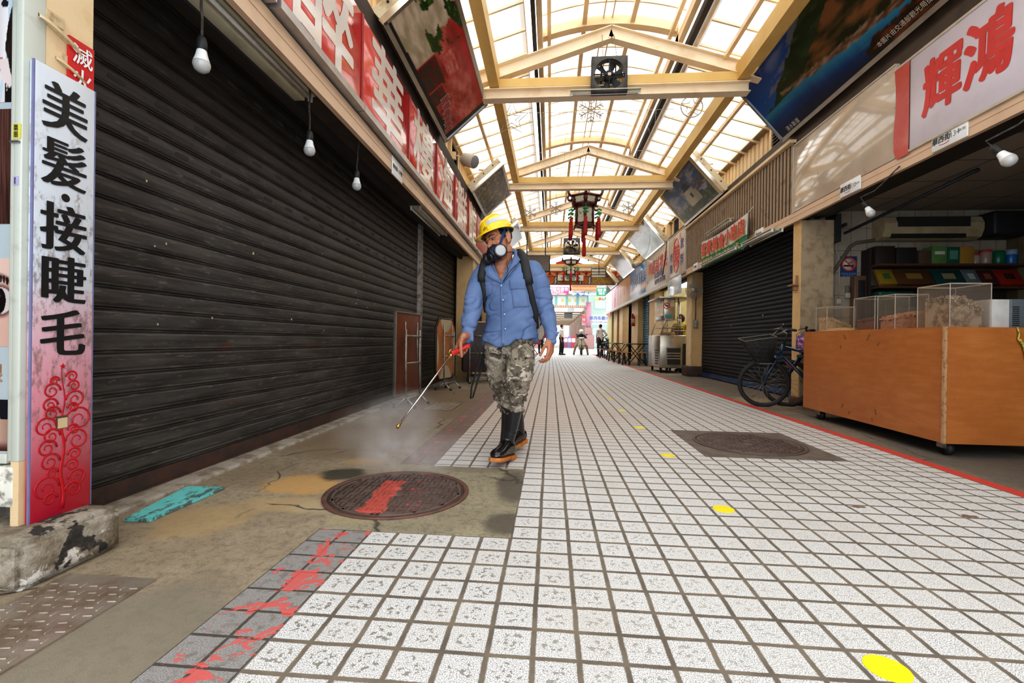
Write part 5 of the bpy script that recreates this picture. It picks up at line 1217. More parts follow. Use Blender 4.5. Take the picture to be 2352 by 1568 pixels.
def hand_pieces(mb, wrist, y, z, thumb_sign, curl, spread=.10, tcurl=(.5, .4, .3), s=1.0, tdir=(.80, .55, -.35)):
    """palm, four fingers and thumb; y along the fingers, z out of the back of the hand"""
    y = V(y).normalized(); z = V(z); z = (z - y * z.dot(y)).normalized(); x = (y.cross(z)) * thumb_sign   # x towards the thumb
    P = lambda a, b, c: V(wrist) + (x * a + y * b + z * c) * s
    kn = [(.030, .092, .002), (.0095, .096, .005), (-.011, .092, .003), (-.029, .082, -.002)]
    L = [(.043, .026, .021), (.047, .030, .022), (.043, .028, .021), (.034, .021, .018)]
    for (a, b, c) in kn: mb.caps(P(a * .45, .004, 0), P(a, b, c), .0165 * s, .0118 * s, 10)
    mb.ell(P(0, .05, -.002), (.040 * s, .044 * s, .0165 * s), M=Matrix((x, y, z)).transposed())
    mb.ell(P(.026, .032, -.012), (.018 * s, .032 * s, .016 * s), M=Matrix((x, y, z)).transposed())
    for i, ((a, b, c), ln) in enumerate(zip(kn, L)):
        p = P(a, b, c); ang = 0; r = (.0098, .0102, .0098, .0086)[i] * s
        d0 = y + x * (spread * (1.2, .3, -.5, -1.3)[i])
        for k in range(3):
            ang += curl[i][k]; d = (d0 * cos(ang) - z * sin(ang)).normalized(); q = p + d * ln[k] * s; mb.caps(p, q, r, r * .92, 9); p = q; r *= .92
    p = P(.030, .022, -.010); d = (x * tdir[0] + y * tdir[1] + z * tdir[2]).normalized(); ax = y; r = .0128 * s; ang = 0; dd = d
    for k, ln in enumerate((.040, .033, .026)):
        ang = tcurl[k]; side = (y * .75 - x * .55 - z * .35).normalized(); dd = (dd + side * ang).normalized(); q = p + dd * ln * s; mb.caps(p, q, r, r * .88, 9); p = q; r *= .88
    return P
def build_man():
    root = thing('person', 'man in yellow hard hat, respirator, blue shirt and camouflage trousers walking with a spray wand', 'person', (-.27, 3.15, 0))
    # ---------------- head frame
    yaw, pit, rol = radians(40), radians(11), radians(17)
    F = V((-sin(yaw) * cos(pit), -cos(yaw) * cos(pit), -sin(pit))); L0 = V((cos(yaw), -sin(yaw), 0)); U0 = L0.cross(F) * -1
    if U0.z < 0: U0 = -U0
    Lx = (L0 * cos(rol) + U0 * sin(rol)).normalized(); Ux = (U0 * cos(rol) - L0 * sin(rol)).normalized()
    eyeL = at(1132, 549, 3.02); HC = eyeL - Lx * .031 - F * .086
    H = lambda l, f, u: HC + Lx * l + F * f + Ux * u
    HM = Matrix((Lx, F, Ux)).transposed()
    mb = MB(); E = lambda c, r: mb.ell(H(*c), r, 18, 12, M=HM)
    E((0, -.012, .035), (.076, .098, .092)); E((0, .030, -.030), (.064, .066, .085)); E((0, .032, -.092), (.050, .054, .044)); E((0, .058, .030), (.060, .034, .040))
    E((.040, .056, -.030), (.026, .026, .024)); E((-.040, .056, -.030), (.026, .026, .024))
    mb.caps(H(0, .092, .0), H(0, .108, -.036), .009, .014, 10); E((.012, .098, -.040), (.010, .011, .008)); E((-.012, .098, -.040), (.010, .011, .008))
    for s in (-1, 1):
        mb.caps(H(s * .014, .088, .018), H(s * .050, .074, .016), .009, .008, 8)     # brow
        mb.caps(H(s * .017, .083, -.012), H(s * .046, .074, -.012), .006, .006, 8)  # lower lid
        mb.ell(H(s * .078, -.012, -.012), (.009, .019, .033), 12, 8, M=HM @ Matrix.Rotation(s * .35, 3, 'Z') ); mb.ell(H(s * .074, -.004, -.040), (.009, .010, .010), 10, 6, M=HM)
        mb.tube([H(s * .082, .008, .0), H(s * .086, .002, .018), H(s * .088, -.016, .026), H(s * .088, -.028, .010), H(s * .084, -.024, -.018)], .0045, 7)
    # neck, trunk and limbs
    nb = at(1152, 618, 3.16); mb.caps(H(0, -.028, -.075), nb, .052, .058, 16); mb.caps(nb, at(1160, 640, 3.2), .07, .10, 16)
    mb.ell(at(1153, 630, 3.125), (.056, .036, .050)); mb.ell(at(1152, 640, 3.10), (.050, .030, .045))
    hip = at(1170, 790, 3.23)
    mb.loft([[V((c.x + w * cos(2 * pi * k / 20), c.y + d * sin(2 * pi * k / 20), c.z)) for k in range(20)] for c, w, d in ((at(1160, 618, 3.19), .12, .07), (at(1163, 650, 3.19), .155, .085), (at(1170, 700, 3.2), .14, .09), (at(1172, 750, 3.23), .13, .09), (at(1170, 800, 3.24), .13, .09))])
    armR = [at(1112, 630, 3.17), at(1087, 712, 3.09), at(1076, 772, 3.0)]; armL = [at(1222, 625, 3.2), at(1254, 712, 3.22), at(1266, 776, 3.15)]
    for A, r in ((armR, (.042, .032, .026)), (armL, (.042, .030, .027))):
        mb.caps(A[0], A[1], r[0], r[1], 14); mb.caps(A[1], A[2], r[1], r[2], 14); mb.caps(at(1165, 628, 3.19), A[0], .06, .05, 12)
    legR = [at(1142, 795, 3.22), at(1144, 868, 3.25), at(1162, 932, 3.32), at(1188, 990, 3.40)]; legL = [at(1196, 795, 3.22), at(1192, 868, 3.04), at(1180, 922, 3.06), at(1168, 1005, 3.09)]
    for A in (legR, legL): mb.caps(A[0], A[1], .06, .042, 14); mb.caps(A[1], A[2], .042, .032, 14); mb.caps(A[2], A[3], .032, .03, 14)
    # right hand around the wand handle, left hand hanging relaxed
    hA, hB = at(1072, 795, 2.975), at(1038, 812.5, 2.93); tip = at(914, 979, 2.62); a = (hB - hA).normalized()
    fz = V((-.80, -.30, .52)); fz = (fz - a * fz.dot(a)).normalized(); fy = a.cross(fz)
    fy = (fy * .75 + V((-.10, -.25, -.9)) * .6).normalized()
    wr = armR[2]; mid = hA.lerp(hB, .30); wrist = mid - fy * .078 + fz * .030
    mb.caps(wr, wrist, .027, .023, 12)
    hand_pieces(mb, wrist, fy, fz, -1, ((.55, 1.25, .8), (.7, 1.3, .85), (.8, 1.3, .9), (.85, 1.3, .9)), .05, (.30, .25, .1), 1.0, (.75, .45, -.75))
    wl = armL[2]; hy = V((-.05, -.10, -1)); mb.caps(wl, wl + hy.normalized() * .012, .028, .024, 12)
    hand_pieces(mb, wl + hy.normalized() * .004, hy, V((.86, -.45, .0)), 1, ((.30, .75, .4), (.36, .80, .45), (.42, .85, .5), (.46, .85, .5)), .07, (.35, .30, .1), 1.06, (.50, .80, -.30))
    body = remeshed(mb, .0032, 3, 'body'); o = link('body', body, SKIN, root, fix=False)
    # ---------------- face details
    for s in (-1, 1):
        mb = MB(); mb.ell(H(s * .031, .0775, .002), (.0135, .0105, .0068), 14, 10, M=HM); e = mb.build('eye', M('eye_white', (.22, .17, .145), .4), root)
        mb = MB(); mb.ell(H(s * .031 - .003, .0855, -.001), (.0056, .0045, .0056), 12, 8, M=HM); mb.build('iris', M('dark_iris', (.012, .008, .006), .2), e)
        mb = MB(); mb.tube([H(s * x, f, u) for x, f, u in ((.016, .0885, .0055), (.024, .0915, .0095), (.032, .0905, .0105), (.040, .0865, .0085), (.047, .080, .004))], [.0018, .0032, .0035, .003, .0018], 7); mb.build('eyelid', M('shadowed_lid_skin', (.28, .12, .07), .5), e)
        mb = MB(); mb.tube([H(s * x, f, u) for x, f, u in ((.012, .0975, .021), (.024, .0965, .0265), (.038, .090, .0275), (.053, .077, .0215))], [.003, .0042, .004, .0018], 7, flat=.6); mb.build('eyebrow', HAIRM, root)
    mb = MB(); mb.ell(H(0, -.016, .040), (.0795, .0985, .088), 20, 12, M=HM); me = mb.mesh('hair')
    bm = bmesh.new(); bm.from_mesh(me)
    def loc(p): q = p - HC; return q.dot(Lx), q.dot(F), q.dot(Ux)
    dele = [f for f in bm.faces if (lambda c: c[1] > .045 or c[2] < (-.045 if c[1] < -.045 else .012 if c[1] > .012 else .012))(loc(f.calc_center_median()))]
    bmesh.ops.delete(bm, geom=dele, context='FACES'); bm.to_mesh(me); bm.free(); link('hair', me, HAIRM, root)
    mb = MB()
    for s in (-1, 1): mb.ell(H(s * .0735, .018, .016), (.005, .016, .026), 10, 8, M=HM)
    mb.build('sideburns', HAIRM, root)
    # ---------------- helmet
    HY = Mat('glossy_yellow_helmet', .25, coat=.5); HY.pos(True); HY.set('Base Color', HY.mix(HY.noise(6, 3, .5, HY.P).ss(.35, .7), (.86, .52, .008), (.90, .60, .012))); HY = HY.m
    hd = 0
    def dome(az, el, k=1.0):
        """az 0 = front, + = his left; el 0 = rim"""
        return H(.108 * k * cos(el) * sin(az), -.008 + .130 * k * cos(el) * cos(az) * (1 if cos(az) > 0 else .90), .056 + .124 * k * sin(el))
    mb = MB(); NA, NE = 48, 14; rows = []
    for j in range(NE + 1):
        el = (pi / 2) * j / NE
        rows.append([dome(2 * pi * i / NA, el, 1 + (.016 * max(0, cos((2 * pi * i / NA) * 1.0)) ** 0 if False else 0) + .014 * max(0, 1 - abs(((2 * pi * i / NA + pi / 2) % pi) - pi / 2) / .22) * sin(el * 2) ) for i in range(NA)])
    mb.loft(rows, caps=False); inner = [[HC + (p - HC) * .965 for p in r] for r in rows]; mb.loft(inner, caps=False)
    mb.loft([rows[0], inner[0]], caps=False); helm = mb.build('hard_hat', HY, root)
    mb = MB(); ro, ri, ru = [], [], []
    for i in range(NA):
        az = 2 * pi * i / NA; c = max(0, cos(az)); ex = .008 + .048 * c ** 1.3 - .003 * max(0, -cos(az)); p = dome(az, 0); dirn = (Lx * sin(az) * .116 + F * cos(az) * .140).normalized()
        ri.append(p + Ux * .004); ro.append(p + dirn * ex - Ux * (.004 + .016 * c ** 1.5)); ru.append(p + dirn * (ex - .002) - Ux * (.009 + .016 * c ** 1.5))
    mb.loft([ri, ro, ru, [q - Ux * .012 for q in ri]], caps=False); mb.build('brim', HY, helm)
    mb = MB()
    for off in (-.30, 0, .30):
        mb.tube([H(.108 * off * 1.0 * cos(e) ** .4, -.008 + .131 * cos(t), .056 + .1255 * sin(t) * (1 - .12 * abs(off))) for t in [radians(38 + 104 * i / 14) for i in range(15)] for e in (0,)], [.003 + .004 * sin(pi * i / 14) for i in range(15)], 8)
    for az in (.45, 1.75): mb.tube([dome(az, .02, 1.01), dome(az, .16, 1.02)], .010, 8)
    mb.build('ridges', HY, helm)
    mb = MB(); g = []
    for j in range(4):
        for i in range(13): az = .38 + 1.32 * i / 12; g.append(dome(az, .30 + .095 * j + .08 * sin((az - .4) * 1.6), 1.012))
    mb.add(g, [(j * 13 + i, j * 13 + i + 1, (j + 1) * 13 + i + 1, (j + 1) * 13 + i) for j in range(3) for i in range(12)], 0, True); mb.build('reflective_strip', M('silver_white_tape', (.46, .50, .54), .25, coat=.3), helm)
    mb = MB()
    for az, el, w, h in ((.10, .17, .03, .03), (.17, .22, .02, .07), (.23, .20, .025, .04), (.30, .20, .03, .02), (.36, .21, .02, .05), (.14, .13, .05, .02), (.25, .13, .05, .015)):
        mb.add([dome(az - w, el - h, 1.012), dome(az + w, el - h, 1.012), dome(az + w * .4, el + h, 1.012), dome(az - w * .6, el + h, 1.012)], [(0, 1, 2, 3)])
    mb.build('printed_emblem', M('dark_emblem_print', (.02, .02, .015), .4), helm)
    mb = MB(); mb.add([dome(.20, .22, 1.014), dome(.27, .22, 1.014), dome(.22, .36, 1.014)], [(0, 1, 2)]); mb.add([dome(.09, .12, 1.014), dome(.14, .12, 1.014), dome(.12, .19, 1.014)], [(0, 1, 2)]); mb.build('emblem_accent', M('teal_emblem_print', (.03, .22, .20), .4), helm)
    mb = MB(); mb.tube([dome(az, -.08, .90) for az in [1.2 + i * .2 for i in range(20)]], .010, 8, flat=.5); mb.tube([dome(1.5, -.02, .95), H(.088, -.03, .02), H(.084, -.035, -.02)], .006, 6); mb.build('head_band', M('dark_webbing', (.03, .028, .03), .6), helm)
    # ---------------- respirator
    NAVY = M('navy_rubber', (.008, .016, .048), .38); 
    mb = MB(); rr = []
    for t, w, h, du in ((.056, .060, .058, -.084), (.080, .055, .057, -.084), (.100, .046, .051, -.086), (.116, .036, .041, -.090), (.127, .022, .026, -.094), (.130, .006, .010, -.096)):
        rr.append([H(w * cos(2 * pi * k / 24), t, du + h * sin(2 * pi * k / 24) * (1.12 if sin(2 * pi * k / 24) > 0 else .95) ) for k in range(24)])
    mb.loft(rr); mask = mb.build('respirator', NAVY, root)
    mb = MB(); mb.lathe([(.026, 0), (.026, .014), (.021, .020), (.010, .021)], n=20, M=frame(H(0, .124, -.110), Lx, Ux * .9 + F * .3) ); mb.bbox((-.020, -.004, -.016), (.020, .004, .016), .004, 0, Matrix.Translation(H(0, .128, -.076)) @ HM.to_4x4()); mb.build('exhale_valve', M('black_rubber_gloss', (.012, .012, .014), .35), mask)
    mb = MB()
    for i in range(3): mb.box((-.014 + i * .010, -.0055, -.010), (-.008 + i * .010, -.004, .010), 0, Matrix.Translation(H(0, .128, -.076)) @ HM.to_4x4())
    mb.build('valve_grille', M('grey_valve_print', (.10, .11, .13), .4), mask)
    for s in (-1, 1):
        ax = (Lx * s * .82 + F * .55 - Ux * .10).normalized(); c = H(s * .058, .088, -.098); u = ax.orthogonal().normalized(); q = frame(c, u, ax.cross(u))
        if (q.to_3x3() @ V((0, 0, 1))).dot(ax) < 0: q = frame(c, ax.cross(u), u)
        mb = MB(); mb.lathe([(.022, -.02), (.040, -.006), (.0445, .004), (.0455, .022), (.042, .028), (.0375, .029)], n=28, M=q); f = mb.build('filter_cartridge', M('black_rubber_gloss', (.012, .012, .014), .35), mask)
        mb = MB(); mb.lathe([(.036, .0285), (.030, .031), (.004, .032)], n=28, M=q); mb.build('filter_pad', M('pale_filter_pad', (.46, .46, .46), .7, bump=(400, .3)), f)
    mb = MB()
    for s in (-1, 1):
        pth = [H(s * l, f, u) for l, f, u in ((.048, .088, -.072), (.066, .064, -.042), (.075, .040, -.010), (.0805, .014, .024), (.083, -.008, .056))]
        n = 0
        for p, q in zip(pth, pth[1:]):
            w = (F * .5 + Ux * .35).normalized(); w = (w - (q - p).normalized() * w.dot((q - p).normalized())).normalized() * .009
            mb.add([p - w, p + w, q + w, q - w], [(0, 1, 2, 3)])
        mb.tube([H(s * .060, .070, -.105), H(s * .068, .03, -.112), H(s * .060, -.03, -.108), H(s * .03, -.072, -.100)], .0035, 6)
    mb.build('mask_straps', M('royal_blue_webbing', (.012, .035, .12), .6), mask)
    mb = MB(); p0 = at(1166, 596, 3.03); mb.tube([p0, at(1163, 606, 3.03), at(1167, 618, 3.035), at(1165, 626, 3.04)], .0022, 6); mb.ell(at(1165, 627, 3.04), (.007, .004, .005)); mb.build('hanging_toggle', BLACK, mask)
    # ---------------- shirt
    mb = MB(); rings = []
    for py, l, r, Yc, hd in ((596, 1134, 1194, 3.18, .060), (604, 1118, 1212, 3.18, .080), (614, 1103, 1228, 3.175, .098), (630, 1097, 1236, 3.165, .120), (655, 1101, 1236, 3.165, .132), (690, 1113, 1232, 3.18, .132), (720, 1117, 1231, 3.20, .130), (750, 1113, 1234, 3.215, .132), (775, 1108, 1237, 3.225, .135), (797, 1105, 1239, 3.23, .138)):
        A, B = at(l, py, Yc), at(r, py + (r - l) * -.02, Yc); c = (A + B) / 2; w = (B - A) / 2
        rings.append([c + w * cos(2 * pi * k / 32) * (abs(cos(2 * pi * k / 32)) ** -.12 if abs(cos(2 * pi * k / 32)) > .01 else 1) + V((0, hd, 0)) * sin(2 * pi * k / 32) for k in range(32)])
    mb.loft(rings)
    for pts in ([(1112, 626, 3.17, .070), (1098, 655, 3.15, .073), (1087, 690, 3.11, .068), (1083, 718, 3.07, .062), (1078, 748, 3.03, .054), (1073, 774, 3.00, .046)],
                [(1222, 622, 3.19, .076), (1238, 655, 3.21, .073), (1249, 690, 3.22, .066), (1256, 718, 3.22, .061), (1263, 748, 3.19, .053), (1267, 775, 3.155, .046)]):
        P = [at(a, b, c) for a, b, c, _ in pts]; R = [d for *_, d in pts]
        for i in range(len(P) - 1): mb.caps(P[i], P[i + 1], R[i], R[i + 1], 18)
    # pointed cuff flaps hanging open
    q = at(1074, 772, 2.995); mb.add([at(1072, 768, 2.96), at(1090, 762, 2.97), at(1087.5, 791, 2.955), at(1072, 768, 2.975), at(1090, 762, 2.985), at(1087.5, 791, 2.97)], [(0, 1, 2), (3, 5, 4), (0, 3, 4, 1), (1, 4, 5, 2), (2, 5, 3, 0)])
    mb.add([at(1262, 778, 3.11), at(1276, 757, 3.12), at(1285, 763, 3.12), at(1262, 780, 3.13), at(1276, 757, 3.14), at(1285, 763, 3.14)], [(0, 1, 2), (3, 5, 4), (0, 3, 4, 1), (1, 4, 5, 2), (2, 5, 3, 0)])
    shirt = remeshed(mb, .006, 6, 'shirt')
    hemL = [(1104, 783), (1130, 790), (1150, 803), (1155, 790), (1160, 800), (1168, 795), (1184, 781), (1204, 785), (1238, 781)]
    hem = [(at(a, b, 3.12).x, at(a, b, 3.12).z) for a, b in hemL]
    def hz(x):
        if x <= hem[0][0]: return hem[0][1]
        for (x0, z0), (x1, z1) in zip(hem, hem[1:]):
            if x <= x1: return z0 + (z1 - z0) * (x - x0) / (x1 - x0)
        return hem[-1][1]
    zb = at(1170, 797, 3.2).z
    for v in shirt.vertices:
        c = v.co
        if c.z < .92 and hem[0][0] - .03 < c.x < hem[-1][0] + .03 and c.y < 3.5 and not (c.x < -.47 and c.y < 3.06) and not (c.x > -.05 and c.z < .9):
            k = sst(.92, zb + .01, c.z); c.z += (hz(c.x) - zb + .004) * k * (1 if c.y < 3.2 else .4)
    shirt.update()
    elbows = [at(1084, 715, 3.08), at(1257, 715, 3.22)]; cuffs = [at(1074, 768, 3.0), at(1267, 770, 3.155)]
    def wr_(c, n):
        e = min((c - q).length for q in elbows); cu = min((c - q).length for q in cuffs)
        st = .35 + 1.0 * sst(.20, .04, e) + .8 * sst(.16, .05, cu) + .9 * sst(1.02, .85, c.z) * (-.47 < c.x < -.06) + .3 * sst(1.1, 1.25, c.z)
        f1 = nz(c.x * 4 + c.z * 3, c.y * 4, c.z * 9 - c.x * 4, 2); f2 = nz(c.x * 9 - c.z * 4, c.y * 8, c.z * 15 + c.x * 6 + 5, 2)
        return (max(0, 1 - abs(f1) * 4) ** 1.5 * -.010 + f1 * .012 + f2 * .005 + .002) * st
    displace(shirt, wr_)
    bm = bmesh.new(); bm.from_mesh(shirt)
    tri = [at(1127, 590, 3.1), at(1176, 590, 3.1), at(1152.5, 648, 3.1)]
    def intri(p):
        s = []
        for i in range(3):
            a_, b_ = tri[i], tri[(i + 1) % 3]; s.append((b_.x - a_.x) * (p.z - a_.z) - (b_.z - a_.z) * (p.x - a_.x))
        return all(k < 0 for k in s) or all(k > 0 for k in s)
    dele = [f for f in bm.faces if f.calc_center_median().y < 3.2 and intri(f.calc_center_median())]
    bmesh.ops.delete(bm, geom=dele, context='FACES'); bm.to_mesh(shirt); bm.free()
    for p in shirt.polygons: p.use_smooth = True
    m = Mat('faded_blue_work_shirt', .8, spec=.2); x, y, z = m.pos(); c = m.mix(m.noise(7, 4, .6, m.P).ss(.35, .7), (.105, .158, .285), (.150, .210, .36)); c = m.mix(m.noise(14, 5, .7, m.P).ss(.52, .72) * .4, c, (.085, .125, .24)); m.set('Base Color', c); m.bump(m.noise(500, 2, .5, m.P), .15, .002); SH = m.m
    S_ = Surf(shirt); so = link('shirt', shirt, SH, root, fix=False)
    mb = MB(); sheet_on(mb, S_, ((1150.5, 790), (1157.5, 791), (1155, 652), (1149.5, 652)), 2, 30, .0045, .004); mb.build('placket', SH, so)
    mb = MB()
    for px, py in ((1152.5, 656), (1156, 688), (1158, 720), (1158.5, 753)): p = S_.front(at(px, py, 3.05), .009); mb.lathe([(.0055, 0), (.0055, .0025), (.003, .003)], n=12, M=Matrix.Translation(p) @ Matrix.Rotation(pi / 2, 4, 'X'))
    mb.build('buttons', M('pale_blue_buttons', (.42, .52, .62), .3), so)
    mb = MB(); sheet_on(mb, S_, ((1172, 664), (1206, 663), (1206, 641), (1170.5, 644)), 8, 6, .008, .005); sheet_on(mb, S_, ((1116, 680), (1130, 672), (1132, 655), (1113, 657)), 6, 6, .008, .005); mb.build('pocket_flaps', SH, so)
    mb = MB(); sheet_on(mb, S_, ((1179, 706), (1214, 703), (1208, 660), (1174, 660)), 8, 8, .004, .004); mb.build('chest_pocket', SH, so)
    # collar
    def strip(mb, inn, out, th=.005):
        n = len(inn); A = [V(p) for p in inn] + [V(p) for p in out]; B = [p + V((0, th, -.001)) for p in A]
        fs = [(i, i + 1, n + i + 1, n + i) for i in range(n - 1)]; fs += [tuple(2 * n + k for k in f[::-1]) for f in fs]
        rim = list(range(n)) + list(range(2 * n - 1, n - 1, -1)); fs += [(a_, b_, b_ + 2 * n, a_ + 2 * n) for a_, b_ in zip(rim, rim[1:] + rim[:1])]
        mb.add(A + B, fs, 0, True)
    mb = MB()
    strip(mb, [at(1176, 568, 3.17), at(1180, 583, 3.12), at(1176, 603, 3.055), at(1166, 624, 3.025), at(1153.5, 648, 3.02)], [at(1190, 577, 3.19), at(1195, 596, 3.10), at(1184, 612, 3.03), at(1172, 628, 3.02), at(1156, 650, 3.022)])
    strip(mb, [at(1176, 568, 3.17), at(1168, 570, 3.24), at(1150, 575, 3.27)], [at(1190, 577, 3.19), at(1186, 582, 3.27), at(1156, 590, 3.31)])
    strip(mb, [at(1126, 597, 3.12), at(1127, 608, 3.06), at(1134, 622, 3.03), at(1143, 635, 3.022), at(1151.5, 648, 3.02)], [at(1117, 602, 3.13), at(1113, 617, 3.06), at(1117, 632, 3.035), at(1130, 640, 3.025), at(1149, 650, 3.022)])
    mb.build('collar', SH, so)
    # ---------------- camouflage trousers
    mb = MB(); rings = []
    for py, l, r, Yc, hd in ((768, 1118, 1226, 3.235, .105), (790, 1113, 1226, 3.235, .115), (812, 1114, 1226, 3.225, .115)):
        A, B = at(l, py, Yc), at(r, py, Yc); c = (A + B) / 2; w = (B - A) / 2; rings.append([c + w * cos(2 * pi * k / 28) + V((0, hd, 0)) * sin(2 * pi * k / 28) for k in range(28)])
    mb.loft(rings)
    for pts in ([(1140, 800, 3.235, .082), (1139, 830, 3.245, .080), (1143, 868, 3.25, .068), (1151, 895, 3.27, .060), (1157, 915, 3.30, .055), (1160, 930, 3.33, .050)],
                [(1195, 800, 3.19, .094), (1196, 830, 3.10, .092), (1192, 866, 3.03, .083), (1184, 900, 3.035, .072), (1180, 922, 3.06, .070), (1179, 930, 3.07, .069)]):
        P = [at(a_, b_, c_) for a_, b_, c_, _ in pts]; R = [d for *_, d in pts]
        for i in range(len(P) - 1): mb.caps(P[i], P[i + 1], R[i], R[i + 1], 18)
    mb.bbox((-.048, -.035, -.080), (.045, .055, .080), .022, 0, Matrix.Translation(at(1209, 846, 3.08)) @ Matrix.Rotation(.35, 4, 'Z') @ Matrix.Rotation(.10, 4, 'Y'))
    tr = remeshed(mb, .006, 5, 'camouflage_trousers')
    def tw(c, n):
        f1 = 1 - abs(nz(c.x * 7, c.y * 7, c.z * 13 + c.x * 9, 3)) * 2.4; f2 = 1 - abs(nz(c.x * 16 + 3, c.y * 15, c.z * 27 - c.x * 12, 2)) * 2.3
        st = .7 + .9 * sst(.50, .38, c.z) + .4 * sst(.62, .55, c.z)
        return (.0095 * f1 + .0045 * f2 - .004) * st
    displace(tr, tw)
    m = Mat('grey_green_camouflage_cloth', .85, spec=.15); x, y, z = m.pos()
    n1 = m.noise(9, 3, .6, m.P, .6); c = m.mix(n1.ss(.50, .52), (.25, .21, .16), (.125, .105, .078)); n2 = m.noise(13, 4, .65, m.vec(x + 4, y, z * 1.3), .5); c = m.mix(n2.ss(.55, .57), c, (.43, .375, .31))
    n3 = m.noise(16, 4, .7, m.vec(x, y + 7, z * 1.5), .5); c = m.mix(n3.ss(.58, .60), c, (.06, .046, .032)); c = m.mix(m.noise(60, 2, .6, m.P).ss(.64, .66) * .5, c, (.40, .35, .29)); m.set('Base Color', c); TRM = m.m
    T_ = Surf(tr); to = link('camouflage_trousers', tr, TRM, root, fix=False)
    mb = MB(); sheet_on(mb, T_, ((1200, 824), (1224, 822), (1222, 806), (1197, 808)), 6, 4, .008, .006); sheet_on(mb, T_, ((1178, 923), (1201, 921), (1200, 905), (1176, 907)), 6, 4, .007, .006); mb.build('pocket_flaps', TRM, to)
    # ---------------- rubber boots
    RUB = M('glossy_black_rubber', (.010, .010, .011), .16, coat=.3); SOLE = M('gum_orange_sole', (.52, .19, .04), .55, vary=((.30, .10, .025), 20, .5, .7))
    def boot(shaft, heel, toe, label):
        b = MB(); rg = []
        for px, py, Y, w, d in shaft:
            c = at(px, py, Y); rg.append([c + V((w * cos(2 * pi * k / 24), d * sin(2 * pi * k / 24), 0)) for k in range(24)])
        heel, toe = V(heel), V(toe); ax = (toe - heel).normalized(); up = (V((0, 0, 1)) - ax * ax.z).normalized(); sd = ax.cross(up)
        b.loft(rg)
        top = rg[0]; b.tube([p for p in top], .006, 6, closed=True)
        LEN = (toe - heel).length; fr = []
        for t, w, h in ((-.045, .020, .05), (-.03, .034, .085), (.02, .040, .105), (.09, .041, .105), (.14, .043, .088), (.19, .048, .070), (.23, .047, .060), (.262, .038, .046), (.28, .018, .028)):
            c = heel + ax * t * LEN / .27; fr.append([c + sd * w * cos(2 * pi * k / 20) + up * (.016 + h * .5 + h * .5 * sin(2 * pi * k / 20)) for k in range(20)])
        b.loft(fr); me = remeshed(b, .005, 4, 'rubber_boot'); bo = link('rubber_boot', me, RUB, root, fix=False)
        s = MB(); outl = [(-.048, .016), (-.034, .033), (.02, .039), (.09, .038), (.15, .044), (.20, .049), (.24, .047), (.268, .038), (.288, .018)]
        pts = [(t * LEN / .27, w) for t, w in outl] + [(t * LEN / .27, -w) for t, w in outl[::-1]]; n = len(pts)
        lo = [heel + ax * t + sd * w for t, w in pts]; hi = [p + up * .023 for p in lo]; md = [p + up * .0115 + (sd * (.004 if w > 0 else -.004)) for p, (t, w) in zip(lo, pts)]
        s.add(lo + md + hi, [tuple(range(n))] + [tuple(range(3 * n - 1, 2 * n - 1, -1))] + [(q * n + i, q * n + (i + 1) % n, (q + 1) * n + (i + 1) % n, (q + 1) * n + i) for q in (0, 1) for i in range(n)])
        for i in range(9): 
            t = (-.02 + i * .032) * LEN / .27
            if i in (3,): continue
            c = heel + ax * t; w = .038; s.add([c - sd * w - up * .006 + ax * j for j in (0, .014)] + [c + sd * w - up * .006 + ax * j for j in (.014, 0)] + [c - sd * w + up * .002 + ax * j for j in (0, .014)] + [c + sd * w + up * .002 + ax * j for j in (.014, 0)], [(0, 1, 2, 3), (4, 7, 6, 5), (0, 4, 5, 1), (1, 5, 6, 2), (2, 6, 7, 3), (3, 7, 4, 0)])
        s.build('sole', SOLE, bo)
        g = MB()
        if label:
            for k in (.2, .45, .7): c = at(1176 - 9 * k, 950 + 65 * k, 3.06); g.tube([c + V((.052 * cos(a_), -.052 * sin(a_) + .03, .004 * sin(a_ * 3))) for a_ in [.5 + .2 * i for i in range(11)]], .0022, 5)
            g.build('boot_seam', RUB, bo)
    boot([(1177, 930, 3.08, .070, .066), (1174, 955, 3.085, .066, .062), (1170, 985, 3.09, .056, .056), (1165, 1012, 3.09, .049, .054), (1164, 1032, 3.08, .048, .056)], (-.262, 3.10, .008), (-.340, 2.855, .045), True)
    boot([(1180, 925, 3.33, .055, .058), (1186, 955, 3.37, .054, .056), (1190, 985, 3.40, .048, .052), (1191, 1005, 3.41, .045, .050)], (-.205, 3.43, .040), (-.330, 3.20, .006), False)
    # ---------------- knapsack sprayer
    sp = thing('knapsack_sprayer', 'white plastic knapsack sprayer with red trim and black straps on the man\'s back', 'sprayer', (-.22, 3.45, .78))
    mb = MB(); c0 = at(1188, 690, 3.46); mb.bbox((-.425, 3.355, .80), (-.045, 3.58, 1.30), .06, seg=4); mb.build('tank', M('translucent_white_tank', (.66, .60, .52), .35, vary=((.58, .50, .42), 4, .4, .7)), sp)
    mb = MB(); mb.bbox((-.41, 3.37, .775), (-.075, 3.57, .80), .012); mb.bbox((-.062, 3.40, .82), (-.036, 3.50, 1.12), .010); mb.lathe([(.07, 0), (.07, .035), (.06, .045)], (-.22, 3.47, 1.295), 20); mb.bbox((-.26, 3.34, 1.335), (-.17, 3.42, 1.385), .01); mb.build('red_trim', M('glossy_red_plastic', (.60, .025, .02), .3), sp)
    mb = MB(); p = at(1247, 738, 3.36); mb.tube([at(1248, 722, 3.36), at(1246, 735, 3.36), at(1241, 748, 3.36)], .004, 6); mb.build('level_tube', BLACK, sp)
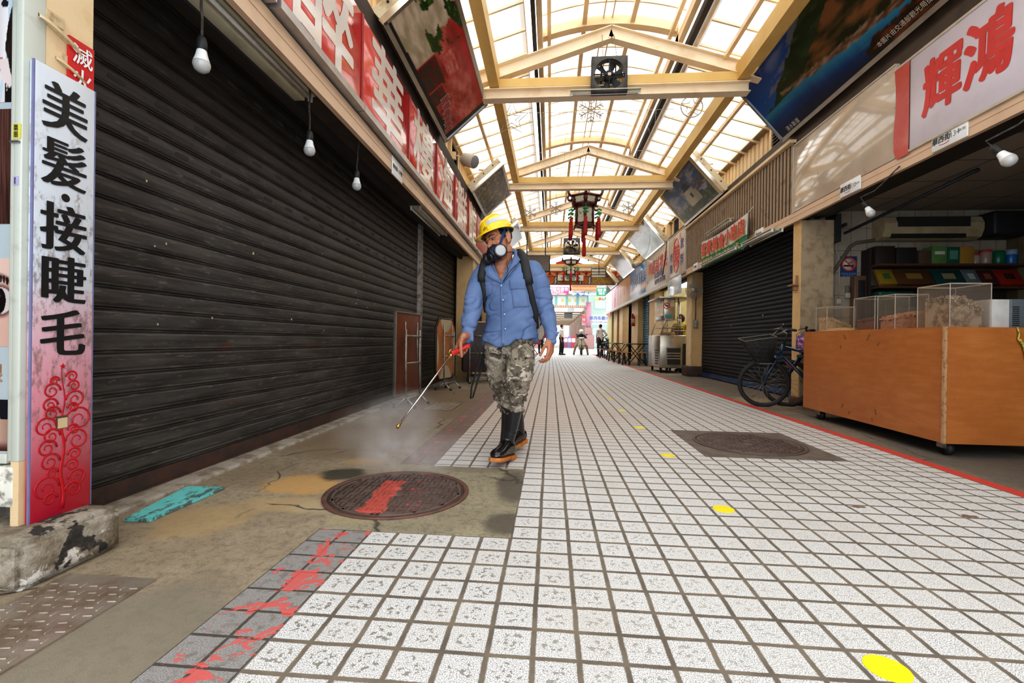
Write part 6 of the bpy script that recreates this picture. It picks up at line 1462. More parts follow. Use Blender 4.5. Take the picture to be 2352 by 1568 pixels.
    def ribbon(mb, pts, w, th=.012, out=.010, mi=0):
        P = []
        for px, py, Y in pts: P.append(S_.front(at(px, py, Y), out) if Y > 0 else at(px, py, -Y))
        vs = []
        for i, p in enumerate(P):
            t = (P[min(i + 1, len(P) - 1)] - P[max(i - 1, 0)]).normalized(); n = V((0, -1, 0)); n = (n - t * n.dot(t)).normalized(); s = t.cross(n).normalized(); ww = w if not isinstance(w, (list, tuple)) else w[i]
            vs.append([p - s * ww / 2 + n * th * .2, p - s * ww * .3 + n * th, p + s * ww * .3 + n * th, p + s * ww / 2 + n * th * .2, p + s * ww / 2 - n * th * .6, p - s * ww / 2 - n * th * .6])
        mb.loft(vs, mi)
    STR = M('black_padded_strap', (.016, .016, .017), .65, bump=(300, .2))
    mb = MB(); ribbon(mb, [(1186, 582, -3.26), (1191, 579, -3.20), (1197, 585, -3.135), (1202, 600, 3.05), (1206, 618, 3.05), (1210, 636, 3.05), (1213, 652, 3.05)], .062, .016); ribbon(mb, [(1211, 645, 3.05), (1216, 668, 3.05), (1221, 692, 3.05), (1226, 712, 3.05), (1230, 735, -3.16), (1232, 752, -3.26)], .040, .012); mb.build('shoulder_strap', STR, sp)
    mb = MB(); ribbon(mb, [(1125, 590, -3.24), (1119, 592, -3.16), (1114, 600, -3.09), (1110, 615, 3.05), (1107, 632, 3.05), (1107, 645, 3.05)], .058, .016); ribbon(mb, [(1107, 640, 3.05), (1110, 662, 3.05), (1114, 690, -3.12), (1117, 715, -3.24)], .036, .012); mb.build('shoulder_strap', STR, sp)
    mb = MB(); mb.tube([at(1185, 608, 3.03), at(1172, 622, 3.025), at(1156, 646, 3.01)], .0028, 6); mb.build('thin_cord', BLACK, sp)
    hp = hA - a * .02
    mb = MB(); mb.tube([hp, hp - a * .03 + V((.01, .02, .0)), at(1098, 800, 3.02), at(1104, 815, 3.06), at(1094, 850, 3.10), at(1083, 890, 3.14), at(1081, 914, 3.18), at(1086, 912, 3.22), at(1096, 880, 3.28), at(1108, 840, 3.33), at(1118, 800, 3.38), at(1135, 770, 3.44)], .0058, 8); mb.tube([at(1112, 795, 3.42), at(1106, 830, 3.40), at(1097, 868, 3.36), at(1089, 900, 3.32), at(1086, 906, 3.3), at(1092, 892, 3.36), at(1104, 850, 3.44), at(1112, 815, 3.46), at(1118, 790, 3.46)], .0035, 6); mb.build('hose', BLACK, sp)
    w = thing('spray_wand', 'long steel spray wand with a red grip held in the man\'s hand', 'spray wand', tuple(hB))
    mb = MB(); mb.tube([hA - a * .025, hA, hA.lerp(hB, .5), hB - a * .01, hB - a * .004, hB], [.010, .0155, .0145, .016, .021, .019], 16); mb.build('grip', M('glossy_red_grip', (.66, .035, .03), .3), w)
    d2 = (tip - hB).normalized(); mb = MB(); mb.tube([hB, hB + d2 * .02, hB + d2 * .021, hB + d2 * .04], [.012, .012, .009, .009], 12); mb.tube([tip - d2 * .03, tip - d2 * .012, tip - d2 * .01, tip, tip + V((-.004, -.002, -.012))], [.007, .008, .011, .011, .006], 12); mb.tube([hA.lerp(hB, .8) + fz * .018, hB + d2 * .0 + fz * .028, hB + d2 * .02 + fz * .02], .004, 6); mb.build('brass_fittings', M('brass', (.55, .36, .13), .3, .9), w)
    mb = MB(); mb.cyl(hB + d2 * .03, tip - d2 * .02, .0058, n=12); mb.build('lance', CHROME, w)
    return tip
TIP = build_man()
def mist():
    m = bpy.data.materials.new('spray_mist'); m.use_nodes = True; nt = m.node_tree; nt.nodes.clear(); N = nt.nodes.new; Lk = nt.links.new
    out = N('ShaderNodeOutputMaterial'); vol = N('ShaderNodeVolumePrincipled'); vol.inputs['Color'].default_value = (.96, .96, .98, 1); vol.inputs['Anisotropy'].default_value = .0
    h = Mat.__new__(Mat); h.nt = nt; x, y, z = h.pos()
    def blob(c, r, k):
        d = (((x - c[0]) * (1 / r[0])).pow(2.0) if False else ((x - c[0]) * (1 / r[0])) * ((x - c[0]) * (1 / r[0]))) + ((y - c[1]) * (1 / r[1])) * ((y - c[1]) * (1 / r[1])) + ((z - c[2]) * (1 / r[2])) * ((z - c[2]) * (1 / r[2]))
        return d.pow(.5).ss(1.0, .15) * k
    dens = blob((-.94, 2.66, .13), (.22, .28, .17), 4.2) + blob((-.80, 2.85, .09), (.42, .45, .16), 2.2) + blob((-1.15, 3.35, .20), (.40, .9, .26), 1.3)
    dens = dens * h.noise(5, 3, .6, h.P).ss(.30, .68)
    Lk(dens.s, vol.inputs['Density']); Lk(vol.outputs[0], out.inputs['Volume'])
    mb = MB(); mb.box((-1.6, 2.3, .006), (-.38, 4.3, .50)); o = mb.build('spray_mist', m); tag(o, 'drifting white disinfectant mist below the tip of the spray wand', 'mist', kind='stuff')
mist()
# ------------------------------------------------------------------ things on the ground
def cover(name, label, c, r, mat, ringm, sq=None):
    t = thing(name, label, 'manhole cover', (c[0], c[1], 0))
    mb = MB(); mb.lathe([(r + .012, .003), (r + .012, .010), (r - .012, .010), (r - .012, .004)], (c[0], c[1], 0), 56); mb.build('rim', ringm, t)
    mb = MB(); mb.lathe([(.001, .007), (r - .016, .007), (r - .016, .002)], (c[0], c[1], 0), 56); 
    mb.lathe([(r * .97 - .016, .006), (r * .955 - .016, .0105), (r * .93 - .016, .0105), (r * .92 - .016, .006)], (c[0], c[1], 0), 56)
    p = .052; n = int(r / p) + 1
    for i in range(-n, n + 1):
        for j in range(-n, n + 1):
            x, y = i * p, j * p; d = sqrt(x * x + y * y)
            if d > r * .88 or d < r * .20: continue
            a, b = (.021, .0075) if (i + j) % 2 else (.0075, .021)
            for s in (-1, 1):
                ox, oy = (0, s * .012) if (i + j) % 2 else (s * .012, 0)
                mb.prism([(c[0] + x + ox - a, c[1] + y + oy - b * .9), (c[0] + x + ox + a, c[1] + y + oy - b * .9), (c[0] + x + ox + a, c[1] + y + oy + b * .9), (c[0] + x + ox - a, c[1] + y + oy + b * .9)], 'z', .006, .0105)
    for rr in (.10, .15): mb.tube([(c[0] + r * rr * 1.2 * cos(k * pi / 12), c[1] + r * rr * 1.2 * sin(k * pi / 12), .008) for k in range(24)], .004, 5, closed=True)
    mb.build('cover_plate', mat, t); return t
def iron_mat(name, paint):
    m = Mat(name, .55, .35); x, y, z = m.pos(); c = m.mix(m.noise(9, 4, .6, m.P).ss(.35, .7), (.125, .085, .070), (.175, .125, .105)); c = m.mix(z.ss(.0095, .0065) * .45, c, (.065, .045, .038))
    if paint:
        dx = x + .78; dy = y - 2.34; u = dx * .94 + dy * .10; v = dy * .98 - dx * .20   # painted stripe crossing the lid
        q = (u + .055 + m.noise(11, 4, .65, m.P) * .11 - .055).abs().ss(.058, .052) * (v + .02 + m.noise(14, 3, .6, m.P) * .08).abs().ss(.25, .24); c = m.mix(q, c, (.50, .11, .085))
        q2 = (u - .10).abs().ss(.09, .02) * m.noise(38, 3, .7, m.P).ss(.62, .64) * v.abs().ss(.33, .28); c = m.mix(q2, c, (.72, .06, .07))
    m.set('Base Color', c); return m.m
cover('manhole_cover', 'round rusty manhole cover with a smear of red paint in the left foreground', (-.78, 2.335), .355, iron_mat('rusty_iron_red_smear', True), M('rusty_rim', (.16, .075, .055), .65, .2, vary=((.10, .06, .05), 14, .4, .65)))
mb = MB(); mb.box((1.10, 3.355, -.02), (2.055, 4.33, .003)); struct(mb.build('floor_manhole_square', M('brown_grey_screed', (.155, .12, .095), .75, vary=((.11, .085, .068), 9, .4, .65), bump=(120, .3))))
cover('manhole_cover', 'dark manhole cover in a brown square among the white tiles', (1.585, 3.84), .40, iron_mat('dark_cast_iron', False), M('dark_iron_rim', (.13, .10, .082), .6, .3))
YD = M('yellow_floor_sticker', (.86, .72, .005), .5, vary=((.80, .62, .01), 20, .5, .75))
for i, (y, lab) in enumerate(((1.216, 'yellow round floor dot nearest the camera at the bottom of the photo'), (2.306, 'worn yellow floor dot, second from the camera'), (3.36, 'yellow floor dot just left of the brown manhole square'), (4.41, 'yellow floor dot, fourth of the row from the camera'), (5.50, 'yellow floor dot, fifth of the row from the camera'), (6.56, 'yellow floor dot, sixth of the row from the camera'), (7.52, 'tiny yellow floor dot, seventh of the row'))):
    mb = MB(); r = .050; n = 36; rr = random.Random(i); pts = [(.842 + r * cos(2 * pi * k / n) * (1 - (.12 * rr.random() if (i == 1 and 8 < k < 20) else 0)), y + r * sin(2 * pi * k / n)) for k in range(n)]
    mb.prism(pts, 'z', .0005, .002); tag(mb.build('floor_dot', YD), lab, 'floor marking', 'yellow distance dots on the paving')
for lab, x, y, s in (('brown leaf-like stain flake on the white tiles at the right', 1.53, 2.42, .03), ('darker brown flake on the white tiles nearest the red line', 1.98, 2.35, .034)):
    mb = MB(); mb.prism([(x + s * (1 + .4 * sin(k * 2.3)) * cos(2 * pi * k / 12), y + s * .55 * (1 + .4 * cos(k * 1.7)) * sin(2 * pi * k / 12)) for k in range(12)], 'z', .0005, .0022); tag(mb.build('dry_leaf', M('brown_flake', (.20, .12, .085), .7)), lab, 'litter')

# ------------------------------------------------------------------ folded tables against the left shutters
TUBE = M('dull_steel_tube', (.36, .33, .29), .42, .7, vary=((.22, .19, .16), 16, .4, .7)); RUBF = M('black_rubber', (.015, .014, .013), .6)
def table_frame(t, w, h, z0):
    for s in (-1, 1):
        mb = MB(); mb.tube([(s * w, -.075, .10), (s * w, -.065, z0 + h * .80)], .0135, 8); mb.tube([(s * w, -.075, .12), (s * w, -.19, .012)], .0135, 8); mb.tube([(s * w, -.075, .12), (s * w, .07, .012)], .0135, 8); mb.tube([(s * w * .86, -.05, z0 + h * .36), (s * w * .86, -.045, z0 + h * .90)], .010, 8)
        lg = mb.build('leg', TUBE, t, True); mb = MB(); mb.cyl((s * w, -.195, .0), (s * w, -.18, .03), .017, n=10); mb.cyl((s * w, .075, .0), (s * w, .062, .03), .017, n=10); mb.build('foot_cap', RUBF, lg, True)
    for z in (.105, z0 + h * .38, z0 + h * .72): mb = MB(); mb.tube([(-w, -.072, z), (w, -.072, z)], .0115, 8); mb.build('crossbar', TUBE, t, True)
t = thing('folded_table', 'folded square table with a red-brown underside standing against the dark shutter', 'table', (-1.71, 5.42, 0), radians(83))
mb = MB(); mb.bbox((-.335, -.012, .16), (.335, .012, 1.10), .004); mb.build('table_top', M('red_brown_hardboard', (.165, .040, .014), .45, vary=((.10, .026, .012), 3, .35, .7)), t, True)
mb = MB(); mb.bbox((-.352, -.02, .15), (-.332, .02, 1.115), .005); mb.bbox((.332, -.02, .15), (.352, .02, 1.115), .005); mb.bbox((-.352, -.02, 1.098), (.352, .02, 1.118), .005); mb.bbox((-.352, -.02, .145), (.352, .02, .165), .005); mb.build('metal_edge', M('dull_table_edge', (.20, .17, .14), .45, .5), t, True)
table_frame(t, .20, .94, .16)
t = thing('folded_table', 'folded table with an orange underside and pale curved patches beside the first one', 'table', (-1.70, 7.35, 0), radians(79))
out = [(-.25, .17), (.25, .17), (.36, .32), (.36, .98), (.25, 1.13), (-.25, 1.13), (-.36, .98), (-.36, .32)]
mb = MB(); mb.prism(out, 'y', -.012, .012); mb.build('table_top', M('orange_ply_underside', (.42, .17, .055), .5, vary=((.36, .13, .04), 4, .4, .7)), t, True)
mb = MB(); mb.tube([(x, 0, z) for x, z in out], .022, 6, closed=True); mb.build('dark_edge', M('dark_brown_edge', (.035, .018, .012), .5), t, True)
mb = MB(); PT = [(.20 * cos(a), 1.12 - .20 * sin(a)) for a in [pi * i / 14 for i in range(15)]]; mb.prism(PT, 'y', -.016, -.011); mb.prism([(-.36, .34), (-.36, .95), (-.30, .80), (-.265, .64), (-.29, .48)], 'y', -.016, -.011); mb.prism([(.36, .34), (.36, .95), (.30, .80), (.265, .64), (.29, .48)], 'y', -.016, -.011); mb.prism([(.20 * cos(a), .18 + .20 * sin(a)) for a in [pi * i / 14 for i in range(15)]], 'y', -.016, -.011)
mb.build('pale_patch', M('pale_khaki_patch', (.46, .38, .26), .5), t, True); table_frame(t, .19, .96, .17)
t = thing('folded_table', 'dark folded table, first of the stack beside the left pillar', 'table', (-1.30, 8.55, 0), radians(14), 'dark folded tables stacked by the left pillar')
mb = MB(); mb.bbox((-.33, -.012, .20), (.33, .012, 1.14), .004); mb.build('table_top', M('dark_maroon_top', (.035, .012, .010), .5), t, True); mb = MB(); mb.bbox((-.34, -.018, 1.125), (.34, .018, 1.15), .004); mb.build('pale_edge', M('pale_table_edge', (.42, .32, .24), .5), t, True); table_frame(t, .21, .94, .20)
for i, (x, y, lab) in enumerate(((-1.36, 8.80, 'second'), (-1.42, 9.05, 'third'), (-1.46, 9.30, 'last'))): dup(t, (x, y, 0), radians(14), 'dark folded table, %s of the stack beside the left pillar' % lab)
# left pillar, wall beyond
mb = MB(); mb.box((-2.0, 9.62, 0), (-1.64, 10.1, 2.56)); struct(mb.build('trim_pillar_left', PILL))
mb = MB(); mb.box((-1.66, 9.60, 0), (-1.63, 9.66, 2.56)); struct(mb.build('trim_pillar_edge', CREAM))
for a, b in ((13.2, 13.7), (17, 17.5), (21, 21.5), (25, 25.5)):
    mb = MB(); mb.box((-2.0, a, 0), (-1.64, b, 2.56)); struct(mb.build('trim_pillar_left', PILL))
for i, (a, b, lab) in enumerate(((10.2, 13.1, 'grey roller shutter beyond the left ochre pillar'), (13.8, 16.9, 'grey roller shutter far along the left side'), (17.6, 20.9, 'grey roller shutter near the far end of the left side'))):
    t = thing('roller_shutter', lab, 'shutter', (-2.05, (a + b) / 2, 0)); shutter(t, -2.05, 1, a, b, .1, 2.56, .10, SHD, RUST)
for i, (a, b, lab, col) in enumerate(((9.5, 12.9, 'faded red far signboard behind the man on the left', (.50, .10, .07)), (13.0, 16.8, 'cream far signboard on the left side', (.62, .52, .40)), (16.9, 20.5, 'pale blue far signboard on the left side', (.35, .45, .55)), (20.6, 27, 'orange far signboard on the left side', (.60, .35, .15)))):
    t = thing('shop_signboard', lab, 'signboard', (-1.57, (a + b) / 2, 2.66)); mb = MB(); mb.bbox((-1.62, a, 2.70), (-1.55, b, 3.42), .01); mb.build('sign_face', M('far_sign_%d' % i, col, .35, coat=.2), t); mb = MB(); mb.box((-1.63, a, 2.64), (-1.53, b, 2.70)); mb.build('sill', STEEL, t)

# ------------------------------------------------------------------ bicycles
def bicycle(label, loc, rot, basket, frame_col, steer=0.35, R=.30):
    """local frame: front wheel hub at origin, bike runs back along +x"""
    t = thing('bicycle', label, 'bicycle', loc, rot); FR = M('bike_frame_' + basket, frame_col, .3, .3, coat=.3); TY = M('tyre_rubber', (.018, .017, .016), .7); ALU = M('scuffed_alloy', (.42, .38, .33), .35, .9); RIM = M('dark_rim_alloy', (.06, .055, .05), .4, .8)
    WB = .96; BB = V((.56, 0, R - .03))
    def wheel(cx, nm, M4=None):
        mb = MB(); mb.tube([(R * .94 * cos(a), 0, R * .94 * sin(a)) for a in [2 * pi * i / 40 for i in range(40)]], .026, 8, closed=True)
        if M4: mb.xform(M4)
        w = mb.build('wheel', TY, t, True)
        mb = MB(); mb.tube([(R * .88 * cos(a), 0, R * .88 * sin(a)) for a in [2 * pi * i / 40 for i in range(40)]], .011, 6, closed=True); mb.cyl((0, -.045, 0), (0, .045, 0), .018, n=10)
        if M4: mb.xform(M4)
        mb.build('rim', RIM, w, True); mb = MB()
        for k in range(24):
            a = 2 * pi * k / 24; s = 1 if k % 2 else -1; mb.tube([(.018 * cos(a + .9 * s), s * .03, .018 * sin(a + .9 * s)), (R * .88 * cos(a), 0, R * .88 * sin(a))], .0013, 4)
        if M4: mb.xform(M4)
        mb.build('spokes', ALU, w, True); return w
    hd0, hd1 = V((.17, 0, R + .36)), V((.215, 0, R + .50))      # head tube
    SM = Matrix.Translation((0, 0, R)) ; axis = (hd1 - hd0).normalized()
    ST = Matrix.Translation(hd0) @ Matrix.Rotation(steer, 4, axis) @ Matrix.Translation(-hd0)
    wheel(0, 'front', ST @ SM); wheel(WB, 'rear', Matrix.Translation((WB, 0, R)))
    mb = MB(); seat = V((.70, 0, R + .44))
    mb.tube([hd0, hd1], .022, 10); mb.tube([hd1 - axis * .03, seat - V((.02, 0, .10))], .019, 10); mb.tube([hd0 + axis * .02, BB], .022, 10); mb.tube([BB, seat], .017, 10)
    for s in (-.05, .05): mb.tube([BB + V((0, s * .4, 0)), V((WB, s, R))], .009, 7); mb.tube([seat - V((.02, 0, .09)) + V((0, s * .3, 0)), V((WB, s, R))], .008, 7)
    fr = mb.build('frame', FR, t, True)
    mb = MB(); mb.tube([hd1 - axis * .02 + V((.03, -.0195, -.005)), hd1 - axis * .02 + V((.25, -.0195, -.07))], .010, 6, flat=.4); mb.build('frame_decal', M('white_blue_decal', (.55, .62, .72), .3), fr, True)
    mb = MB(); p = hd0.lerp(BB, .18); mb.tube([p + V((-.012, -.02, 0)), hd0.lerp(BB, .42) + V((-.012, -.02, 0))], .011, 6, flat=.4); mb.build('frame_decal', M('red_decal', (.50, .05, .02), .3), fr, True)
    mb = MB()
    for s in (-.055, .055): mb.tube([hd0 + V((-.012, s, -.005)), V((.02, s, R + .12)), V((0, s, R))], .015, 8)
    mb.box(hd0 - V((.05, .07, .03)), hd0 + V((.02, .07, .005))); mb.xform(ST); mb.build('fork', FR, t, True)
    bar = hd1 + axis * .17; mb = MB(); mb.tube([hd1, bar], .014, 8); mb.tube([bar, bar + V((-.06, 0, .01))], .015, 8); c = bar + V((-.06, 0, .015)); mb.tube([c + V((.06, -.30, .02)), c + V((.02, -.16, .02)), c, c + V((.02, .16, .02)), c + V((.06, .30, .02))], .011, 8); mb.xform(ST); hb = mb.build('handlebar', BLACK, t, True)
    mb = MB()
    for s in (-1, 1): mb.tube([c + V((.055, s * .29, .02)), c + V((.035, s * .20, .02))], .016, 8)
    mb.xform(ST); mb.build('grip', RUBF, hb, True); mb = MB()
    for s in (-1, 1): mb.tube([c + V((.02, s * .16, .02)), c + V((-.05, s * .20, .0)), c + V((-.03, s * .28, -.015))], .006, 6); mb.tube([c + V((-.0, s * .14, .02)), c + V((-.10, s * .06, -.06)), hd0 + V((-.04, s * .03, .05))], .004, 5)
    mb.xform(ST); mb.build('brake_lever', ALU, hb, True)
    mb = MB(); mb.tube([seat, seat + V((.025, 0, .07))], .013, 8); mb.build('seat_post', ALU, t, True)
    mb = MB(); s0 = seat + V((.03, 0, .09)); rings = []
    for x, w, h in ((-.13, .018, .012), (-.06, .03, .02), (.02, .06, .026), (.09, .085, .03), (.13, .07, .024)): rings.append([s0 + V((x, w * cos(2 * pi * k / 14), h * sin(2 * pi * k / 14) + .01 * (x > .05))) for k in range(14)])
    mb.loft(rings); mb.build('saddle', M('black_saddle', (.012, .011, .011), .35), t, True)
    mb = MB(); mb.cyl(BB - V((0, .055, 0)), BB + V((0, .055, 0)), .02, n=12); mb.tube([BB + V((0, -.05, 0)), BB + V((-.10, -.06, -.10))], .010, 8); mb.tube([BB + V((0, .05, 0)), BB + V((.10, .06, .10))], .010, 8); mb.lathe([(.072, -.003), (.075, 0), (.072, .003)], n=28, M=Matrix.Translation(BB + V((0, -.045, 0))) @ Matrix.Rotation(pi / 2, 4, 'X')); mb.build('crankset', ALU, t, True)
    for s in (-1, 1): mb = MB(); q = BB + V((.10 * s, .06 * s, .10 * s)); mb.bbox(q + V((-.045, .0 if s > 0 else -.09, -.012)), q + V((.045, .09 if s > 0 else 0, .012)), .006); mb.build('pedal', BLACK, t, True)
    mb = MB(); mb.tube([V((WB - .12, -.05, R - .03)), V((WB - .20, -.20, .012)), V((WB - .24, -.22, .008))], .007, 6); mb.build('kickstand', BLACK, t, True)
    if basket == 'wire':
        BK = bpy.data.materials.new('black_wire_mesh'); BK.use_nodes = True; nt = BK.node_tree; b = nt.nodes['Principled BSDF']; b.inputs['Base Color'].default_value = (.012, .011, .010, 1); b.inputs['Roughness'].default_value = .5
        T = [(-.27, -.19), (.10, -.17), (.10, .17), (-.27, .19)]; B = [(-.10, -.11), (.07, -.12), (.07, .12), (-.10, .11)]; z1, z0 = R + .56, R + .27
        def wp(u, k): # u along rim 0..4, k 0 bottom..1 top
            i = int(u) % 4; f = u - int(u); a = V((*B[i], z0)).lerp(V((*B[(i + 1) % 4], z0)), f); b2 = V((*T[i], z1 + (.05 if T[i][0] > 0 else 0))).lerp(V((*T[(i + 1) % 4], z1 + (.05 if T[(i + 1) % 4][0] > 0 else 0))), f); return a.lerp(b2, k)
        mb = MB()
        for i in range(64): mb.tube([wp(i / 16, 0), wp(i / 16, .5), wp(i / 16, 1)], .0026, 4)
        for k in range(1, 17): mb.tube([wp(i / 8, k / 17) for i in range(32)], .0026, 4, closed=True)
        for i in range(12): q = i / 11; mb.tube([V((-.10 + .17 * q, -.115, z0)), V((-.10 + .17 * q, .115, z0))], .003, 4); mb.tube([V((-.10, -.115 + .23 * q, z0)), V((.07, -.115 + .23 * q, z0))], .003, 4)
        mb.xform(ST); bk = mb.build('wire_basket', BK, t, True); mb = MB(); mb.tube([wp(i / 8, 1) for i in range(32)], .0055, 6, closed=True); mb.tube([wp(i / 8, 0) for i in range(32)], .006, 6, closed=True); mb.xform(ST); mb.build('basket_rim', M('grey_basket_rim', (.16, .145, .12), .45), bk, True)
    return t
ang = math.atan2(-.50, .86)
bicycle('bicycle with a black wire basket leaning near the blue-black shutter', (2.72, 6.15, 0), ang, 'wire', (.018, .040, .075), .35)
bicycle('second bicycle half hidden behind the basket bicycle and the stall', (3.06, 6.27, 0), math.atan2(-.50, .86), 'none', (.02, .03, .05), -.15)
mb = MB(); mb.bbox((3.02, 5.86, .72), (3.26, 6.02, .92), .05, seg=3); o = mb.build('shopping_bag', M('purple_floral_cloth', (.10, .055, .16), .7, vary=((.62, .25, .42), 26, .48, .56))); tag(o, 'dark purple flowered cloth bag held between the two bicycles', 'bag')

# ------------------------------------------------------------------ hanging things under the roof
def hung_fan(label, c, s=.46, det=True):
    x, y, z = c; t = thing('exhaust_fan', label, 'fan', c, 0); DG = M('dusty_dark_grey_metal', (.055, .05, .045), .6, .2, vary=((.09, .08, .07), 12, .4, .7)); h = s / 2
    mb = MB(); N = 32; sq = []
    for k in range(N):
        a = 2 * pi * k / N; m = max(abs(cos(a)), abs(sin(a))); sq.append((cos(a) / m * h, sin(a) / m * h))
    rin = .43 * s
    for yy0, yy1 in ((y - .01, y + .09),):
        A = [V((x + p, yy0, z + q)) for p, q in sq]; Bq = [V((x + rin * cos(2 * pi * k / N), yy0, z + rin * sin(2 * pi * k / N))) for k in range(N)]; A2 = [p + V((0, yy1 - yy0, 0)) for p in A]; B2 = [p + V((0, yy1 - yy0, 0)) for p in Bq]
        mb.loft([Bq, A, A2, B2, Bq], caps=False)
    mb.build('fan_housing', DG, t); 
    mb = MB()
    for k in range(6):
        a = 2 * pi * k / 6 + .25; d = V((cos(a), 0, sin(a))); w = V((-sin(a), 0, cos(a)))
        mb.add([V((x, y + .05, z)) + d * .04 + w * .02, V((x, y + .07, z)) + d * .04 - w * .02, V((x, y + .075, z)) + d * rin * .92 - w * .05, V((x, y + .03, z)) + d * rin * .92 + w * .05], [(0, 1, 2, 3)])
    mb.build('fan_blades', BLACK, t)
    mb = MB(); mb.cyl((x, y + .01, z), (x, y + .18, z), .062, n=16); mb.box((x - .10, y + .10, z - rin), (x - .085, y + .12, z + rin)); mb.box((x + .085, y + .10, z - rin), (x + .10, y + .12, z + rin)); mb.build('motor', BLACK, t)
    mb = MB()
    for a in (0, pi / 2): d = V((cos(a), 0, sin(a))); mb.tube([V((x, y, z)) - d * rin, V((x, y, z)) + d * rin], .009, 6)
    for i in range(-5, 6): mb.tube([(x - rin * .8, y + .095, z + i * .035), (x + rin * .8, y + .095, z + i * .035)], .0018, 4); mb.tube([(x + i * .035, y + .095, z - rin * .8), (x + i * .035, y + .095, z + rin * .8)], .0018, 4)
    mb.box((x - .02, y - .012, z - .018), (x + .02, y, z + .018), 1); mb.build('guard', [BLACK, M('cream_socket', (.60, .52, .40), .5)], t)
    mb = MB(); mb.tube([(x - .08, y + .04, z + h), (x - .09, y + .1, z + h + .35)], .004, 5); mb.tube([(x + .10, y + .04, z + h), (x + .06, y + .1, z + h + .35)], .004, 5); mb.build('hanging_wire', M('rusty_wire', (.25, .15, .08), .6), t)
hung_fan('square dark exhaust fan hanging in front of the nearest roof truss', (.705, 6.04, 4.25))
hung_fan('smaller looking exhaust fan hanging behind the near palace lantern', (.72, 17.1, 4.30), .6)
batten('dusty fluorescent batten under the nearest roof tie beam', 6.09, .21, 1.11, 4.06, 1, ax='x', w=.10)
WIREL = M('white_rope_light', (.50, .42, .33), .5)
def star_pts(c, r, k=.45, n=5, rot=0, rnd_=False):
    return [(c[0] + (r if i % 2 == 0 else r * k) * sin(pi * i / n + rot), c[1], c[2] + (r if i % 2 == 0 else r * k) * cos(pi * i / n + rot)) for i in range(2 * n)]
def decor(kind, label, c, r):
    t = thing(kind, label, 'hanging decoration', c, 0); mb = MB()
    if kind == 'star_decoration': mb.tube(star_pts(c, r), .008, 6, closed=True); mb.tube(star_pts(c, r * .55), .007, 6, closed=True)
    elif kind == 'ring_star_decoration': mb.tube([(c[0] + r * cos(a), c[1], c[2] + r * sin(a)) for a in [2 * pi * i / 28 for i in range(28)]], .009, 6, closed=True); mb.tube(star_pts(c, r, .42), .007, 6, closed=True)
    else:
        for k in range(6):
            a = pi * k / 3 + pi / 6 * 0; d = V((sin(a), 0, cos(a))); w = V((cos(a), 0, -sin(a))); C_ = V(c); mb.tube([C_, C_ + d * r], .009, 6)
            for q in (.5, .78): mb.tube([C_ + d * r * (q + .22) + w * r * .26, C_ + d * r * q, C_ + d * r * (q + .22) - w * r * .26], .008, 6)
        mb.tube([(c[0] + r * .32 * sin(pi * i / 3), c[1], c[2] + r * .32 * cos(pi * i / 3)) for i in range(6)], .008, 6, closed=True)
    mb.build('rope_light', WIREL, t); mb = MB(); mb.tube([(c[0], c[1], c[2] + r), (c[0], c[1] - .1, c[2] + r + .22)], .003, 5); mb.build('hanging_wire', BLACK, t)
decor('star_decoration', 'white double star rope light hanging on the left under the roof', (-.66, 7.2, 4.27), .27); decor('snowflake_decoration', 'white snowflake rope light hanging below the nearest exhaust fan', (.57, 7.2, 4.37), .19); decor('ring_star_decoration', 'white ringed star rope light hanging on the right under the roof', (2.08, 7.2, 4.38), .16)
for lab, c in (('small white snowflake light above and right of the yellow helmet', (-.52, 10.7, 3.77)), ('small white snowflake light left of the near palace lantern', (.08, 10.7, 3.86)), ('small white snowflake light right of the near palace lantern', (1.72, 10.7, 3.86))): decor('snowflake_decoration', lab, c, .15)
decor('snowflake_decoration', 'far white snowflake light beside the hanging menu board', (1.9, 20.5, 4.0), .25)
def icicles(label, y, x0, x1, z, seed, drop=.45):
    rnd = random.Random(seed); mb = MB(); mb.tube([(x0 + (x1 - x0) * i / 16, y, z - .03 * sin(pi * i / 16)) for i in range(17)], .004, 5)
    for i in range(int((x1 - x0) / .13)):
        x = x0 + .06 + i * .13; L = drop * (.35 + .65 * rnd.random()); P = [(x + .018 * (rnd.random() - .5) * k, y + .02 * (rnd.random() - .5), z - L * k / 7) for k in range(8)]; mb.tube(P, .0022, 4)
        for p in P[1:]: mb.tube([p, (p[0] + .022 * rnd.choice((-1, 1)), p[1], p[2] - .014)], .0018, 4)
    tag(mb.build('icicle_lights', WIREL), label, 'string lights', kind='stuff')
icicles('fine white icicle string lights hanging across the second roof bay', 7.7, -1.4, 3.1, 4.62, 1, .55); icicles('white icicle string lights before the second roof truss', 9.4, -1.4, 3.1, 4.65, 2, .55); icicles('white icicle string lights farther down the arcade', 13.0, -1.2, 2.9, 4.55, 3)
mb = MB(); mb.tube([(-1.5, 7.15, 4.62), (-.66, 7.2, 4.60), (.57, 7.2, 4.60), (1.5, 7.2, 4.58), (2.08, 7.2, 4.60), (3.1, 7.1, 4.62)], .006, 5); tag(mb.build('black_cable', BLACK), 'black cable stretched across the roof holding the star lights', 'cable')
mb = MB(); mb.tube([(-1.5, 10.6, 4.36), (-.5, 10.7, 4.26), (.74, 10.7, 4.30), (1.7, 10.7, 4.28), (3.1, 10.6, 4.35)], .007, 5); tag(mb.build('black_cable', BLACK), 'black cable sagging across the roof beside the near palace lantern', 'cable')
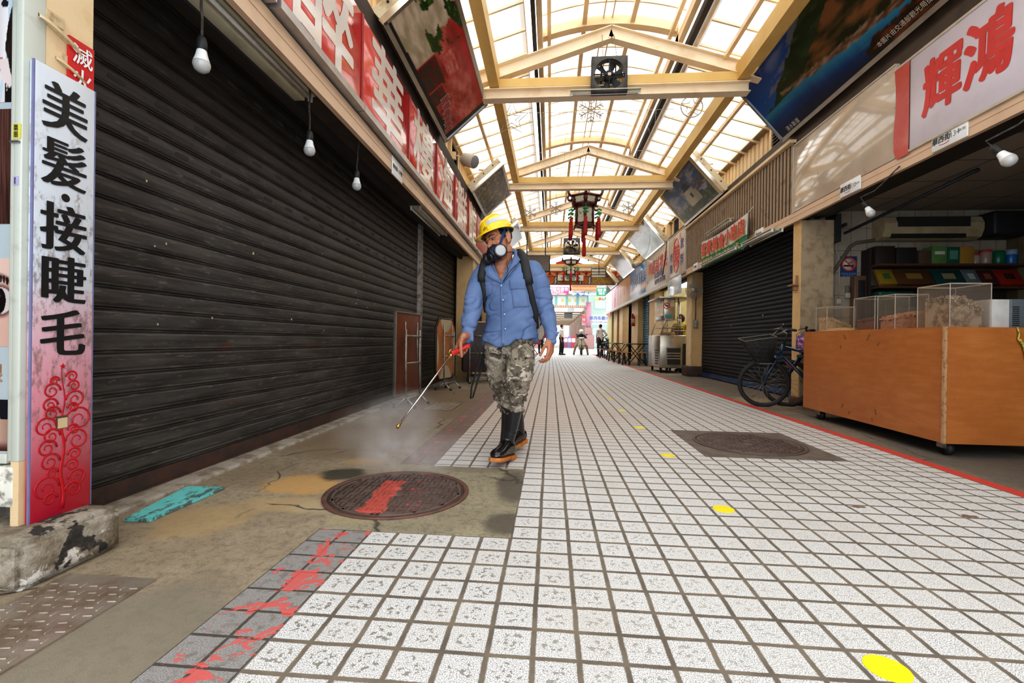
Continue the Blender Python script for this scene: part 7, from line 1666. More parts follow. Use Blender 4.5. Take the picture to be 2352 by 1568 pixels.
# palace lanterns
LW_ = M('dark_red_lacquer', (.10, .018, .012), .35, coat=.3, vary=((.06, .012, .010), 8, .4, .7)); GL_ = M('painted_lantern_glass', (.62, .60, .48), .4, vary=((.22, .34, .16), 16, .56, .66)); RT = M('scarlet_tassel_thread', (.45, .010, .010), .6, vary=((.30, .005, .006), 40, .4, .7)); GB = M('green_tassel_bead', (.01, .32, .10), .35)
def lantern(label, loc, s):
    t = thing('palace_lantern', label, 'lantern', loc, 0, 'six-sided palace lanterns'); n = 6
    def hexa(r, z, rot=pi / 6 * 0): return [V((r * cos(2 * pi * k / n + rot), r * sin(2 * pi * k / n + rot), z)) * s for k in range(n)]
    rot = pi / 6 + .0
    def frame_panel(mb, r0, z0, r1, z1, w):
        a, b = hexa(r0, z0, rot), hexa(r1, z1, rot)
        for k in range(n):
            mb.tube([a[k], b[k]], w * s, 6); mb.tube([a[k], a[(k + 1) % n]], w * s, 6); mb.tube([b[k], b[(k + 1) % n]], w * s, 6)
    mb = MB(); frame_panel(mb, .255, -.19, .30, -.03, .026); frame_panel(mb, .20, -.62, .20, -.22, .022); 
    for (r0, z0, r1, z1) in ((.31, -.01, .24, .02), (.27, -.21, .20, -.225), (.24, -.63, .20, -.60)):
        mb.loft([hexa(r0, z0, rot), hexa(r1, z1, rot)])
    for k in range(n):
        a = 2 * pi * k / n + rot; d = V((cos(a), sin(a), 0)); mb.tube([(d * .30 + V((0, 0, -.05))) * s, (d * .37 + V((0, 0, -.03))) * s, (d * .41 + V((0, 0, .04))) * s, (d * .36 + V((0, 0, .07))) * s, (d * .385 + V((0, 0, .02))) * s], [.028 * s, .03 * s, .026 * s, .018 * s, .008 * s], 6)
        mb.tube([(d * .21 + V((0, 0, -.22))) * s, (d * .29 + V((0, 0, -.27))) * s, (d * .31 + V((0, 0, -.23))) * s], [.02 * s, .018 * s, .008 * s], 6)
        mb.tube([(d * .20 + V((0, 0, -.62))) * s, (d * .25 + V((0, 0, -.66))) * s, (d * .23 + V((0, 0, -.69))) * s], [.018 * s, .015 * s, .008 * s], 6)
    mb.build('lacquer_frame', LW_, t, True)
    mb = MB()
    for r0, z0, r1, z1, ins in ((.25, -.18, .295, -.04, .20), (.195, -.61, .195, -.23, .20)):
        a, b = hexa(r0, z0, rot), hexa(r1, z1, rot)
        for k in range(n):
            k2 = (k + 1) % n; mb.add([a[k], a[k2], b[k2], b[k]], [(0, 1, 2, 3)], 1)
            q = [a[k].lerp(a[k2], u).lerp(b[k].lerp(b[k2], u), v) * 1.012 for u, v in ((.2, .12), (.8, .12), (.86, .25), (.80, .5), (.86, .75), (.8, .88), (.2, .88), (.14, .75), (.2, .5), (.14, .25))]; mb.add(q, [tuple(range(10))], 0)
    mb.build('painted_panels', [GL_, LW_], t, True)
    mb = MB(); mb.tube([V((0, 0, .0)) * s, V((0, 0, .16)) * s], .01 * s, 6); mb.lathe([(.10 * s, .02 * s), (.03 * s, .07 * s), (.02 * s, .10 * s)], n=12); mb.build('hanger', BLACK, t, True)
    for k in range(n + 1):
        a = 2 * pi * k / n + rot; d = V((cos(a), sin(a), 0)) * (.325 if k < n else 0); z = -.27 if k < n else -.64
        mb = MB(); p = lambda dz: (d + V((0, 0, z + dz))) * s; mb.tube([p(-.22), p(-.25), p(-.30), p(-.55), p(-.62)], [.008 * s, .040 * s, .034 * s, .043 * s, .036 * s], 10); tz = mb.build('tassel', RT, t, True)
        mb = MB(); mb.tube([p(0), p(-.22)], .004 * s, 5)
        for q in (-.07, -.14): mb.tube([p(q) - V((.055 * s, 0, .01 * s)), p(q + .02), p(q) + V((.055 * s, 0, -.01 * s))], .018 * s, 6)
        mb.build('tassel_beads', GB, tz, True)
    return t
L1 = lantern('red lacquer palace lantern with red tassels, nearest under the roof', (.745, 10.9, 4.20), 1.12)
dup(L1, (.86, 21.2, 4.50), None, 'red lacquer palace lantern farther down the arcade')
mb = MB(); mb.tube([(.745, 10.9, 4.38), (.74, 10.2, 4.20)], .006, 5); mb.tube([(.745, 10.9, 4.38), (.745, 10.9, 4.75)], .006, 5); tag(mb.build('hanging_cable', BLACK), 'short black cable holding the near palace lantern', 'cable')
mb = MB(); mb.tube([(.86, 21.2, 4.68), (.86, 21.2, 5.2)], .008, 5); tag(mb.build('hanging_cable', BLACK), 'short black cable holding the far palace lantern', 'cable')
# hanging screens
t = thing('hanging_monitor', 'dark television screen hanging from two black rods behind the man', 'television', (-.43, 14, 2.9)); mb = MB(); mb.bbox((-.82, 13.97, 2.88), (-.05, 14.03, 3.39), .012); mb.build('bezel', BLACK, t)
mb = MB(); mb.box((-.79, 13.962, 2.91), (-.08, 13.972, 3.36)); mb.build('screen', M('dusty_dark_screen', (.13, .10, .075), .18, coat=.4), t); mb = MB(); mb.tube([(-.76, 14, 3.39), (-.76, 14, 4.19)], .016, 6); mb.tube([(-.20, 14, 3.39), (-.20, 14, 4.19)], .016, 6); mb.tube([(-.85, 14, 4.19), (-.12, 14, 4.19)], .018, 6); mb.build('rods', BLACK, t)
t = thing('hanging_menu_board', 'small pale board with black frame hanging on one black rod', 'hanging board', (2.05, 20.4, 3.6)); mb = MB(); mb.box((1.72, 20.38, 3.60), (2.35, 20.42, 3.99)); mb.build('board_face', M('cream_board', (.72, .64, .50), .5), t); mb = MB()
for z in (3.60, 3.73, 3.85, 3.99): mb.tube([(1.72, 20.37, z), (2.35, 20.37, z)], .012, 5)
for x in (1.72, 2.35): mb.tube([(x, 20.37, 3.6), (x, 20.37, 3.99)], .014, 5)
mb.tube([(2.05, 20.36, 3.75), (2.05, 20.4, 4.7)], .014, 5); mb.build('black_frame', BLACK, t)
# ------------------------------------------------------------------ wall fan, extinguisher, boxes on the right
t = thing('wall_fan', 'grey wire-cage wall fan on the pillar beside the blue-black shutter', 'fan', (3.34, 11.2, 2.05)); ax = V((-.55, -.83, -.05)).normalized(); q = ax.to_track_quat('Z', 'Y').to_matrix().to_4x4(); q.translation = V((3.35, 11.2, 2.05))
mb = MB()
for i in range(36):
    a = 2 * pi * i / 36; mb.tube([q @ V((r * cos(a), r * sin(a), z)) for r, z in ((.03, .085), (.12, .08), (.19, .04), (.20, 0), (.17, -.05), (.05, -.07))], .0022, 4)
for r, z in ((.20, 0), (.12, .08), (.16, .062)): mb.tube([q @ V((r * cos(2 * pi * i / 28), r * sin(2 * pi * i / 28), z)) for i in range(28)], .005, 5, closed=True)
mb.build('wire_cage', M('grey_cage_wire', (.38, .33, .27), .45, .4), t); mb = MB()
for k in range(3):
    a = 2 * pi * k / 3; mb.add([q @ V(p) for p in ((.03 * cos(a), .03 * sin(a), .01), (.16 * cos(a - .4), .16 * sin(a - .4), -.01), (.17 * cos(a + .1), .17 * sin(a + .1), .02), (.14 * cos(a + .5), .14 * sin(a + .5), .035))], [(0, 1, 2, 3)])
mb.build('blades', M('smoky_fan_blade', (.30, .26, .21), .35), t); mb = MB(); mb.cyl(q @ V((0, 0, .09)), q @ V((0, 0, -.16)), .045, n=14); mb.tube([q @ V((0, 0, -.14)), (3.44, 11.36, 1.92), (3.46, 11.42, 1.85)], .02, 6); mb.build('motor_arm', M('beige_fan_plastic', (.48, .40, .30), .4), t)
t = thing('fire_extinguisher', 'red fire extinguisher hung on the far right pillar', 'fire extinguisher', (3.32, 19.1, 1.45)); mb = MB(); mb.lathe([(.06, 0), (.075, .02), (.075, .38), (.05, .44), (.02, .46)], (3.31, 19.1, 1.45), 18); mb.build('cylinder', M('extinguisher_red', (.50, .015, .012), .3), t); mb = MB(); mb.bbox((3.28, 19.07, 1.90), (3.33, 19.14, 1.96), .008); mb.tube([(3.30, 19.08, 1.93), (3.24, 19.0, 1.85), (3.235, 19.0, 1.6)], .012, 6); mb.build('valve_hose', BLACK, t); mb = MB(); mb.lathe([(.0765, .12), (.0765, .30)], (3.31, 19.1, 1.45), 18); mb.build('paper_label', M('label_paper', (.60, .55, .48), .5), t)
# ------------------------------------------------------------------ food cart and its keeper
SS = M('scratched_stainless', (.46, .41, .34), .30, .9, vary=((.34, .29, .23), 5, .4, .7))
def food_cart():
    t = thing('food_cart', 'stainless steel food cart with a glass display case beside the ochre pillar', 'food cart', (3.2, 13.1, 0))
    mb = MB(); mb.bbox((2.86, 12.46, .13), (3.54, 13.85, 1.0), .02); mb.build('cabinet', SS, t)
    mb = MB(); mb.box((3.06, 12.45, .22), (3.40, 12.462, .66)); mb.box((3.46, 12.45, .15), (3.545, 12.47, .78)); p = mb.build('dark_opening', BLACK, t); mb = MB()
    for z in (.44, .51, .37): mb.box((3.04, 12.43, z), (3.42, 12.455, z + .03))
    mb.box((3.03, 12.44, .20), (3.06, 12.46, .68)); mb.box((3.40, 12.44, .20), (3.43, 12.46, .68)); mb.build('drawer_bars', SS, p)
    mb = MB()
    for i in range(6): mb.box((2.853, 12.6, .22 + i * .07), (2.862, 12.95, .255 + i * .07))
    mb.build('side_vents', BLACK, t)
    mb = MB(); prof = [(12.48, 1.0), (12.48, 1.40), (13.6, 1.40), (13.6, 1.0)]
    for y in (12.48, 13.58): mb.prism([(2.88, 1.0), (3.34, 1.0), (3.34, 1.42), (3.02, 1.42)], 'y', y, y + .012, 0)
    mb.add([(2.88, 12.48, 1.0), (3.02, 12.48, 1.42), (3.02, 13.59, 1.42), (2.88, 13.59, 1.0)], [(0, 1, 2, 3)]); mb.build('glass_case', ACR, t)
    mb = MB(); 
    for y in (12.478, 13.59): mb.tube([(2.88, y, 1.0), (3.02, y, 1.42), (3.34, y, 1.42), (3.34, y, 1.0)], .014, 6); mb.tube([(2.93, y, 1.2), (3.34, y, 1.2)], .010, 6)
    mb.tube([(3.02, 12.48, 1.42), (3.02, 13.59, 1.42)], .014, 6); mb.box((2.93, 12.5, 1.195), (3.33, 13.57, 1.205)); mb.box((3.02, 12.5, 1.41), (3.34, 13.59, 1.425)); mb.build('case_frame', SS, t)
    mb = MB(); mb.bbox((2.98, 12.55, 1.43), (3.28, 13.55, 1.97), .01); mb.bbox((2.82, 12.4, 1.97), (3.72, 13.8, 2.01), .008); mb.build('upper_cabinet', SS, t)
    mb = MB(); mb.box((2.972, 12.6, 1.52), (2.981, 13.4, 1.90)); mb.build('price_list', M('backlit_menu', (.75, .62, .42), .4, vary=((.55, .30, .16), 12, .52, .6)), t)
    mb = MB()
    for x, y in ((3.34, 12.5), (3.70, 12.5), (3.70, 13.7)): mb.tube([(x, y, 1.0 if x < 3.5 else .1), (x, y, 1.97)], .018, 6)
    for z in (1.26, 1.12): mb.tube([(3.2, 12.47, z), (3.52, 12.47, z)], .012, 5)
    mb.tube([(3.40, 12.47, 1.05), (3.40, 12.47, 1.42)], .012, 5); mb.build('posts', SS, t)
    mb = MB(); mb.tube([(3.05 + .075 * cos(2 * pi * i / 20), 12.545, 1.78 + .075 * sin(2 * pi * i / 20)) for i in range(20)], .012, 6, closed=True); mb.tube([(3.0, 12.545, 1.83), (3.1, 12.545, 1.73)], .011, 5); s = mb.build('no_dogs_sticker', M('poster_red', (.60, .03, .02), .5), t)
    mb = MB(); mb.box((3.01, 12.546, 1.765), (3.09, 12.548, 1.80)); mb.box((3.16, 12.546, 1.76), (3.25, 12.548, 1.94), 1); mb.build('sticker_print', [INK, M('sticker_beige', (.62, .50, .36), .5)], s); mb = MB(); mb.bbox((3.02, 12.54, 1.46), (3.18, 12.55, 1.54), .02); mb.build('blue_label', M('blue_label', (.03, .25, .36), .4), t)
    for x, y in ((2.93, 12.6), (3.08, 12.55), (2.95, 13.7), (3.45, 13.7), (3.45, 12.6)): mb = MB(); mb.cyl((x - .02, y, .06), (x + .02, y, .06), .06, n=16); mb.box((x - .03, y - .03, .10), (x + .03, y + .03, .14)); mb.build('castor', RUBF, t)
    mb = MB(); rnd = random.Random(3)
    for i in range(26): mb.ell((3.0 + .3 * rnd.random(), 12.56 + .6 * rnd.random(), 1.03 + .03 * rnd.random()), (.05, .06, .028), 8, 6)
    tag(mb.build('snack_pile', M('fried_snack', (.62, .33, .12), .6, vary=((.70, .48, .22), 20, .4, .6))), 'golden fried snacks piled inside the glass case of the food cart', 'food', kind='stuff')
food_cart()
def figure(label, loc, rot, pose, shirt, trous, shoes=(.02, .018, .016), hair=(.015, .012, .01), vox=.011, longhair=False, extra=None, s=1.0, sleeve=.62):
    """standing or sitting person; local frame faces -y; pose = dict of joints"""
    t = thing('person', label, 'person', loc, rot); J = {k: V(v) * s for k, v in pose.items()}; col = lambda n, c: M('%s_%03d%03d%03d' % (n, int(c[0] * 99), int(c[1] * 99), int(c[2] * 99)), c, .8)
    mb = MB(); h = J['head']; mb.ell(h + V((0, 0, .03)) * s, (.075 * s, .09 * s, .10 * s)); mb.ell(h + V((0, -.025, -.05)) * s, (.055 * s, .065 * s, .07 * s)); mb.caps(h + V((0, -.085, .0)) * s, h + V((0, -.095, -.025)) * s, .011 * s, .014 * s, 8)
    for q in (-1, 1): mb.ell(h + V((q * .076, .0, -.01)) * s, (.012, .02, .032))
    mb.caps(h + V((0, .01, -.08)) * s, J['neck'], .05 * s, .055 * s); mb.caps(J['neck'], J['pelvis'], .09 * s, .10 * s)
    for a in 'LR':
        mb.caps(J['neck'] - V((0, 0, .04)) * s, J['sh' + a], .055 * s, .05 * s); mb.caps(J['sh' + a], J['el' + a], .045 * s, .036 * s); mb.caps(J['el' + a], J['ha' + a], .036 * s, .026 * s); d = (J['ha' + a] - J['el' + a]).normalized()
        mb.caps(J['ha' + a], J['ha' + a] + d * .08 * s, .030 * s, .026 * s); 
        for k in range(4): o = V((.018 * (k - 1.5), .010 * (k - 1.5), 0)) * s; mb.caps(J['ha' + a] + d * .07 * s + o, J['ha' + a] + d * (.15 - .01 * abs(k - 1)) * s + o * 1.2 + V((0, -.015, 0)) * s, .010 * s, .008 * s, 6)
        mb.caps(J['ha' + a] + d * .02 * s, J['ha' + a] + d * .08 * s + V((0, -.035, 0)) * s, .012 * s, .009 * s, 6)
        if 'hip' + a in J: mb.caps(J['hip' + a], J['kn' + a], .075 * s, .055 * s); mb.caps(J['kn' + a], J['an' + a], .052 * s, .036 * s)
    link('body', remeshed(mb, vox, 2), SKIN, t, True, False)
    mb = MB(); mb.caps(J['neck'] - V((0, 0, .05)) * s, J['pelvis'] + V((0, 0, .16)) * s, .125 * s, .135 * s); mb.caps(J['pelvis'] + V((0, 0, .2)) * s, J['pelvis'] + V((0, 0, .02)) * s, .14 * s, .15 * s)
    for a in 'LR': mb.caps(J['neck'] - V((0, 0, .06)) * s, J['sh' + a], .075 * s, .068 * s); mb.caps(J['sh' + a], J['sh' + a].lerp(J['el' + a], sleeve * 1.3), .066 * s, .062 * s)
    link('shirt', remeshed(mb, vox * 1.2, 3), col('shirt', shirt), t, True, False)
    if 'hipL' in J:
        mb = MB(); mb.caps(J['pelvis'] + V((-.06, 0, 0)) * s, J['pelvis'] + V((.06, 0, 0)) * s, .135 * s, .135 * s)
        for a in 'LR': mb.caps(J['hip' + a], J['kn' + a], .10 * s, .078 * s); mb.caps(J['kn' + a], J['an' + a] + V((0, 0, .0)), .076 * s, .062 * s)
        link('trousers', remeshed(mb, vox * 1.2, 3), col('trousers', trous), t, True, False)
        for a in 'LR': mb = MB(); q = J['an' + a]; mb.bbox((q.x - .045 * s, q.y - .19 * s, q.z - .085 * s), (q.x + .045 * s, q.y + .07 * s, q.z - .01), .03, seg=3); mb.build('shoe', col('shoe', shoes), t, True)
    mb = MB(); mb.ell(h + V((0, .018, .048)) * s, (.085 * s, .094 * s, .098 * s))
    if longhair: mb.ell(h + V((0, .02, .01)) * s, (.115 * s, .10 * s, .13 * s))
    me = mb.mesh('hair'); bm = bmesh.new(); bm.from_mesh(me); bmesh.ops.delete(bm, geom=[f for f in bm.faces if (lambda c: c.y < h.y - .045 * s and c.z < h.z + .055 * s or (c.z < h.z - (.10 if longhair else .02) * s))(f.calc_center_median())], context='FACES'); bm.to_mesh(me); bm.free(); link('hair', me, col('hair', hair), t, True)
    for q in (-1, 1): mb = MB(); mb.ell(h + V((q * .03, -.083, .022)) * s, (.012 * s, .008 * s, .007 * s), 8, 6); mb.build('eye', INK, t, True)
    if extra: extra(t, J, h, s)
    return t
def stand(lean=0, armL=(.22, -.02, .82), armR=(-.22, -.02, .82), elL=(.235, .02, 1.10), elR=(-.235, .02, 1.10), step=.06):
    return dict(head=(0, -.02, 1.56), neck=(0, 0, 1.42), pelvis=(0, 0, .92), shL=(.185, 0, 1.36), shR=(-.185, 0, 1.36), elL=elL, elR=elR, haL=armL, haR=armR, hipL=(.085, 0, .88), knL=(.09, -step, .49), anL=(.09, -step * .6, .09), hipR=(-.085, 0, .88), knR=(-.09, step * .3, .49), anR=(-.095, step, .09))
def facemask(t, J, h, s): mb = MB(); mb.ell(h + V((0, -.052, -.045)) * s, (.058 * s, .062 * s, .052 * s), 14, 9); mb.build('face_mask', M('white_face_mask', (.72, .70, .66), .7), t, True)
def apron(t, J, h, s): facemask(t, J, h, s); mb = MB(); mb.bbox((-.13, -.175, .55), (.13, -.14, 1.20), .02); mb.build('apron', M('brown_apron', (.16, .07, .05), .7), t, True)
figure('woman vendor in a yellow top and white face mask behind the food cart', (3.60, 13.15, 0), radians(-40), dict(stand(elR=(-.27, -.10, 1.12), armR=(-.22, -.34, 1.02), elL=(.24, -.05, 1.12), armL=(.20, -.26, 1.0)), head=(0, -.05, 1.555)), (.62, .46, .015), (.10, .05, .045), longhair=True, hair=(.02, .012, .01), extra=apron, s=.94, sleeve=.35)
def belt_bag(t, J, h, s): facemask(t, J, h, s); mb = MB(); mb.bbox((.10, .02, .80), (.24, .16, 1.0), .04); mb.build('waist_bag', M('dark_bag', (.03, .035, .04), .6), t, True)
figure('man in white shirt and black trousers standing left of the scooter rider', (.62, 26.9, 0), radians(78), stand(armR=(-.24, -.04, .82)), (.72, .70, .66), (.012, .012, .013), extra=facemask, s=1.04)
figure('man in a white shirt with one hand on his hip by the far scooters', (2.72, 25.7, 0), radians(205), stand(elR=(-.33, .10, 1.12), armR=(-.17, -.02, .99)), (.72, .70, .66), (.03, .03, .032), extra=belt_bag, s=1.04)
figure('person in a turquoise top and black trousers far behind the walking man', (-.62, 28.9, 0), radians(185), stand(), (.02, .36, .38), (.012, .012, .014), s=1.0)
# ------------------------------------------------------------------ scooters
def scooter(label, loc, rot, body, dark=False):
    t = thing('scooter', label, 'scooter', loc, rot); BC = M('scooter_body_%d' % int(body[0] * 99), body, .25, coat=.4); mb = MB()   # local: faces -y
    rings = []
    for z, y, w, d in ((.30, -.36, .10, .10), (.45, -.36, .17, .10), (.62, -.34, .20, .11), (.78, -.30, .16, .09), (.90, -.26, .13, .08), (.98, -.24, .20, .09), (1.05, -.22, .12, .07)): rings.append([V((w * cos(2 * pi * k / 20), y + d * sin(2 * pi * k / 20), z)) for k in range(20)])
    mb.loft(rings); rings = []
    for y, z, w, h in ((-.10, .38, .14, .10), (.10, .42, .17, .14), (.35, .58, .19, .20), (.62, .66, .17, .16), (.85, .72, .09, .07)): rings.append([V((w * cos(2 * pi * k / 20), y, z + h * sin(2 * pi * k / 20))) for k in range(20)])
    mb.loft(rings); mb.bbox((-.16, -.32, .30), (.16, .12, .36), .03); mb.build('body_panels', BC, t, True)
    mb = MB(); mb.bbox((-.13, .0, .76), (.13, .66, .86), .05, seg=3); mb.build('seat', M('black_vinyl', (.02, .02, .021), .5), t, True)
    for y in (-.58, .68): mb = MB(); mb.tube([(0, y + .19 * cos(2 * pi * k / 24), .245 + .19 * sin(2 * pi * k / 24)) for k in range(24)], .055, 10, closed=True); w = mb.build('wheel', RUBF, t, True); mb = MB(); mb.cyl((-.04, y, .245), (.04, y, .245), .14, n=16); mb.build('hub', STEEL, w, True)
    mb = MB(); mb.bbox((-.09, -.78, .40), (.09, -.40, .47), .04, seg=3); mb.build('mudguard', BLACK if dark else M('dark_grey_mudguard', (.04, .04, .04), .4), t, True)
    mb = MB(); mb.tube([(0, -.56, .25), (0, -.30, .95)], .03, 8); mb.tube([(-.34, -.14, 1.03), (-.12, -.22, 1.03), (.12, -.22, 1.03), (.34, -.14, 1.03)], .018, 8); mb.build('handlebar', BLACK, t, True)
    mb = MB(); mb.ell((0, -.335, .985), (.12, .03, .05)); mb.ell((-.14, -.44, .62), (.05, .02, .03)); mb.ell((.14, -.44, .62), (.05, .02, .03)); mb.build('headlamp', M('lamp_glass', (.55, .58, .60), .1, coat=.6), t, True)
    for q in (-1, 1): mb = MB(); mb.tube([(q * .24, -.18, 1.03), (q * .27, -.20, 1.16)], .008, 5); mb.ell((q * .29, -.20, 1.20), (.06, .015, .035)); mb.build('mirror', BLACK, t, True)
    mb = MB(); mb.box((-.09, -.435, .30), (.09, -.425, .40)); mb.build('number_board', M('pale_board', (.5, .5, .48), .5), t, True)
scooter('cream scooter with a helmeted rider facing the camera in the far street', (1.80, 27.5, 0), radians(-2), (.42, .36, .25)); scooter('dark scooter parked at the far right beside the tables', (3.25, 27.6, 0), radians(20), (.03, .04, .045), True)
def helm(t, J, h, s): mb = MB(); mb.ell(h + V((0, .01, .055)) * s, (.125, .14, .115), 18, 12); mb.bbox(h + V((-.10, -.18, .03)), h + V((.10, -.10, .045)), .01); mb.build('white_helmet', M('white_helmet_shell', (.74, .74, .72), .2, coat=.5), t, True); facemask(t, J, h, s)
figure('scooter rider in a black shirt and white helmet in the far street', (1.80, 27.75, 0), 0, dict(head=(0, -.04, 1.36), neck=(0, 0, 1.22), pelvis=(0, .12, .84), shL=(.19, 0, 1.15), shR=(-.19, 0, 1.15), elL=(.30, -.18, 1.0), elR=(-.30, -.18, 1.0), haL=(.30, -.42, 1.02), haR=(-.30, -.42, 1.02), hipL=(.12, .10, .80), knL=(.32, -.10, .52), anL=(.40, -.05, .09), hipR=(-.12, .10, .80), knR=(-.32, -.10, .52), anR=(-.42, -.05, .09)), (.012, .014, .02), (.30, .24, .17), extra=helm)
# ------------------------------------------------------------------ tables and stools outside the far shops
def far_table(label, loc, rot=0):
    t = thing('folding_table', label, 'table', loc, rot); mb = MB(); mb.bbox((-.36, -.52, .72), (.36, .52, .755), .008); mb.build('table_top', M('black_table_top', (.02, .018, .016), .35), t, True)
    for y in (-.38, .38):
        mb = MB(); mb.tube([(-.30, y, .01), (.26, y, .72)], .016, 6); mb.tube([(.30, y, .01), (-.26, y, .72)], .016, 6); mb.build('leg', BLACK, t, True)
    return t
ft = far_table('black folding table nearest the food cart', (3.05, 17.0, 0)); dup(ft, (3.0, 20.2, 0), 0, 'black folding table farther along the right side'); dup(ft, (2.95, 23.3, 0), 0, 'black folding table farthest along the right side'); dup(ft, (-1.05, 27.2, 0), 0, 'black folding table far behind the walking man')
st = thing('stool', 'black round stool with an orange seat at the nearest black table', 'stool', (2.62, 16.35, 0), 0, 'stools around the black tables'); mb = MB(); mb.lathe([(.02, .455), (.16, .45), (.165, .435), (.15, .425), (.02, .425)], n=20); mb.build('seat', M('orange_brown_seat', (.42, .15, .06), .45), st, True)
for k in range(4):
    a = pi / 4 + pi / 2 * k; mb = MB(); mb.tube([(.11 * cos(a), .11 * sin(a), .43), (.17 * cos(a), .17 * sin(a), .0)], .016, 6); mb.build('leg', BLACK, st, True)
mb = MB(); mb.tube([(.145 * cos(pi / 4 + pi / 2 * k), .145 * sin(pi / 4 + pi / 2 * k), .18) for k in range(4)], .010, 6, closed=True); mb.build('foot_ring', BLACK, st, True)
for x, y, lab in ((2.60, 17.1, 'second stool along the aisle side of the nearest black table'), (3.12, 16.05, 'stool between the nearest black table and the food cart'), (2.58, 18.3, 'stool between the first and second black tables'), (2.55, 19.6, 'stool on the aisle side of the second black table'), (2.62, 20.9, 'stool at the far corner of the second black table'), (2.5, 22.6, 'stool at the near corner of the farthest black table'), (2.55, 23.9, 'stool at the far corner of the farthest black table')): dup(st, (x, y, 0), None, 'black round stool, ' + lab)
# ------------------------------------------------------------------ painted gate beam at the end of the arcade
def paint_beam(name, label, y, x0, x1, z0, z1, fn, nu=120, nv=24, thick=.3):
    t = thing(name, label, 'gate beam', ((x0 + x1) / 2, y, z0)); mb = MB(); mb.box((x0, y, z0), (x1, y + thick, z1)); mb.build('beam', M('red_lacquer_beam', (.36, .03, .02), .5), t); picture('painted_front', fn, (x0, y - .006, z0), (x1 - x0, 0, 0), (0, 0, z1 - z0), nu, nv, t, picture_mat('painted_beam_colours', .5, .1)); return t
def pb(u, v):
    if v > .60:
        c = (.78, .40, .16); w = (u * 14) % 1
        if abs(v - .80 - .10 * sin(u * 44)) < .035: c = (.92, .72, .48)
        if (w - .5) ** 2 * 30 + ((v - .8) / .14) ** 2 < 1: c = (.45, .16, .10)
        if v > .93 or v < .63: c = (.55, .10, .08)
        return c
    q = (u * 3.0) % 1; zz = abs(((v * 4) % 1) - .5) * .06
    if v < .05 or v > .56: return (.45, .10, .08)
    for k, cc in ((.10, (.12, .34, .20)), (.135, (.85, .82, .65)), (.17, (.15, .25, .50)), (.83, (.15, .25, .50)), (.865, (.85, .82, .65)), (.90, (.12, .34, .20))):
        if abs(q - k - zz + .015) < .0185: return cc
    if .2 < q < .8: return mixc((.72, .60, .20), (.20, .42, .30), sst(.0, .3, nz(u * 60, v * 18))) if nz(u * 40 + 5, v * 14) < .32 else (.78, .30, .16)
    return mixc((.80, .45, .15), (.60, .22, .10), sst(-.1, .3, nz(u * 80, v * 20, 3)))
paint_beam('painted_gate_beam', 'painted red, gold and green temple-style beam across the end of the arcade', 22.95, -1.7, 3.3, 3.60, 4.26, pb, 220, 30)
mb = MB(); mb.prism([(-.75, 4.36), (.0, 4.36), (.0, 4.60)], 'y', 22.86, 22.9); mb.prism([(.2, 4.36), (2.25, 4.36), (1.9, 4.50), (.75, 4.85), (.2, 4.68)], 'y', 22.86, 22.9); struct(mb.build('trim_gable_red_infill', M('gable_red', (.42, .02, .015), .5)))
mb = MB(); mb.box((-1.6, 22.7, 4.24), (3.2, 22.84, 4.36)); struct(mb.build('roof_end_beam', CREAM2)); mb = MB(); mb.box((.3, 22.80, 3.78), (1.55, 22.86, 4.05)); o = mb.build('direction_board', M('pale_direction_board', (.70, .72, .62), .4)); tag(o, 'pale direction board with green characters in front of the painted beam', 'sign')
lettering('lettering', [(('← 華西 →', (.92, 22.79, 3.92), (1, 0, 0), (0, 0, 1), .22), dict(bold=.01))], M('green_print', (.02, .22, .12), .5), o)
# second gate across the road
YG = 50
def W_(px, py, Y=YG): return at(px, py, Y)
def pb2(u, v):
    c = (.86, .90, .84)
    if v > .8: c = (.55, .78, .72) if (u * 30) % 1 < .6 else (.85, .80, .55)
    elif v < .16: c = (.80, .45, .42) if (u * 26) % 1 < .5 else (.86, .80, .60)
    elif abs(((u * 5) % 1) - .5) > .38: c = (.50, .74, .70)
    elif abs(v - .5) < .12 and (u * 8) % 1 < .4: c = (.86, .80, .40)
    return tuple(k * .72 for k in c)
a, b = W_(1228, 705), W_(1352, 655); paint_beam('painted_gate_beam', 'pale painted beams of the second gate far beyond the road', YG, a.x, b.x, a.z, b.z - .9, pb2, 100, 30, .6)
t = thing('gate_banner', 'pink banner with white market lettering on the far gate', 'banner', tuple(W_(1281, 676, 49.6))); a, b = W_(1240, 677, 49.6), W_(1307, 659, 49.6); mb = MB(); mb.box((a.x, 49.6, a.z), (b.x, 49.68, b.z)); mb.build('banner_sheet', M('bright_pink_banner', (.34, .035, .13), .5), t); c = (a + b) / 2
lettering('lettering', [(('華西街觀光夜市', (c.x, 49.58, c.z + .18), (1, 0, 0), (0, 0, 1), .42), dict(bold=.02)), (('TAIPEI HUAXI ST.', (c.x + .1, 49.58, c.z - .12), (1, 0, 0), (0, 0, 1), .24), dict(bold=.01)), (('TOURIST NIGHT MARKET', (c.x, 49.58, c.z - .33), (1, 0, 0), (0, 0, 1), .22), dict(bold=.01))], WHITE, t)
t = thing('gate_roof', 'orange tiled roof of the far gate over blue brackets', 'roof', tuple(W_(1345, 665, 49))); a, b = W_(1314, 668, 49), W_(1372, 656, 49); mb = MB()
for i in range(22): x = a.x + (b.x - a.x) * i / 21; mb.tube([(x, 48.6, a.z), (x, 49.6, b.z)], .075, 6)
mb.box((a.x, 49.5, b.z - .1), (b.x, 49.8, b.z + .1)); mb.build('roof_tiles', M('orange_glazed_tile', (.36, .14, .03), .3, coat=.3), t); mb = MB(); mb.box((a.x, 48.9, a.z - .45), (b.x, 49.3, a.z - .05))
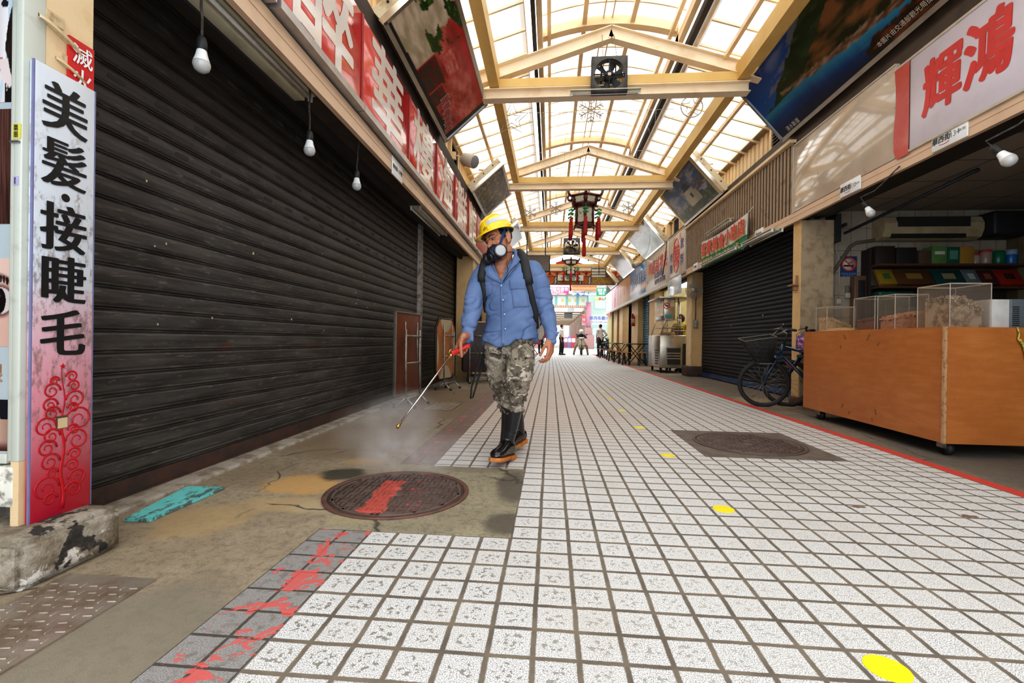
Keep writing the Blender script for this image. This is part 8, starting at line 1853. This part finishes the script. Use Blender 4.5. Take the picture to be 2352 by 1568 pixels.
mb.build('bracket_band', M('white_blue_brackets', (.34, .36, .38), .5, vary=((.02, .06, .22), 2.4, .5, .56)), t)
for px, base in ((1351, True), (1236, True)):
    t = thing('gate_pillar', 'pink pillar of the far gate on a stepped stone base, right of the scooter rider' if px > 1300 else 'pink pillar of the far gate hidden behind the walking man', 'pillar', (W_(px, 790).x, YG, 0)); x = W_(px, 790).x; mb = MB(); mb.cyl((x, YG, 2.2), (x, YG, 5.0), .27, n=20); mb.build('shaft', M('salmon_pink_shaft', (.36, .15, .19), .5), t); mb = MB(); mb.bbox((x - .40, YG - .4, 1.5), (x + .40, YG + .4, 2.3), .04); mb.bbox((x - .55, YG - .55, 0), (x + .60, YG + .55, 1.52), .05); mb.build('stone_base', M('pinkish_stone_base', (.26, .14, .13), .7), t)
# signs, lights and buildings beyond the road
def far_board(name, label, cat, px0, py0, px1, py1, Y, mat, texts=(), th=.15):
    a, b = at(px0, py1, Y), at(px1, py0, Y); t = thing(name, label, cat, ((a.x + b.x) / 2, Y, a.z)); mb = MB(); mb.box((a.x, Y, a.z), (b.x, Y + th, b.z)); mb.build('board', mat, t); w, h = b.x - a.x, b.z - a.z
    if texts: lettering('lettering', [((s, (a.x + w * u, Y - .02, a.z + h * v), (1, 0, 0), (0, 0, 1), sz), dict(bold=.015)) for s, u, v, sz in texts], texts_m[0], t)
    return t
texts_m = [M('blue_sign_print', (.03, .06, .25), .5)]
far_board('street_signboard', 'white signboard with blue characters on the building across the road', 'signboard', 1361, 723, 1402, 745, 46, M('white_far_board', (.46, .48, .50), .5), (('華西街觀光夜市', .62, .66, .40), ('HWA HSI STREET NIGHT MARKET', .6, .25, .16)))
texts_m[0] = WHITE; far_board('road_sign', 'green road sign at the upper right of the far street', 'road sign', 1370, 661, 1394, 679, 40, M('road_sign_green', (.01, .18, .09), .4), (('桂林 路', .5, .76, .22), ('Guilin Rd.', .5, .5, .15), ('西園 路', .5, .25, .15)))
texts_m[0] = M('banner_red', (.66, .03, .03), .5); far_board('street_signboard', 'narrow white upright sign with red characters left of the pink pillar', 'signboard', 1337, 722, 1345, 746, 52, M('white_far_board', (.46, .48, .50), .5), (('龍', .5, .8, .45), ('山', .5, .5, .45), ('寺', .5, .2, .45)))
t = thing('traffic_light', 'horizontal traffic light below the green road sign', 'traffic light', tuple(at(1378, 690, 40))); a, b = at(1366, 690, 40), at(1390, 682, 40); mb = MB(); mb.bbox((a.x, 40, a.z), (b.x, 40.2, b.z), .05); mb.build('housing', M('yellow_green_housing', (.30, .42, .20), .5), t)
for k, (c, e) in enumerate((((.80, .42, .05), .6), ((.75, .06, .04), .4), ((.10, .12, .10), 0))): mb = MB(); x = a.x + (b.x - a.x) * (k + .5) / 3; mb.cyl((x, 39.98, (a.z + b.z) / 2), (x, 39.93, (a.z + b.z) / 2), .115, n=18); mb.build('lens', M('signal_lens_%d' % k, c, .3, emit=e or None), t)
mb = MB(); mb.tube([(b.x, 40.1, (a.z + b.z) / 2), (b.x + 2.5, 40.1, (a.z + b.z) / 2 + .1), (b.x + 2.6, 40.1, 0)], .06, 8); mb.build('mast', STEEL, t)
def building(label, x0, x1, y, z1, mat, win):
    t = thing('building', label, 'building', ((x0 + x1) / 2, y, 0)); mb = MB(); mb.box((x0, y, 0), (x1, y + 8, z1)); mb.build('wall', mat, t)
    for k, (a, b, c, d) in enumerate(win): mb = MB(); mb.box((a, y - .06, b), (c, y + .02, d)); mb.build('window', M('far_glass', (.35, .42, .45), .2), t)
    mb = MB(); mb.box((x0 - .2, y - .3, z1), (x1 + .2, y + 8, z1 + .25)); mb.build('parapet', M('pale_parapet', (.66, .68, .66), .7), t)
building('pale green building across the road at the right', 4.3, 12, 54, 8.5, M('pale_green_cladding', (.28, .38, .33), .6), [(5 + i * 1.6, 4.6, 6.2 + i * 1.6, 6.0) for i in range(4)] + [(4.6, .2, 6.2, 2.4), (6.6, .2, 9, 2.4)])
building('pale building across the road at the left', -12, -2.6, 54, 9, M('pale_beige_facade', (.66, .62, .56), .7), [(-11 + i * 1.8, 4.6, -9.8 + i * 1.8, 6.0) for i in range(5)] + [(-8, .2, -5, 2.6)])
def far_arcade():
    BR = M('far_brown_roof', (.36, .27, .19), .8); mb = MB(); mb.prism([(-2.6, 4.6), (.9, 6.2), (4.3, 4.6), (4.3, 4.8), (.9, 6.45), (-2.6, 4.8)], 'y', 56, 108); struct(mb.build('roof_far_arcade', SHEET))
    mb = MB(); mb.box((-2.8, 56, 0), (-2.6, 108, 4.8)); struct(mb.build('wall_far_arcade_left', M('far_dull_red_wall', (.30, .12, .10), .8, vary=((.20, .16, .14), .6, .45, .55), world=True))); mb = MB(); mb.box((4.1, 56, 0), (4.3, 108, 4.8)); struct(mb.build('wall_far_arcade_right', M('far_grey_wall', (.28, .23, .20), .8, vary=((.45, .30, .26), .5, .45, .55), world=True)))
    for y in range(58, 106, 5): mb = MB(); mb.box((-2.6, y, 4.3), (4.1, y + .2, 4.5)); struct(mb.build('roof_far_beam', BR))
    far_board('hanging_sign', 'dark hanging screen in the arcade across the road', 'sign', 1296, 718, 1315, 730, 58, M('dark_far_screen', (.10, .10, .10), .4)); far_board('hanging_sign', 'white hanging sign above the dark one in the arcade across the road', 'sign', 1304, 707, 1319, 715, 57, M('white_far_board', (.46, .48, .50), .5))
    for i, (px, y, c, lab) in enumerate(((1300, 55, (.34, .10, .16), 'pink'), (1309, 54, (.22, .16, .34), 'lilac'), (1317, 53, (.34, .04, .05), 'crimson'))):
        p = at(px, 790, y); t = thing('display_stand', lab + ' display stand at the mouth of the arcade across the road', 'display stand', (p.x, y, 0)); mb = MB(); mb.bbox((p.x - .25, y, .05), (p.x + .25, y + .4, 1.3 + .1 * i), .03); mb.build('cabinet', M('stand_' + lab, c, .5), t); mb = MB(); mb.box((p.x - .2, y - .01, .7), (p.x + .2, y, 1.15)); mb.build('front_panel', M('stand_panel', (.65, .62, .6), .5), t)
far_arcade()
